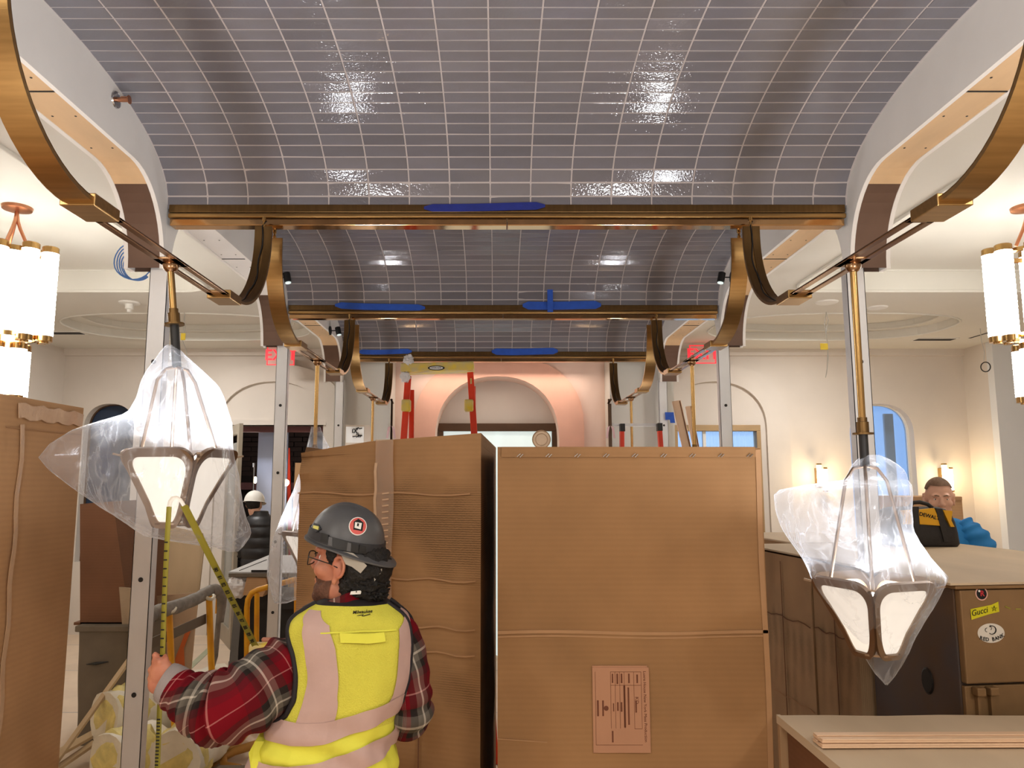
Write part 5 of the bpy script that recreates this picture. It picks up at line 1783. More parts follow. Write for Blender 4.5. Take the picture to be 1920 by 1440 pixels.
# framed mirrors / door leaves at the jambs of the niche
for sx, px, lab in ((-1, 737, 'narrow dark framed leaf with pink ribbon at the left jamb of the niche'), (1, 1139, 'narrow dark framed leaf with pink ribbon at the right jamb of the niche')):
    a = Q(733 if sx < 0 else 1146, 748, 7.74)
    b = Q(745 if sx < 0 else 1131, 763, 8.10)
    t = thing('framed_leaf', lab, 'panel', (a.x, 7.9, 0))
    a0, b0 = V((a.x - sx * .004, 7.74, 0)), V((b.x, 7.74, 0))
    xl_, xr_ = min(a.x, b.x), max(a.x, b.x)
    ztl = a.z
    obj('frame', MB().box(xl_, xl_ + .016, 7.735, 7.765, 0, ztl).box(xr_ - .016, xr_, 7.735, 7.765, 0, ztl - .05).bar((xl_, 7.75, ztl if sx < 0 else ztl - .05), (xr_, 7.75, ztl - .05 if sx < 0 else ztl), .03, .02), M_DOOR, t)
    obj('mirror', MB().box(xl_ + .016, xr_ - .016, 7.745, 7.755, 0, ztl - .06), mat('mirror_pale', (214, 206, 196), 0.2), t)
    c = V(((xl_ + xr_) / 2, 7.725, ztl - .30))
    mb = MB()
    for s2 in (-1, 1):
        mb.loft([[c + V((s2 * .004, 0, .02)), c + V((s2 * .010, 0, .0))], [c + V((s2 * .035, -.01, .0)), c + V((s2 * .02, -.01, -.05))], [c + V((s2 * .05, -.008, -.11)), c + V((s2 * .028, -.008, -.11))]], loop=False)
    tagit(obj('ribbon', mb, M_PINKT), 'pale pink ribbon tied on the %s framed leaf' % ('left' if sx < 0 else 'right'), 'ribbon')
# junction panel with a handwritten paper
d = 7.0
a, b = Q(648, 797, d), Q(697, 822, d)
t = thing('access_panel', 'grey board with a handwritten paper above the worn carton', 'panel', ((a.x + b.x) / 2, d, 0))
obj('board', MB().box(a.x, b.x, d, d + .02, 0, a.z), mat('board_taupe', (206, 190, 172), 0.7), t)
a, b = Q(649, 800, d - .005), Q(682, 822, d - .005)
obj('paper', MB().box(a.x, b.x, d - .006, d - .001, b.z - .04, a.z), M_WHITE, t)
mb = MB()
for pts in ([(664, 804), (661, 806), (661, 811), (664, 812), (666, 808), (665, 804)], [(671, 804), (667, 807), (668, 812), (672, 812)], [(667, 804), (672, 802), (674, 804), (679, 803)], [(668, 815), (672, 814), (671, 818), (668, 820)], [(674, 815), (672, 820)], [(677, 815), (675, 820)], [(672, 817), (679, 817)], [(661, 819), (668, 818)]):
    mb.tube([Q(x, y, d - .009) for x, y in pts], .0045, 5)
obj('handwriting', mb, M_INKK, t)

# ================================================================== LEFT CLUTTER
# open carton and grey bin beyond the big left carton
d = 5.85
def quad_at(pts, d): return [Q(x, y, d) for x, y in pts]
zt_ = Q(200, 946, d).z
oc = thing('open_carton', 'dark open carton with a raised flap beyond the big left carton', 'box', Q(205, 1170, d) * V((1, 1, 0)))
xa_, xb_ = Q(150, 1000, d).x, Q(236, 1000, d).x
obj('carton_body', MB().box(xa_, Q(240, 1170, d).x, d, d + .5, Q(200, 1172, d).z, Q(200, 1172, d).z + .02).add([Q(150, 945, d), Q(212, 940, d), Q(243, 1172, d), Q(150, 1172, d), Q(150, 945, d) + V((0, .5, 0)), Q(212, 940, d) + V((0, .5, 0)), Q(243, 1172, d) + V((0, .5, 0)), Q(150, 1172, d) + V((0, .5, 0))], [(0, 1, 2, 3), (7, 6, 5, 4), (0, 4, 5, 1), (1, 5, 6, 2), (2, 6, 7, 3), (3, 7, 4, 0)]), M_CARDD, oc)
def box_px(mb, x0, x1, y0, y1, d, dep):
    a, b = Q(x0, y0, d), Q(x1, y1, d)
    return mb.box(a.x, b.x, d, d + dep, b.z, a.z)
d2 = 6.6
fl = thing('flap_carton', 'taller open carton with a folded flap behind the dark open carton', 'box', Q(235, 1100, d2) * V((1, 1, 0)))
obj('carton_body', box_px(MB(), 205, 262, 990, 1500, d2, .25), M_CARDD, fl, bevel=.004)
P = [Q(212, 972, d2 - .02), Q(212, 990, d2 - .01), Q(240, 994, d2 - .10), Q(262, 984, d2), Q(255, 968, d2 + .08)]
obj('flap', MB().add(P + [p - V((0, 0, .006)) for p in P], [(0, 1, 2, 3, 4), (9, 8, 7, 6, 5)] + [(i, (i + 1) % 5, (i + 1) % 5 + 5, i + 5) for i in range(5)]), M_CARD3, fl)
obj('front_fold', MB().add([Q(214, 992, d2 - .012), Q(242, 995, d2 - .11), Q(238, 1100, d2 - .09), Q(222, 1100, d2 - .012)], [(0, 1, 2, 3)]), M_CARDD, fl)
gb_ = thing('grey_bin', 'dusty grey bin with a split, below the dark open carton', 'bin', Q(200, 1330, 5.8) * V((1, 1, 0)))
mb = MB()
zt_, zb_ = Q(200, 1172, 5.8).z, 0.0
xl_, xr_ = Q(148, 1172, 5.8).x, Q(246, 1172, 5.8).x
rings = []
for i in range(13):
    u = i / 12
    ring = []
    ins = .03 * (1 - u)
    for a_, b_ in rrect(xl_ + ins, xr_ - ins, 5.78 + ins, 6.4 - ins, .03, 4):
        q = V((a_, b_, lerp(zb_, zt_ - .03, u)))
        ring.append(q + V((0, -.012 * noise.noise(q * 4), 0)))
    rings.append(ring)
obj('bin_body', mb.loft(rings), M_BINGREY, gb_, smooth=50)
obj('rim', MB().box(xl_ - .012, xr_ + .012, 5.765, 6.41, zt_ - .045, zt_), M_BINGREY, gb_, bevel=.008)
obj('split', MB().tube([Q(162, 1246, 5.775), Q(180, 1244, 5.775), Q(203, 1241, 5.775)], [.003, .012, .004], 6), M_BLACK, gb_)
sl = thing('foam_block', 'pale foam strip standing in the dark open carton', 'foam', Q(235, 1160, 5.80))
P = [Q(223, 1101, 5.83), Q(247, 1103, 5.83), Q(241, 1172, 5.83), Q(229, 1172, 5.83)]
obj('block', MB().add(P + [p - V((0, -.02, 0)) for p in P], [(0, 1, 2, 3), (7, 6, 5, 4)] + [(i, (i + 1) % 4, (i + 1) % 4 + 4, i + 4) for i in range(4)]), mat('foam_beige', (176, 154, 128), 0.85, bump=.3), sl)
# leaning strips (timber) at the lower left
for k, (p0, p1, d0, d1, wd, lab) in enumerate((((246, 1232), (128, 1396), 5.6, 5.1, .038, 'thin pale lath leaning across the grey bin'), ((182, 1372), (60, 1440), 5.5, 5.1, .085, 'dark edged plank below the upper wrapped roll'),
                                              ((178, 1392), (20, 1500), 5.4, 5.05, .07, 'tan lath lowest by the left carton'))):
    a, b = Q(*p0, d0), Q(*p1, d1)
    b = a + (b - a) * ((a.z - .012) / (a.z - b.z))
    tagit(obj('timber_lath', MB().bar(a, b, wd, .02), M_PLYS if k != 1 else M_PLYS, bevel=.002), lab, 'lath', 'laths at the lower left')
# wrapped rolls
def roll(p0, p1, d0, d1, r0, lab, seed):
    a, b = Q(*p0, d0), Q(*p1, d1)
    t = thing('wrapped_roll', lab, 'roll', a, 'wrapped rolls on the floor')
    pts, rr = [], []
    for i in range(16):
        u = i / 15
        pts.append(a.lerp(b, u))
        rr.append(r0 * (1 + .10 * noise.noise(V((u * 9, seed, 0)))))
    mb = MB().tube(pts, rr, 20)
    mb.v = [p + V((noise.noise(p * 8), noise.noise(p * 8 + V((5, 0, 0))), noise.noise(p * 8 + V((0, 5, 0))))) * .020 for p in mb.v]
    obj('roll_wrap', mb, M_WHITEP, t, smooth=60)
    dv = (b - a).normalized()
    mb = MB().tube([a - dv * .004 + dv * .24 * i / 5 for i in range(6)], [r0 * .7, r0 * 1.02, r0 * 1.05, r0 * 1.05, r0 * 1.06, r0 * 1.03], 20)
    mb.v = [p + V((noise.noise(p * 12), noise.noise(p * 12 + V((5, 0, 0))), noise.noise(p * 12 + V((0, 5, 0))))) * .036 for p in mb.v]
    obj('end_wrap', mb, M_YELP, t, smooth=50)
roll((195, 1352), (420, 1292), 5.35, 6.1, .19, 'upper white wrapped roll with a yellowed crumpled end', 1)
roll((200, 1432), (292, 1402), 4.85, 5.15, .17, 'lower left white wrapped roll behind the steel stud', 4)
roll((325, 1425), (430, 1345), 4.9, 5.7, .17, 'white wrapped roll right of the tape measure blade', 8)
# plywood sheets leaning beyond
for k, (pts, d, mt, lab) in enumerate((([(255, 985), (268, 985), (262, 1330), (238, 1330)], 7.3, M_PLYS, 'narrow tan board edge left of the steel stud'),
                                       ([(262, 1000), (318, 1000), (286, 1150), (280, 1290), (262, 1290)], 7.85, M_CARD3, 'brown board leaning behind the tape measure blade'),
                                       ([(314, 985), (380, 1000), (382, 1030), (352, 1290), (262, 1290), (281, 1140)], 7.7, M_PLYS, 'wide tan plywood sheet leaning behind the foam-wrapped rail'))):
    P = [Q(x, y, d + (.004 * (y - 1000)) * -.4) for x, y in pts]
    n = len(P)
    tagit(obj('plywood_board', MB().add(P + [p + V((0, .02, 0)) for p in P], [tuple(range(n)), tuple(range(2 * n - 1, n - 1, -1))] + [(i, (i + 1) % n, (i + 1) % n + n, i + n) for i in range(n)]), mt), lab, 'board', 'sheets leaning at the left')
# hanging sheet of plastic with orange spray
P = [Q(270, 1120, 6.7), Q(372, 1110, 6.7), Q(356, 1280, 6.7), (Q(350, 1400, 6.7)), Q(262, 1400, 6.7)]
ps = thing('spray_sheet', 'tan sheet with an orange spray mark behind the yellow posts', 'board', Q(310, 1440, 6.7) * V((1, 1, 0)))
n = 5
obj('sheet', MB().add(P + [p + V((0, .012, 0)) for p in P], [tuple(range(n)), tuple(range(2 * n - 1, n - 1, -1))] + [(i, (i + 1) % n, (i + 1) % n + n, i + n) for i in range(n)]), mat('sheet_tan', (214, 182, 148), 0.7, var=.06), ps)
obj('spray_mark', MB().add([Q(350, 1178, 6.69), Q(360, 1176, 6.69), Q(345, 1215, 6.69), Q(347, 1262, 6.69), Q(330, 1264, 6.69), Q(328, 1235, 6.69), Q(338, 1210, 6.69)], [(0, 1, 2, 3, 4, 5, 6)]), M_BOARDO, ps)
# yellow rail cart
d = 5.418
rc = thing('rail_cart', 'cart with yellow posts and a grey foam-wrapped top rail behind the worker', 'cart', Q(360, 1500, d) * V((1, 1, 0)))
def pole(name, pts, r, mt=M_PIPEY, n=12):
    return obj(name, MB().tube(pts, r, n), mt, rc, smooth=60)
pole('post', [Q(317, 1142, 5.16), Q(321, 1240, 5.16), Q(334, 1480, 5.16)], .022)
pole('post', [Q(392, 1118, 5.676), Q(396, 1240, 5.676), Q(410, 1460, 5.676)], .023)
pole('post', [Q(409, 1115, 5.848), Q(407, 1150, 5.848)], .015)
wrp = [Q(279, 1178, 4.988), Q(280, 1162, 4.988), Q(286, 1152, 5.022), Q(300, 1146, 5.074), Q(330, 1138, 5.246), Q(370, 1122, 5.59), Q(392, 1109, 5.762), Q(404, 1106, 5.814), Q(412, 1110, 5.848), Q(416, 1122, 5.848), Q(415, 1140, 5.848), Q(411, 1175, 5.848)]
wr_ = [.022, .037, .045, .048, .046, .045, .046, .045, .041, .038, .034, .027]
fine, fr_ = [], []
for i in range(len(wrp) - 1):
    for j in range(4):
        fine.append(wrp[i].lerp(wrp[i + 1], j / 4)); fr_.append(lerp(wr_[i], wr_[i + 1], j / 4) * (1 + .10 * noise.noise(V((i * 4 + j, 3, 1)) * .7)))
pole('foam_wrap', fine, fr_, M_FOAM, 14)
for px, py, dd in ((318, 1143, 5.16), (392, 1120, 5.676)):
    c = Q(px, py, dd)
    obj('wrap_tie', MB().tube([c + V((.034 * math.cos(a), .034 * math.sin(a), .01 * math.sin(2 * a))) for a in [2 * pi * k / 16 for k in range(16)]], .013, 6, closed=True), M_WHITEP, rc, smooth=60)
obj('flat_bar', MB().bar(Q(276, 1210, 5.074), Q(386, 1160, 5.676), .006, .07), M_BINGREY, rc)
pole('inner_post', [Q(410, 1160, 5.882), Q(404, 1230, 5.882), Q(392, 1270, 5.882)], .020, M_FOAM)
obj('foot_block', box_px(MB(), 383, 396, 1268, 1300, 5.848, .06), M_BINGREY, rc, bevel=.004)
obj('deck', MB().box(-1.75, -1.15, 4.988, 3.7, .12, .16), M_BINGREY, rc)
# grey tool cart with lifted lid, small carton on it
d = 7.6
tc_ = thing('tool_cart', 'grey steel tool cart with a tilted open lid behind the worker', 'cart', Q(480, 1400, d) * V((1, 1, 0)))
P = [Q(429, 1072, d - .25), Q(504, 1041, d + .25), Q(600, 1041, d + .25), Q(600, 1074, d - .25)]
obj('lid', MB().add(P + [p - V((0, 0, .035)) for p in P], [(0, 1, 2, 3), (7, 6, 5, 4)] + [(i, (i + 1) % 4, (i + 1) % 4 + 4, i + 4) for i in range(4)]), M_GREYL, tc_, bevel=.003)
obj('lid_slot', MB().bar(Q(450, 1070, d - .20) + V((0, -.02, .004)), Q(500, 1050, d + .10) + V((0, 0, .004)), .006, .004), M_BLACK, tc_)
a, b = Q(429, 1076, d - .26), Q(590, 1076, d - .26)
obj('lid_edge', MB().bar(a - V((0, 0, .012)), b - V((0, 0, .012)), .02, .035), M_BINGREY, tc_, bevel=.003)
obj('handle_slot', box_px(MB(), 471, 500, 1069, 1073, d - .262, .02), M_BLACK, tc_)
mb = MB()
box_px(mb, 436, 470, 1142, 1272, d - .15, .09)
obj('leg_panel', MB().add([Q(439, 1142, d - .2), Q(453, 1142, d - .2), Q(447, 1215, d - .2), Q(444, 1272, d - .2), Q(427, 1272, d - .2), Q(430, 1238, d - .2), Q(439, 1142, d - .16), Q(453, 1142, d - .16), Q(447, 1215, d - .16), Q(444, 1272, d - .16), Q(427, 1272, d - .16), Q(430, 1238, d - .16)], [(0, 1, 2, 3, 4, 5), (11, 10, 9, 8, 7, 6)] + [(i, (i + 1) % 6, (i + 1) % 6 + 6, i + 6) for i in range(6)]), M_GREYC, tc_)
obj('shelf_back', box_px(MB(), 438, 560, 1112, 1142, d - .1, .4), M_RUBBER, tc_)
obj('cart_body', box_px(MB(), 450, 560, 1142, 1400, d - .05, .3), M_RUBBER, tc_)
obj('base_panel', box_px(MB(), 428, 560, 1240, 1420, d - .1, .3), M_GREYC, tc_, bevel=.006)
t = thing('small_carton', 'small tan carton on the grey tool cart', 'box', Q(480, 1118, d - .2))
P = [Q(463, 1082, d - .25), Q(498, 1084, d - .25), Q(501, 1100, d - .25), Q(492, 1119, d - .25), Q(455, 1116, d - .25)]
obj('carton_body', MB().add(P + [p + V((0, .2, 0)) for p in P], [(0, 1, 2, 3, 4), (9, 8, 7, 6, 5)] + [(i, (i + 1) % 5, (i + 1) % 5 + 5, i + 5) for i in range(5)]), M_CARD3, t)
c = Q(447, 1100, d - .2)
tagit(obj('plastic_scrap', MB().ball(c, (.10, .09, .10), n=22, m=16, fn=lambda q: 1 + .5 * noise.noise(q * 2.6)), M_FILM2, None, smooth=30), 'bunched white plastic beside the small tan carton', 'plastic')
# yellow bent-tube frame
d = 6.2
yf = thing('tube_frame', 'yellow bent-tube hand rail between the tool cart and the worn carton', 'rail', Q(500, 1400, d) * V((1, 1, 0)))
yp = [Q(463, 1290, d), Q(463, 1180, d), Q(463, 1140, d), Q(465, 1124, d), Q(472, 1112, d), Q(483, 1106, d), Q(505, 1100, d + .05), Q(556, 1086, d + .1)]
obj('bent_tube', MB().tube(yp, .023, 12), M_PIPEY, yf, smooth=60)
obj('upright', MB().tube([Q(482, 1112, d), Q(481, 1200, d), Q(481, 1440, d)], .021, 12), M_PIPEY, yf, smooth=60)
obj('upright', MB().tube([Q(556, 1086, d + .1), Q(556, 1160, d + .1), Q(556, 1400, d + .1)], .021, 12), M_PIPEY, yf, smooth=60)
obj('lower_loop', MB().tube([Q(463, 1290, d), Q(466, 1350, d), Q(452, 1400, d - .2), Q(430, 1404, d - .3)], .023, 12), M_PIPEY, yf, smooth=60)
# yellow hose loops low down
hs = thing('yellow_hose', 'yellow hose looped on the floor beside the vest hem', 'hose', Q(440, 1440, 5.6))
obj('hose_loop', MB().tube([Q(392, 1440, 5.4), Q(420, 1412, 5.55), Q(448, 1390, 5.7), Q(462, 1374, 5.85), Q(455, 1366, 5.95), Q(430, 1372, 5.9)], .026, 10), mat('hose_yellow', (206, 156, 62), .5), hs, smooth=60)
obj('hose_loop', MB().tube([Q(480, 1396, 5.6), Q(440, 1408, 5.5), Q(418, 1420, 5.45), Q(420, 1436, 5.35), Q(450, 1442, 5.35)], .030, 10), mat('hose_tan', (196, 142, 66), .5), hs, smooth=60)
ct2 = thing('grey_chute', 'grey folded metal channel with a rusty inside, on the floor left of the vest', 'channel', Q(370, 1440, 5.25))
P = [Q(338, 1402, 5.075), Q(352, 1376, 5.075), Q(372, 1368, 5.25), Q(392, 1378, 5.337), Q(370, 1404, 5.163), Q(350, 1460, 5.075), Q(338, 1460, 5.075)]
obj('channel_face', MB().add(P + [p + V((0, .02, .0)) for p in P], [tuple(range(7)), tuple(range(13, 6, -1))] + [(i, (i + 1) % 7, (i + 1) % 7 + 7, i + 7) for i in range(7)]), M_GREYC, ct2)
P = [Q(352, 1376, 5.058), Q(368, 1369, 5.163), Q(360, 1384, 5.128), Q(346, 1412, 5.04), Q(341, 1404, 5.04)]
obj('rust_inside', MB().add(P, [(0, 1, 2, 3, 4)]), mat('rust_brown', (138, 96, 46), .7), ct2)
t = thing('orange_ladder', 'red-orange ladder inside the dark left doorway', 'ladder', Q(545, 1000, 11.2) * V((1, 1, 0)))
a, b = Q(540, 840, 11.2), Q(547, 960, 11.2)
obj('rail', MB().bar(a, V((b.x + .05, 11.2, 0)), .06, .03, up=(0, 1, 0)), M_ORANGE, t)
obj('rail_edge', MB().bar(a - V((.03, 0, 0)), V((b.x + .02, 11.2, 0)), .02, .03, up=(0, 1, 0)), M_YEL, t)
t = thing('bulb_lamp', 'small bare lit bulb inside the dark left doorway', 'lamp', Q(536, 905, 10.0))
obj('bulb', MB().ball(Q(536, 905, 10.0), .045, n=14, m=10), M_SCONCE, t, smooth=60)
obj('holder', MB().tube([Q(536, 905, 10.03) + V((0, .03, 0)), Q(536, 905, 10.35)], .02, 8), M_BLACK, t)
pl_ = bpy.data.lights.new('bulb_light', 'POINT')
pl_.energy = 4; pl_.color = (1.0, 0.82, 0.62); pl_.shadow_soft_size = .05
po = bpy.data.objects.new('bulb_light', pl_); COL.objects.link(po); po.parent = t; po.location = Q(536, 905, 10.0) + V((0, .02, -.09)) - t.location
t = thing('work_light', 'slim lit stick lamp on a stand in the dark left doorway', 'lamp', Q(478, 1000, 10.9) * V((1, 1, 0)))
obj('stand', MB().tube([V((Q(477, 900, 10.9).x, 10.9, 0)), Q(477, 868, 10.9)], .018, 8), M_CHROME, t, smooth=60)
obj('lamp_head', MB().ball(Q(479, 900, 10.86), (.02, .02, .05), n=10, m=8), M_SCONCE, t)
pl_ = bpy.data.lights.new('brick_fill', 'POINT')  # fill light added behind the lamp head to brighten the bricks
pl_.energy = 16; pl_.color = (1.0, 0.86, 0.74); pl_.shadow_soft_size = .06
po = bpy.data.objects.new('brick_fill', pl_); COL.objects.link(po); po.parent = t; po.location = Q(474, 885, 11.0) + V((0, .10, .10)) - t.location
t = tagit(obj('leaning_board', MB().bar(Q(563, 868, 9.5), V((Q(560, 900, 9.5).x, 9.4, 0)), .12, .03, up=(0, 1, 0)), M_CARD3), 'tan board standing at the right side of the dark left doorway', 'board')
# ================================================================== PEOPLE
def head_frame(origin, yaw_vec, pitch):
    f = V((yaw_vec[0], yaw_vec[1], 0)).normalized()
    l = V((0, 0, 1)).cross(f)
    f2 = (f * math.cos(pitch) + V((0, 0, 1)) * math.sin(pitch)).normalized()
    u = f2.cross(l).normalized()
    R = Matrix((f2, l, u)).transposed()
    return R, (lambda a, b, c: V(origin) + R @ V((a, b, c)))
def head_pieces(mb, R, H, s=1.0):
    def b(c, r, n=20, m=14):
        r = (r, r, r) if not hasattr(r, '__len__') else r
        mb.ball(H(*[q * s for q in c]), tuple(q * s for q in r), R, n, m)
    b((-.004, 0, .040), (.090, .078, .092), 28, 20)
    b((.040, 0, -.015), (.060, .063, .085), 24, 18)
    b((.042, 0, -.080), (.056, .054, .038))
    b((.082, 0, -.100), (.022, .028, .020))
    for q in (-1, 1):
        b((.060, q * .044, -.018), (.030, .026, .026))
        b((.082, q * .030, .036), (.020, .026, .011))
        b((.020, q * .050, -.070), (.045, .016, .030))
        # ear: concha, rim and lobe
        b((-.004, q * .078, -.006), (.017, .010, .026))
        rim = []
        for k in range(13):
            a = -pi * .55 + pi * 1.55 * k / 12
            rim.append(H(*[w_ * s for w_ in (-.010 + .019 * math.cos(a + pi * .5) * 1.0, q * (.088 + .004 * math.sin(a)), .006 + .029 * math.sin(a + pi * .5))]))
        mb.tube(rim, .0058 * s, 8)
        b((.000, q * .084, -.034), (.010, .006, .012), 12, 8)
        b((.104, q * .012, -.022), (.010, .010, .009), 12, 8)
    mb.tube([H(*[w_ * s for w_ in p]) for p in ((.092, 0, .032), (.105, 0, .008), (.120, 0, -.016), (.112, 0, -.030))], [.010 * s, .011 * s, .014 * s, .010 * s], 10)
    b((.096, 0, -.056), (.010, .024, .006), 14, 8)
    b((.094, 0, -.067), (.010, .021, .007), 14, 8)
def eyes(parent, R, H, s=1.0):
    for q in (-1, 1):
        e = obj('eye', MB().ball(H(.0755 * s, q * .031 * s, .012 * s), .0118 * s, R, 14, 10), M_WHITE, parent, smooth=60)
        obj('iris', MB().ball(H(.0852 * s, q * .031 * s, .012 * s), (.003 * s, .0058 * s, .0058 * s), R, 10, 8), M_HAIR, e, smooth=60)
def limb(mb, pts, rr, n=14):
    # tapered limb with rounded ends, resampled along a smooth curve
    P, Rr = [], []
    m = len(pts)
    for i in range(m - 1):
        p0, p1, p2, p3 = pts[max(i - 1, 0)], pts[i], pts[i + 1], pts[min(i + 2, m - 1)]
        for j in range(5):
            t = j / 5
            P.append(.5 * ((2 * p1) + (p2 - p0) * t + (2 * p0 - 5 * p1 + 4 * p2 - p3) * t * t + (3 * p1 - p0 - 3 * p2 + p3) * t ** 3))
            Rr.append(lerp(rr[i], rr[i + 1], t))
    P.append(pts[-1]); Rr.append(rr[-1])
    mb.tube(P, Rr, n)
    mb.ball(P[0], Rr[0] * .98, None, n, 8)
    mb.ball(P[-1], Rr[-1] * .98, None, n, 8)
    return P, Rr
def sleeve(name, pts, rr, mt, parent, wr=None, n=40, seed=0, uoff=0.0, amp=.008):
    """cloth sleeve with UVs along (x) and around (y), gathered into folds where wr(u) is large"""
    P, Rr = [], []
    m = len(pts)
    SUB = 12
    for i in range(m - 1):
        p0, p1, p2, p3 = pts[max(i - 1, 0)], pts[i], pts[i + 1], pts[min(i + 2, m - 1)]
        for j in range(SUB):
            t = j / SUB
            P.append(.5 * ((2 * p1) + (p2 - p0) * t + (2 * p0 - 5 * p1 + 4 * p2 - p3) * t * t + (3 * p1 - p0 - 3 * p2 + p3) * t ** 3))
            Rr.append(lerp(rr[i], rr[i + 1], t))
    P.append(pts[-1]); Rr.append(rr[-1])
    mb = MB().tube(P, Rr, n, uv=True, caps=True)
    K = len(P)
    vs = []
    for i in range(K):
        c = P[i]
        u = i / (K - 1)
        g = wr(u) if wr else .3
        for k in range(n):
            p = mb.v[i * n + k]
            d = (p - c)
            dn = d.normalized()
            ph = 2 * pi * k / n
            fold = math.sin(u * 62 + 1.6 * math.sin(ph * 1 + seed) + 2.2 * noise.noise(p * 7 + V((seed, 0, 0))))
            vs.append(p + dn * (amp * g * (fold * .9 + .4) + amp * .8 * noise.noise(p * 11 + V((0, seed, 0)))))
    for i, p in enumerate(vs):
        mb.v[i] = p
    return obj(name, mb, mt, parent, smooth=180)
def finger(mb, pts, r0, r1):
    n = len(pts)
    mb.tube(pts, [lerp(r0, r1, i / (n - 1)) for i in range(n)], 10)
    for i, p in enumerate(pts):
        mb.ball(p, lerp(r0, r1, i / (n - 1)) * 1.03, None, 10, 8)
def helmet(name, parent, R, H, c, rad, mt, brim_dir=-1, tilt=0.0, brim=.055):
    """hard hat shell with a turned lip and a peak on one side; local axes f (front), l, u"""
    Rt = R @ Matrix.Rotation(tilt, 3, 'Y')
    C = H(*c)
    def G(a, b, d): return C + Rt @ V((a, b, d))
    rings = []
    n = 48
    for i in range(19):
        ph = (pi / 2) * (1 - i / 18) if False else (pi / 2) * i / 18
        hr, hz = math.cos(ph) ** .86, math.sin(ph)
        ring = []
        for k in range(n):
            a = 2 * pi * k / n
            ridge = .004 * math.exp(-(math.sin(a) / .25) ** 2) * math.sin(ph)
            ring.append(G(rad[0] * hr * math.cos(a), rad[1] * hr * math.sin(a), rad[2] * hz + ridge))
        rings.append(ring)
    under = []
    for k in range(n):
        a = 2 * pi * k / n
        cs = math.cos(a) * brim_dir
        ext = .010 + max(0, cs) ** 2.2 * brim
        dz = -.004 - max(0, cs) ** 2 * .018
        under.append((a, ext, dz))
    lip0 = [G((rad[0] + e) * math.cos(a), (rad[1] + min(e, .022)) * math.sin(a), dz) for a, e, dz in under]
    lip1 = [G((rad[0] + e) * math.cos(a), (rad[1] + min(e, .022)) * math.sin(a), dz - .005) for a, e, dz in under]
    inn = [G((rad[0] - .006) * math.cos(a), (rad[1] - .006) * math.sin(a), -.006) for a, e, dz in under]
    o = obj(name, MB().loft([inn, lip1, lip0] + rings, cap0=False), mt, parent, smooth=50)
    return o, G, Rt

# ---------------------------------------------------------------- the worker with the tape
D = 2.40
wk = thing('person', 'worker in yellow safety vest, plaid shirt and dark backwards helmet, holding a tape measure', 'person', V((Q(600, 1440, D).x, D, 0)))
yawv = (-math.cos(math.radians(18)), math.sin(math.radians(18)))
Lh = V((0, 0, 1)).cross(V((yawv[0], yawv[1], 0)))
HS = 1.09
O = Q(631, 1066, 2.33) - Lh * .088
R, H0 = head_frame(O, yawv, math.radians(8))
H = lambda a_, b_, c_: H0(a_ * HS, b_ * HS, c_ * HS)
body = MB()
head_pieces(body, R, H0, HS)
neck0 = Q(655, 1150, D)
limb(body, [H(-.025, 0, -.02), H(-.022, 0, -.09), neck0, neck0 - V((0, 0, .08))], [.066, .062, .066, .075], 18)
# torso silhouette: (py, left px, right px, half depth)
TOR = [(1116, 622, 704, .062), (1124, 610, 716, .072), (1134, 586, 738, .088), (1146, 562, 754, .104), (1162, 548, 766, .118), (1200, 550, 775, .132), (1250, 555, 771, .138), (1300, 540, 757, .136),
       (1345, 512, 738, .132), (1385, 498, 732, .132), (1440, 474, 735, .136), (1500, 470, 740, .140), (1560, 472, 742, .140)]
ZT_ = []
for py, a, b, dep in TOR:
    A_, B_ = Q(a, py, D), Q(b, py, D)
    ZT_.append((A_.z, ((A_.x + B_.x) / 2, (B_.x - A_.x) / 2, dep)))
ZT_.reverse()
ZLO, ZHI = ZT_[0][0], ZT_[-1][0]
T0 = math.radians(-76)
def tors(t, z, off=0.0, wrk=1.0):
    cx_, a, b = pl(ZT_, z)
    # smooth the table a little
    for dz in (-.018, .018):
        c2, a2, b2 = pl(ZT_, z + dz)
        cx_ += c2; a += a2; b += b2
    cx_, a, b = cx_ / 3, a / 3, b / 3
    n_ = 2 / 2.5
    c, s = math.cos(t), math.sin(t)
    p = V((cx_ + (a + off) * math.copysign(abs(c) ** n_, c), D + (b + off) * math.copysign(abs(s) ** n_, s), z))
    if wrk:
        q = V((p.x, p.y, p.z))
        rad_ = V((p.x - cx_, p.y - D, 0)).normalized()
        wv = .009 * noise.noise(q * 6) + .007 * noise.noise(V((q.x * 22, q.y * 22, q.z * 7)))
        lowz = max(0.0, min(1.0, (1.30 - z) / .12))
        wv += lowz * .006 * math.sin(z * 75 + q.x * 26 + 3 * noise.noise(q * 5))
        # hollow along the spine and the pull lines under the yoke
        tn = (t + pi) % (2 * pi) - pi
        sp_ = math.exp(-((tn - T0) / .22) ** 2) if tn < 0 else 0
        wv -= .010 * sp_ * max(0, min(1, (1.52 - z) / .1))
        p += rad_ * wv * wrk
    return p
# body core under the clothes
rings = [[tors(2 * pi * k / 28, lerp(ZLO, ZHI - .012, i / 16), -.022, 0) for k in range(28)] for i in range(17)]
body.loft(rings)
hipx = pl(ZT_, ZLO)[0]
for sx in (-1, 1):
    limb(body, [V((hipx + sx * .085, D, ZLO + .06)), V((hipx + sx * .10, D + .02, .50)), V((hipx + sx * .11, D - .01, .10))], [.085, .055, .042])
    limb(body, [V((hipx + sx * .11, D - .04, .05)), V((hipx + sx * .12, D + .15, .04))], [.036, .032])
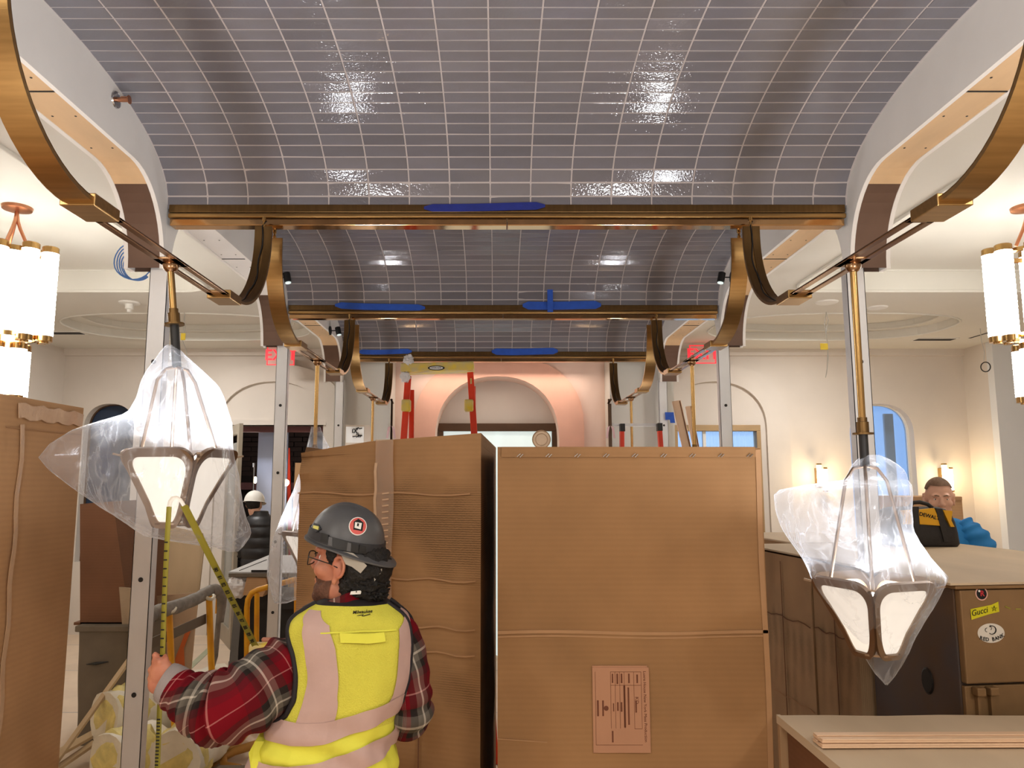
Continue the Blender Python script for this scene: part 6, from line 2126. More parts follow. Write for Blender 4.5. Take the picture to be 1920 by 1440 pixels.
# arms
LA = [(600, 1215, 2.43, .050), (548, 1255, 2.39, .048), (488, 1290, 2.315, .048), (432, 1326, 2.26, .044), (395, 1320, 2.27, .042), (350, 1298, 2.29, .034), (322, 1279, 2.29, .029)]
limb(body, [Q(*p[:3]) for p in LA], [p[3] for p in LA])
RA = [(735, 1205, 2.40, .060), (762, 1260, 2.40, .050), (768, 1320, 2.41, .046), (755, 1345, 2.47, .043), (700, 1320, 2.60, .038), (600, 1270, 2.72, .032), (540, 1244, 2.74, .028)]
limb(body, [Q(*p[:3]) for p in RA], [p[3] for p in RA])
# left hand: fist round the blade, back of the hand to the camera
def hq(px, py, d): return Q(px, py, d)
hd = 2.285
body.ball(hq(304, 1262, hd + .004), (.036, .022, .040), None, 18, 14)
body.ball(hq(316, 1272, hd + .004), (.030, .021, .034), None, 16, 12)
body.ball(hq(296, 1284, hd + .006), (.030, .021, .028), None, 16, 12)
for i, (px, py) in enumerate(((291, 1240), (284, 1256), (283, 1272), (287, 1289))):
    r0 = (.0105, .0108, .0102, .0092)[i]
    k0 = hq(px + 9, py + 2, hd - .006)
    finger(body, [k0, hq(px - 1, py, hd + .012), hq(px - 1, py + 1, hd + .040), hq(px + 10, py + 3, hd + .052), hq(px + 17, py + 4, hd + .040)], r0, r0 * .82)
finger(body, [hq(318, 1262, hd + .006), hq(309, 1247, hd + .020), hq(299, 1234, hd + .026), hq(291, 1228, hd + .024)], .0125, .0095)
finger(body, [hq(302, 1248, hd - .004), hq(311, 1236, hd + .004), hq(310, 1231, hd + .018)], .010, .0085)
# right hand closed on the tape case in front of him
rh = Q(512, 1228, 2.735)
body.ball(rh, (.042, .030, .036), None, 16, 12)
for i in range(4):
    k0 = rh + V((-.030, -.012 + .002 * i, .028 - .019 * i))
    finger(body, [k0, k0 + V((-.022, .010, -.002)), k0 + V((-.030, .032, -.004)), k0 + V((-.014, .044, -.004))], .0095 - .0006 * i, .008)
finger(body, [rh + V((.005, .02, .030)), rh + V((-.022, .03, .044)), rh + V((-.044, .03, .046))], .012, .0095)
merged('body', body, M_SKIN, wk, .0046, 4)
eyes(wk, R, H0, HS)
# stubble over jaw and lip
bd = MB()
def shell(c, r, cond, n=40, m=28):
    tmp = MB().ball(H(*c), tuple(q * HS for q in r), R, n, m)
    keep = [f for f in tmp.f if all(cond(R.transposed() @ (tmp.v[i] - O) / HS) for i in f)]
    bd.add(tmp.v, keep)
shell((.041, 0, -.079), (.0605, .0585, .0425), lambda q: q.z < -.040 - max(0, .035 - q.x) * 1.2 and q.x > -.005)
shell((.040, 0, -.015), (.0625, .0655, .0875), lambda q: q.z < -.036 - max(0, .05 - q.x) * .6 and q.x > .01)
shell((.082, 0, -.100), (.0245, .0305, .0225), lambda q: q.x > .06)
shell((.020, .050, -.070), (.0475, .0190, .0330), lambda q: q.x > .018 and q.z < -.036)
obj('beard', bd, M_BEARD, wk, smooth=180)
# hair: curly mass at the back and nape, sideburn in front of the ear
hr = MB()
def curly(c, r, amp=.14, n=44, m=30, sd=0):
    hr.ball(H(*c), tuple(q * HS for q in r), R, n, m, fn=lambda q: 1 + amp * noise.noise(q * 5 + V((sd, 0, 0))) + amp * .7 * noise.noise(q * 11 + V((0, sd, 0))))
curly((-.048, 0, .006), (.074, .084, .074), .12, sd=1)
curly((-.070, .008, -.042), (.052, .068, .046), .22, sd=2)
curly((-.098, .01, -.058), (.030, .045, .022), .38, sd=3)
curly((-.030, .052, -.040), (.026, .028, .040), .2, sd=6)
for q in (-1, 1):
    curly((.022, q * .066, .040), (.026, .016, .034), .2, 24, 16, sd=4 + q)
obj('hair', hr, M_HAIR, wk, smooth=70)
# glasses
gl = thing('glasses', '', '', H(.1, 0, .012)); gl.parent = wk; gl.location = H(.1, 0, .012) - wk.location
for kk in list(gl.keys()): del gl[kk]
for q in (-1, 1):
    ring = [H(.116 - .010 * abs(math.cos(a)) * (1 if q * math.cos(a) > 0 else .2), q * .034 + .0265 * math.copysign(abs(math.cos(a)) ** .7, math.cos(a)), .006 + .0195 * math.copysign(abs(math.sin(a)) ** .7, math.sin(a))) for a in [2 * pi * k / 26 for k in range(26)]]
    obj('rim', MB().tube(ring, .0018, 6, closed=True), M_BLACK, gl, smooth=60)
    obj('lens', MB().add(ring, [tuple(range(26))]), M_LENS, gl)
    obj('temple', MB().tube([H(.108, q * .060, .012), H(.09, q * .074, .014), H(.02, q * .086, .010), H(-.006, q * .088, .004)], .0016, 6), M_BLACK, gl, smooth=60)
obj('bridge', MB().tube([H(.117, -.010, .014), H(.121, 0, .017), H(.117, .010, .014)], .0016, 6), M_BLACK, gl, smooth=60)
# helmet
hl, G, Rt = helmet('helmet', wk, R, H, (.026, 0, .060), (.123, .115, .124), M_HELM, -1, math.radians(-6), .048)
def dome(px, py, off=.002):
    """point and normal of the helmet dome under a picture ray"""
    Ri = Rt.transposed()
    C = G(0, 0, 0)
    o_ = Ri @ (V((0, 0, CAMZ)) - C)
    d_ = Ri @ ray(px, py).normalized()
    rx, ry, rz = .123, .115, .124
    o2 = V((o_.x / rx, o_.y / ry, o_.z / rz)); d2 = V((d_.x / rx, d_.y / ry, d_.z / rz))
    a, b, c = d2.dot(d2), 2 * o2.dot(d2), o2.dot(o2) - 1
    q = b * b - 4 * a * c
    t = (-b - math.sqrt(max(q, 0))) / (2 * a)
    p = o_ + d_ * t
    nn = V((p.x / rx ** 2, p.y / ry ** 2, p.z / rz ** 2)).normalized()
    ph = 1.04
    return C + Rt @ (p * 1.012) + (Rt @ nn) * off, (Rt @ nn)
def on_dome(name, pts2, mt, off=.002, th=.003, sub=None):
    mb = MB()
    P = [dome(x, y, off) for x, y in pts2]
    n = len(P)
    c, cn = dome(sum(p[0] for p in pts2) / n, sum(p[1] for p in pts2) / n, off)
    vs = [p for p, _ in P] + [c] + [p - q * (off + .004) for p, q in P]
    fs = [(i, (i + 1) % n, n) for i in range(n)] + [(i, n + 1 + i, n + 1 + (i + 1) % n, (i + 1) % n) for i in range(n)]
    return obj(name, mb.add(vs, fs), mt, hl if sub is None else sub, smooth=40)
circ = lambda cx_, cy_, rx, ry, n=28: [(cx_ + rx * math.cos(2 * pi * k / n), cy_ + ry * math.sin(2 * pi * k / n)) for k in range(n)]
on_dome('sticker_edge', circ(670, 988, 16.2, 16.4), M_WHITE, .004)
on_dome('sticker_ring', circ(670, 988, 14.6, 14.8), M_STICKR, .0048)
on_dome('sticker_house', [(663, 980), (671, 975), (680, 982), (678, 997), (662, 994)], M_INKK, .0054)
on_dome('sticker_field', [(665, 981), (677, 983), (675, 994), (664, 991)], M_WHITE, .0060)
on_dome('sticker_mark', [(669, 983), (672, 984), (671, 989), (668, 988)], M_INKK, .0066)
# band with clips
mb = MB()
n = 60
rows = []
for z0, ex in ((.004, .004), (.030, .004), (.030, .0005)):
    rows.append([G((.122 * (1 - (z0 / .14) ** 2 * .45) + ex + .001) * math.cos(2 * pi * k / n), (.113 * (1 - (z0 / .14) ** 2 * .45) + ex + .001) * math.sin(2 * pi * k / n), z0) for k in range(n)])
obj('band', mb.loft(rows, cap0=False, cap1=False), M_HELMB, hl, smooth=40)
def clip(px0, px1, py, h, mt, nm='clip', sl=.30, off=.008):
    pts2 = [(px0, py), (px1, py + (px1 - px0) * sl), (px1 + h * .12 - 2, py + h + (px1 - px0) * sl), (px0 - 2, py + h)]
    on_dome(nm, pts2, mt, off)
clip(606, 618, 1000, 15, M_BLACK)
clip(619, 625, 1007, 15, M_STRAPG if False else M_HELM, 'clip_bar')
clip(625, 652, 1008, 17, M_BLACK)
clip(652, 658, 1017, 15, M_HELM, 'clip_bar')
clip(659, 671, 1018, 15, M_BLACK)
clip(673, 684, 1021, 14, M_BLACK)
on_dome('front_band', [(592, 982), (600, 985), (604, 993), (596, 999), (589, 995)], M_HELMB, .006)
on_dome('yellow_mark', [(592, 987), (601, 989), (600, 995), (591, 992)], mat('pale_yellow_mark', (214, 206, 110), .5), .008)
# chin strap / suspension strap
def plate_px(name, pts, d, mt, parent, th=.003):
    P = [Q(x, y, dd) for x, y, dd in [(p[0], p[1], p[2] if len(p) > 2 else d) for p in pts]]
    n = len(P)
    return obj(name, MB().add(P + [p + V((0, th, 0)) for p in P], [tuple(range(n)), tuple(range(2 * n - 1, n - 1, -1))] + [(i, (i + 1) % n, (i + 1) % n + n, i + n) for i in range(n)]), mt, parent)
plate_px('suspension_strap', [(636, 1033), (662, 1037), (676, 1049), (688, 1061), (676, 1075), (660, 1063), (648, 1058)], 2.300, M_STRAPG, hl)
plate_px('ratchet_strap', [(706, 1072, 2.33), (716, 1066, 2.34), (716, 1072, 2.34), (702, 1090, 2.33), (701, 1082, 2.33)], 2.33, M_STRAPG, hl)
# shirt: body, collar, sleeves
mb = MB()
NT, NZ = 64, 40
rings, uvs = [], []
for i in range(NZ + 1):
    z = lerp(ZLO - .02, ZHI - .004, i / NZ)
    rings.append([tors(2 * pi * k / NT, z, -.008, .6) for k in range(NT)])
    uvs += [(z, 2 * pi * k / NT * .18) for k in range(NT)]
obj('shirt', mb.loft(rings, uvs=uvs), M_PLAID, wk, smooth=180)
ncol = Q(652, 1122, D)
rings, uvs = [], []
for i, (dz, r1, r2) in enumerate(((-.030, .096, .084), (.0, .084, .074), (.022, .080, .072), (.036, .082, .074), (.034, .074, .066))):
    ring = []
    for k in range(40):
        a = 2 * pi * k / 40
        ring.append(V((ncol.x + r1 * math.cos(a), ncol.y + r2 * math.sin(a), ncol.z + dz + .006 * math.sin(a - .6) - .042 * max(0, math.cos(a - pi * 1.08)) ** 1.2)))
        uvs.append((dz + .02, a * .09))
    rings.append(ring)
obj('shirt_collar', MB().loft(rings, cap0=False, cap1=False, uvs=uvs), M_PLAID, wk, smooth=180)
LS = [(615, 1196, 2.43, .070), (582, 1224, 2.425, .086), (540, 1256, 2.385, .101), (488, 1290, 2.315, .103), (444, 1318, 2.265, .096), (410, 1326, 2.265, .089), (376, 1315, 2.275, .078), (345, 1300, 2.285, .066), (322, 1285, 2.288, .055)]
def wl(u):
    return .25 + 1.1 * math.exp(-((u - .66) / .16) ** 2) + .5 * math.exp(-((u - .2) / .1) ** 2)
sleeve('left_sleeve', [Q(*p[:3]) for p in LS], [p[3] for p in LS], M_PLAID, wk, wl, seed=2, amp=.0125)
cf = [(334, 1293, 2.287, .058), (326, 1287, 2.288, .0575), (314, 1279, 2.29, .054), (308, 1276, 2.29, .048)]
sleeve('left_cuff', [Q(*p[:3]) for p in cf], [p[3] * 1.02 for p in cf], M_CUFF, wk, lambda u: .15, seed=5, amp=.004)
RS = [(715, 1185, 2.40, .07), (738, 1205, 2.40, .086), (757, 1255, 2.40, .078), (765, 1305, 2.41, .071), (762, 1338, 2.44, .068), (738, 1342, 2.55, .060), (640, 1292, 2.70, .050), (560, 1252, 2.735, .040)]
sleeve('right_sleeve', [Q(*p[:3]) for p in RS], [p[3] for p in RS], M_PLAID, wk, lambda u: .3 + .9 * math.exp(-((u - .55) / .12) ** 2), seed=7, amp=.007)
# vest
def zpx(py): return Q(660, py, D).z
WL = [(zpx(1352), 0), (zpx(1344), 30), (zpx(1320), 50), (zpx(1290), 53), (zpx(1250), 47), (zpx(1210), 40), (zpx(1175), 29), (zpx(1150), 22), (zpx(1136), 20)]
WR = [(zpx(1330), 0), (zpx(1322), 14), (zpx(1290), 24), (zpx(1250), 22), (zpx(1200), 20), (zpx(1165), 18), (zpx(1148), 18), (zpx(1136), 16)]
def hole(t, z):
    """distance in degrees inside the left / right armhole (negative = cloth)"""
    td = math.degrees(t) % 360
    hl_ = pl(WL, z) if z >= WL[0][0] else -1
    hr_ = pl(WR, z) if z >= WR[0][0] else -1
    a = hl_ - abs(td - 180)
    b = hr_ - min(td, 360 - td)
    return max(a if hl_ > 0 else -99, b if hr_ > 0 else -99)
NT, NZ = 240, 130
ZV1 = zpx(1128)
vs, fs, idx = [], [], {}
for i in range(NZ + 1):
    z = lerp(ZLO - .05, ZV1, i / NZ)
    for k in range(NT):
        vs.append(tors(2 * pi * k / NT, z, .012))
for i in range(NZ):
    z = lerp(ZLO - .05, ZV1, (i + .5) / NZ)
    for k in range(NT):
        if hole(2 * pi * (k + .5) / NT, z) > 0: continue
        q = (k + 1) % NT
        fs.append((i * NT + k, i * NT + q, (i + 1) * NT + q, (i + 1) * NT + k))
up_f = [f for f in fs if vs[f[0]].z > zpx(1345)]
lo_f = [f for f in fs if vs[f[0]].z <= zpx(1345)]
def sub_mesh(name, faces, mt):
    m_ = {}
    vv, ff = [], []
    for f in faces:
        g = []
        for i in f:
            if i not in m_:
                m_[i] = len(vv); vv.append(vs[i])
            g.append(m_[i])
        ff.append(g)
    return obj(name, MB().add(vv, ff), mt, vest, smooth=180)
vest = thing('safety_vest', '', '', wk.location); vest.parent = wk; vest.location = (0, 0, 0)
for kk in list(vest.keys()): del vest[kk]
sub_mesh('vest_mesh_back', up_f, M_VEST)
sub_mesh('vest_skirt', lo_f, M_VESTS)
# armhole and neck piping
def hole_edge(side):
    T = WL if side < 0 else WR
    pts = []
    zs = [lerp(T[0][0], ZV1 + .002, i / 34) for i in range(35)]
    base = pi if side < 0 else 0
    back = [(base + (math.radians(pl(T, z)) * (1 if side < 0 else -1)), z) for z in zs]
    front = [(base - (math.radians(pl(T, z)) * (1 if side < 0 else -1)), z) for z in zs]
    return [tors(t, z, .013) for t, z in reversed(back)] + [tors(t, z, .013) for t, z in front[1:]]
obj('piping', MB().tube(hole_edge(-1), .0085, 8), M_PIPING, vest, smooth=60)
obj('piping', MB().tube(hole_edge(1), .0075, 8), M_PIPING, vest, smooth=60)
nk = [tors(2 * pi * k / 60, ZV1, .012) for k in range(60)]
rings = [nk, [p.lerp(V((ncol.x, ncol.y, p.z)), .18) + V((0, 0, .010)) for p in nk], [p.lerp(V((ncol.x, ncol.y, p.z)), .26) + V((0, 0, .016)) for p in nk]]
obj('neck_binding', MB().loft(rings, cap0=False, cap1=False), M_PIPING, vest, smooth=180)
def band_on(name, path, wd, mt, off=.0155, vertical=False, n=60):
    """strip on the vest surface: path = [(t_deg, z)], wd in degrees (vertical strips) or metres (level ones)"""
    P = []
    m = len(path)
    for i in range(n + 1):
        u = i / n * (m - 1)
        k = min(int(u), m - 2)
        f = u - k
        P.append((lerp(path[k][0], path[k + 1][0], f), lerp(path[k][1], path[k + 1][1], f)))
    rows = []
    for td, z in P:
        row = []
        for j in range(9):
            s_ = (j / 8 - .5) * wd
            t, zz = (math.radians(td + s_), z) if vertical else (math.radians(td), z + s_)
            row.append(tors(t, zz, off))
        rows.append(row)
    a = MB().loft(rows, loop=False)
    return obj(name, a, mt, vest, smooth=180)
def tpx(px, py):
    """surface angle on the back for a picture column"""
    q = Q(px, py, D - .10)
    cx_, a, b = pl(ZT_, q.z)
    c = max(-1, min(1, (q.x - cx_) / (a + .015)))
    c = math.copysign(abs(c) ** 1.25, c)
    return -math.degrees(math.acos(c)), q.z
band_on('reflective_stripe', [tpx(x, y) for x, y in ((583, 1146), (592, 1170), (602, 1210), (607, 1250), (603, 1300), (588, 1352))], 26, M_REFL, .0165, True)
band_on('reflective_stripe', [tpx(x, y) for x, y in ((748, 1150), (756, 1180), (760, 1220), (757, 1260), (748, 1300), (733, 1330))], 21, M_REFL, .0165, True)
def lev(pts): return [(tpx(x, y)) for x, y in pts]
l1 = lev(((505, 1366), (530, 1366), (560, 1368), (600, 1366), (640, 1358), (680, 1346), (715, 1336), (733, 1328)))
l1 = [(-176, l1[0][1] + .012), *l1, (-14, l1[-1][1] + .01), (60, l1[-1][1]), (150, l1[0][1]), (184, l1[0][1] + .012)]
band_on('reflective_band', l1, .062, M_REFL, .0185, n=150)
l2 = lev(((490, 1448), (540, 1446), (590, 1440), (630, 1432), (660, 1420), (700, 1408), (730, 1396)))
l2 = [(-176, l2[0][1] + .02), *l2, (-14, l2[-1][1] + .01), (60, l2[-1][1]), (150, l2[0][1]), (184, l2[0][1] + .02)]
band_on('reflective_band', l2, .060, M_REFL, .0185, n=150)
# yoke seam, pocket flap, collar tag, brand mark, side strap
y1 = lev(((606, 1183), (640, 1182), (680, 1180), (740, 1180)))
band_on('yoke_seam', y1, .004, M_VESTS, .017)
y2 = lev(((643, 1191), (660, 1191), (690, 1193), (721, 1190)))
band_on('pocket_flap', y2, .026, M_VESTS, .022)
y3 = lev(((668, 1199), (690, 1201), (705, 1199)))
band_on('flap_painted_shade', y3, .004, M_PIPING, .0165)  # dark strip painted in for the shade under the flap
q = tpx(674, 1135)
pc = tors(math.radians(q[0]), zpx(1136), .019)
text('lettering', 'Milwaukee', .0135, frame(pc, V((1, .10, .06)), V((0, -.25, 1))), M_INKK, vest, shear=.25, bold=.0003)
obj('lightning_mark', MB().tube([pc + V((-.018, -.002, -.012)), pc + V((.004, -.002, -.008)), pc + V((-.002, -.002, -.014)), pc + V((.024, -.002, -.006))], .0013, 5), M_INKK, vest)
plate_px('collar_tag', [(658, 1109, 2.312), (678, 1107, 2.312), (676, 1114, 2.310), (656, 1115, 2.310)], 2.31, M_WHITE, vest)
# left side flap of the vest standing away at the hip
P = [Q(492, 1368, 2.34), Q(478, 1390, 2.30), Q(466, 1412, 2.28), Q(470, 1440, 2.28), Q(505, 1450, 2.30), Q(512, 1390, 2.32)]
obj('side_flap', MB().add(P + [p + V((0, .006, 0)) for p in P], [(0, 1, 2, 3, 4, 5), (11, 10, 9, 8, 7, 6)] + [(i, (i + 1) % 6, (i + 1) % 6 + 6, i + 6) for i in range(6)]), M_VESTS, vest)
# trousers and boots (below the frame)
for sx in (-1, 1):
    sleeve('trouser_leg', [V((hipx + sx * .075, D, ZLO + .02)), V((hipx + sx * .09, D + .01, .75)), V((hipx + sx * .10, D + .02, .45)), V((hipx + sx * .11, D - .01, .09))], [.115, .105, .085, .075], M_TROUS, wk, lambda u: .4, seed=sx)
    mb = MB().ball(V((hipx + sx * .115, D + .04, .055)), (.055, .15, .055), None, 20, 14).box(hipx + sx * .115 - .055, hipx + sx * .115 + .055, D - .11, D + .19, 0, .025)
    obj('boot', mb, mat('boot_tan', (150, 110, 66), .7), wk, smooth=50, bevel=.006)

# tape measure: blade up from the floor, over the lamp's front edge and down to the case in his right hand
tm = thing('tape_measure', 'yellow tape measure blade bent over the left pendant and running down to the worker', 'tape measure', V((Q(300, 1440, 2.33).x, 2.33, 0)))
def blade(pts, wd, facing=V((0, -1, 0))):
    rows = []
    for i, p in enumerate(pts):
        d_ = (pts[min(i + 1, len(pts) - 1)] - pts[max(i - 1, 0)]).normalized()
        s_ = facing.cross(d_).normalized()
        n_ = d_.cross(s_).normalized()
        row = []
        for j in range(5):
            e = j / 4 - .5
            row.append(p + s_ * wd * e - n_ * (.003 * (1 - 4 * e * e)) * (1 if n_.y < 0 else -1))
        rows.append(row)
    mb = MB().loft(rows, loop=False)
    mb.loft([[q + V((0, .0009, 0)) for q in r] for r in rows], loop=False)
    return mb
dl_ = 2.225
up = [V((Q(294, 1440, 2.33).x + .012, 2.33, 0.002)), Q(295, 1440, 2.31), Q(299, 1330, 2.318), Q(304, 1245, 2.312), Q(309, 1100, 2.27), Q(314, 1000, dl_ + .01), Q(317, 950, dl_)]
obj('blade', blade(up, .014, V((.55, -1, 0))), M_TAPEM, tm, smooth=60)
top = [Q(317, 950, dl_), Q(319, 940, dl_ - .004), Q(324, 934, dl_ - .006), Q(331, 933, dl_ - .006), Q(338, 937, dl_ - .004), Q(345, 948, dl_)]
obj('blade', blade(top, .012, V((0, -1, -.4))), M_WHITE, tm, smooth=60)
dn_end = Q(484, 1222, 2.66)
dn = [Q(345, 948, dl_).lerp(dn_end, i / 12) for i in range(13)]
obj('blade', blade(dn, .022), M_TAPEM, tm, smooth=60)
dirb = (dn[-1] - dn[0]).normalized()
for num, (px, py) in {'80': (404, 1068), '81': (412, 1083), '82': (420, 1096), '83': (427, 1110), '84': (435, 1123), '85': (443, 1136), '86': (451, 1150), '87': (458, 1163), '88': (465, 1176), '89': (471, 1189), '90': (477, 1201)}.items():
    u = (py - 948) / (1222 - 948)
    p = dn[0].lerp(dn_end, u * .93 / (1 - .07 * u) if False else (Q(px, py, 2.4).x - dn[0].x * 1) * 0 + u)
    # depth along the blade for this picture row
    lo, hi = 0.0, 1.0
    for _ in range(30):
        m_ = (lo + hi) / 2
        q = dn[0].lerp(dn_end, m_) - V((0, 0, CAMZ))
        v_ = (q.z * F * CT - q.y * F * ST) / (q.y * CT + q.z * ST)
        if 720 - v_ < py: lo = m_
        else: hi = m_
    p = dn[0].lerp(dn_end, lo) + V((0, -.006, 0))
    text('lettering', num, .0165, frame(p, dirb, V((.9, 0, .45))), M_INKK, tm, bold=.0005)
mb = MB()
for i in range(120):
    u = i / 120
    p = up[1].lerp(up[3], u * 1.0) if u < .5 else up[3].lerp(up[5], (u - .5) * 2)
    if i % 4 == 0:
        mb.box(p.x - .006, p.x + .004, p.y - .005, p.y - .004, p.z - .002, p.z + .002)
o = obj('tick_marks', mb, M_INKK, tm); o['kind'] = 'stuff'
obj('case', MB().box(dn_end.x - .03, dn_end.x + .045, dn_end.y - .02, dn_end.y + .025, dn_end.z - .045, dn_end.z + .03), M_YEL, tm, bevel=.012)

# ---------------------------------------------------------------- man in blue behind the tool bag
def man_blue():
    d = 5.06
    c = Q(1761, 936, d)
    t = thing('person', 'man with cropped hair in a blue jacket, behind the tool bag', 'person', V((c.x, d, 0)))
    fv = V((-.42, -1, 0)).normalized()
    R, H = head_frame(c, (fv.x, fv.y), math.radians(-8))
    mb = MB()
    s = 1.02
    head_pieces(mb, R, H, s)
    sh = V((c.x + .10, d + .14, c.z - .16))
    limb(mb, [H(-.02, 0, -.05), H(-.05, 0, -.10), sh + V((-.02, 0, -.01))], [.062, .060, .075])
    pel = V((c.x + .10, d + .05, .98))
    limb(mb, [sh - V((0, 0, .17)), V((c.x + .10, d + .10, 1.2)), pel], [.10, .11, .10], 20)
    limb(mb, [sh, sh - V((0, 0, .17))], [.06, .09], 16)
    for sx in (-1, 1):
        limb(mb, [pel + V((sx * .09, 0, 0)), pel + V((sx * .11, .02, -.46)), V((pel.x + sx * .12, d + .04, .09))], [.09, .06, .045])
        limb(mb, [V((pel.x + sx * .12, d + .05, .05)), V((pel.x + sx * .13, d - .12, .04))], [.04, .032])
    AR = [V((c.x - .10, d + .12, sh.z - .05)), V((c.x - .20, d + .02, 1.45)), V((c.x - .22, d - .14, 1.24))]
    AL = [V((c.x + .20, d + .13, sh.z - .035)), V((Q(1834, 985, d).x, d + .06, sh.z - .11)), V((Q(1853, 1020, d).x, d + .02, 1.40)), V((Q(1856, 1040, d).x, d - .02, 1.25)), V((Q(1840, 1040, d).x, d - .10, 1.12))]
    limb(mb, AR, [.055, .045, .035])
    limb(mb, AL, [.055, .050, .045, .04, .033])
    for base, sg in ((V((Q(1838, 1040, d).x, d - .13, 1.06)), 1), (V((c.x - .23, d - .24, 1.17)), -1)):
        mb.ball(base, (.034, .026, .044), None, 14, 10)
        for i in range(4):
            k0 = base + V((-.024 + .016 * i, -.006, -.036))
            finger(mb, [k0, k0 + V((0, -.006, -.028)), k0 + V((0, .006, -.048)), k0 + V((0, .022, -.056))], .0088, .0075)
        finger(mb, [base + V((-.03 * sg, -.01, .005)), base + V((-.046 * sg, -.018, -.022)), base + V((-.046 * sg, -.016, -.046))], .0105, .0085)
    merged('body', mb, M_SKIN2, t, .0065, 4)
    eyes(t, R, H, s)
    hb = MB()
    for q in (-1, 1):
        hb.tube([H(.098 * s, q * .012, .036), H(.100 * s, q * .03, .041), H(.088 * s, q * .05, .034)], [.003, .005, .003], 6)
    obj('eyebrow', hb, M_STUB, t, smooth=60)
    tmp = MB().ball(H(-.012 * s, 0, .045 * s), (.1015 * s, .0825 * s, .0995 * s), R, 40, 28)
    keep = [f for f in tmp.f if all((lambda q: q.z > .06 - .9 * (q.x - .02) * (1 if q.x < .02 else -1.0) * 0 and (q.z > .098 if q.x > .045 else q.z > -.02 + max(0, q.x + .02) * 1.5))(R.transposed() @ (tmp.v[i] - c)) for i in f)]
    obj('cropped_hair', MB().add(tmp.v, keep), M_STUB, t, smooth=180)
    # jacket
    def ring(z, cx_, a, b, n=36):
        return [V((cx_ + a * math.cos(2 * pi * k / n), d + .04 + b * math.sin(2 * pi * k / n), z)) + V((noise.noise(V((k * .4, z * 9, 3))) * .010, noise.noise(V((k * .4, z * 9, 8))) * .010, 0)) for k in range(n)]
    rows = []
    for z, dx, a, b in ((.86, .10, .20, .15), (1.0, .10, .205, .155), (1.2, .09, .215, .16), (1.36, .07, .225, .155), (1.46, .06, .215, .14), (1.53, .05, .17, .11), (1.575, .04, .105, .09), (1.60, .03, .085, .085)):
        rows.append([p + V((.07 * min(1, (z - .86) / .5), .10 * min(1, (z - .86) / .5), 0)) for p in ring(z * 1.0 + (.115 if z > 1.3 else .115 * max(0, (z - .86) / .44)) + (c.z - 1.84), c.x + dx, a, b)])
    obj('jacket', MB().loft(rows), M_BLUEJ, t, smooth=180, subsurf=1)
    sleeve('jacket_sleeve', AL, [.092, .092, .084, .074, .06], M_BLUEJ, t, lambda u: .7, seed=3, amp=.012)
    sleeve('jacket_sleeve', AR, [.085, .078, .058], M_BLUEJ, t, lambda u: .7, seed=6, amp=.010)
    for sx in (-1, 1):
        sleeve('trouser_leg', [pel + V((sx * .08, 0, -.02)), pel + V((sx * .10, .02, -.46)), V((pel.x + sx * .12, d + .05, .08))], [.11, .085, .075], M_TROUS, t, seed=sx)
        obj('boot', MB().ball(V((pel.x + sx * .125, d - .02, .05)), (.05, .14, .05), None, 16, 10).box(pel.x + sx * .125 - .05, pel.x + sx * .125 + .05, d - .15, d + .12, 0, .02), M_BLACK, t, smooth=50)
man_blue()
bk_ = Q(1805, 931, 5.8)
tb = thing('cardboard_carton', 'tan carton behind the head of the man in blue', 'box', V((Q(1755, 960, 5.8).x, 5.9, 0)))
a, b = Q(1690, 931, 5.8), Q(1804, 931, 5.8)
obj('carton_body', MB().box(a.x, b.x, 5.8, 6.2, 0, a.z), M_CARD3, tb, bevel=.006)
obj('carton_flap', MB().box(a.x + .005, b.x - .005, 5.794, 5.80, a.z - .03, a.z - .002), M_CREASE, tb)

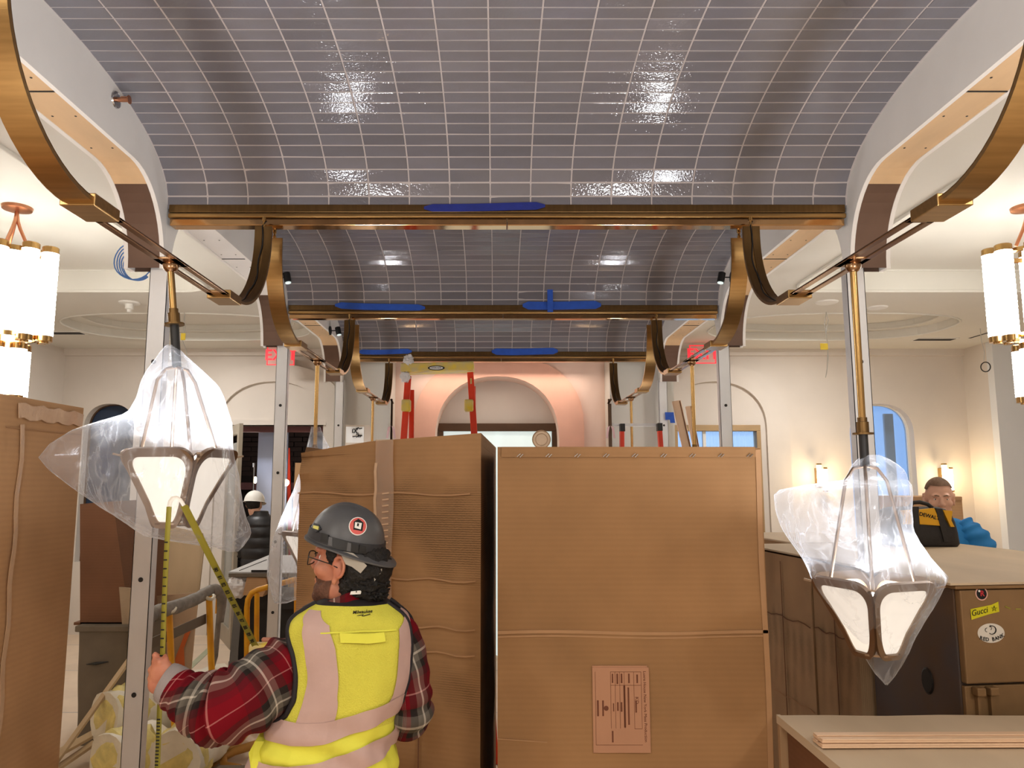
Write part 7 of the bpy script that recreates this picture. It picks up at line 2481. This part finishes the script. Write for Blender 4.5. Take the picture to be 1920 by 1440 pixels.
# ---------------------------------------------------------------- man in the white helmet, seen from behind
def man_white():
    d = 9.0
    top = Q(478, 915, d)
    t = thing('person', 'man in black puffer jacket and white helmet, back turned, at the dark doorway', 'person', V((top.x, d, 0)))
    O_ = V((top.x, d, top.z - .20))
    R, H = head_frame(O_, (.12, 1), math.radians(-4))
    mb = MB()
    head_pieces(mb, R, H)
    bx_ = Q(486, 1000, d).x
    sh = V((bx_, d, O_.z - .24))
    limb(mb, [H(-.02, 0, -.05), sh], [.062, .07])
    pel = V((bx_ + .01, d, .98))
    limb(mb, [sh - V((0, 0, .05)), pel], [.13, .13], 20)
    for sx in (-1, 1):
        limb(mb, [pel + V((sx * .09, 0, 0)), pel + V((sx * .10, .02, -.46)), V((pel.x + sx * .11, d, .09))], [.09, .06, .045])
        limb(mb, [V((pel.x + sx * .11, d - .03, .05)), V((pel.x + sx * .11, d + .14, .04))], [.04, .032])
        limb(mb, [sh + V((sx * .17, 0, -.06)), sh + V((sx * .20, .02, -.32)), sh + V((sx * .14, .20, -.46))], [.055, .045, .035])
        base = sh + V((sx * .12, .26, -.48))
        mb.ball(base, (.034, .04, .028), None, 12, 8)
        for i in range(4):
            k0 = base + V((-.022 + .015 * i, .03, 0))
            finger(mb, [k0, k0 + V((0, .03, -.006)), k0 + V((0, .048, -.022))], .0088, .0075)
        finger(mb, [base + V((-sx * .03, .01, .01)), base + V((-sx * .045, .035, .014))], .0105, .0085)
    merged('body', mb, M_SKIN2, t, .008, 3)
    eyes(t, R, H)
    obj('hair', MB().ball(H(-.03, 0, .02), (.09, .085, .085), R, 24, 16, fn=lambda q: 1 + .06 * noise.noise(q * 6)), M_HAIR, t, smooth=60)
    hel, G2, _ = helmet('helmet', t, R, H, (-.004, 0, .040), (.128, .116, .130), M_WHITE, 1, math.radians(4), .05)
    rows = []
    n = 40
    for i in range(70):
        u = i / 69
        z = lerp(sh.z - .62, sh.z + .17, u)
        prof = pl([(0, (.185, .13)), (.25, (.20, .145)), (.6, (.222, .155)), (.80, (.225, .15)), (.90, (.17, .12)), (.96, (.10, .095)), (1, (.088, .085))], u)
        q = abs(math.sin(u * pi * 6.5)) ** .5 * .020
        rows.append([V((bx_ + (prof[0] + q - .015) * math.cos(2 * pi * k / n), d + (prof[1] + q - .015) * math.sin(2 * pi * k / n), z)) for k in range(n)])
    obj('puffer_jacket', MB().loft(rows), M_PUFF, t, smooth=180)
    for sx in (-1, 1):
        pts = [sh + V((sx * .16, 0, -.05)), sh + V((sx * .205, .01, -.20)), sh + V((sx * .205, .03, -.33)), sh + V((sx * .14, .19, -.45))]
        sleeve('jacket_sleeve', pts, [.075, .078, .07, .055], M_PUFF, t, lambda u: 1.0, seed=sx + 4, amp=.014)
        sleeve('trouser_leg', [pel + V((sx * .08, 0, .0)), pel + V((sx * .10, .02, -.46)), V((pel.x + sx * .11, d, .08))], [.11, .085, .075], M_BLACK, t, seed=sx)
        obj('boot', MB().ball(V((pel.x + sx * .11, d + .05, .05)), (.05, .14, .05), None, 16, 10).box(pel.x + sx * .11 - .05, pel.x + sx * .11 + .05, d - .08, d + .18, 0, .02), M_BLACK, t, smooth=50)
man_white()
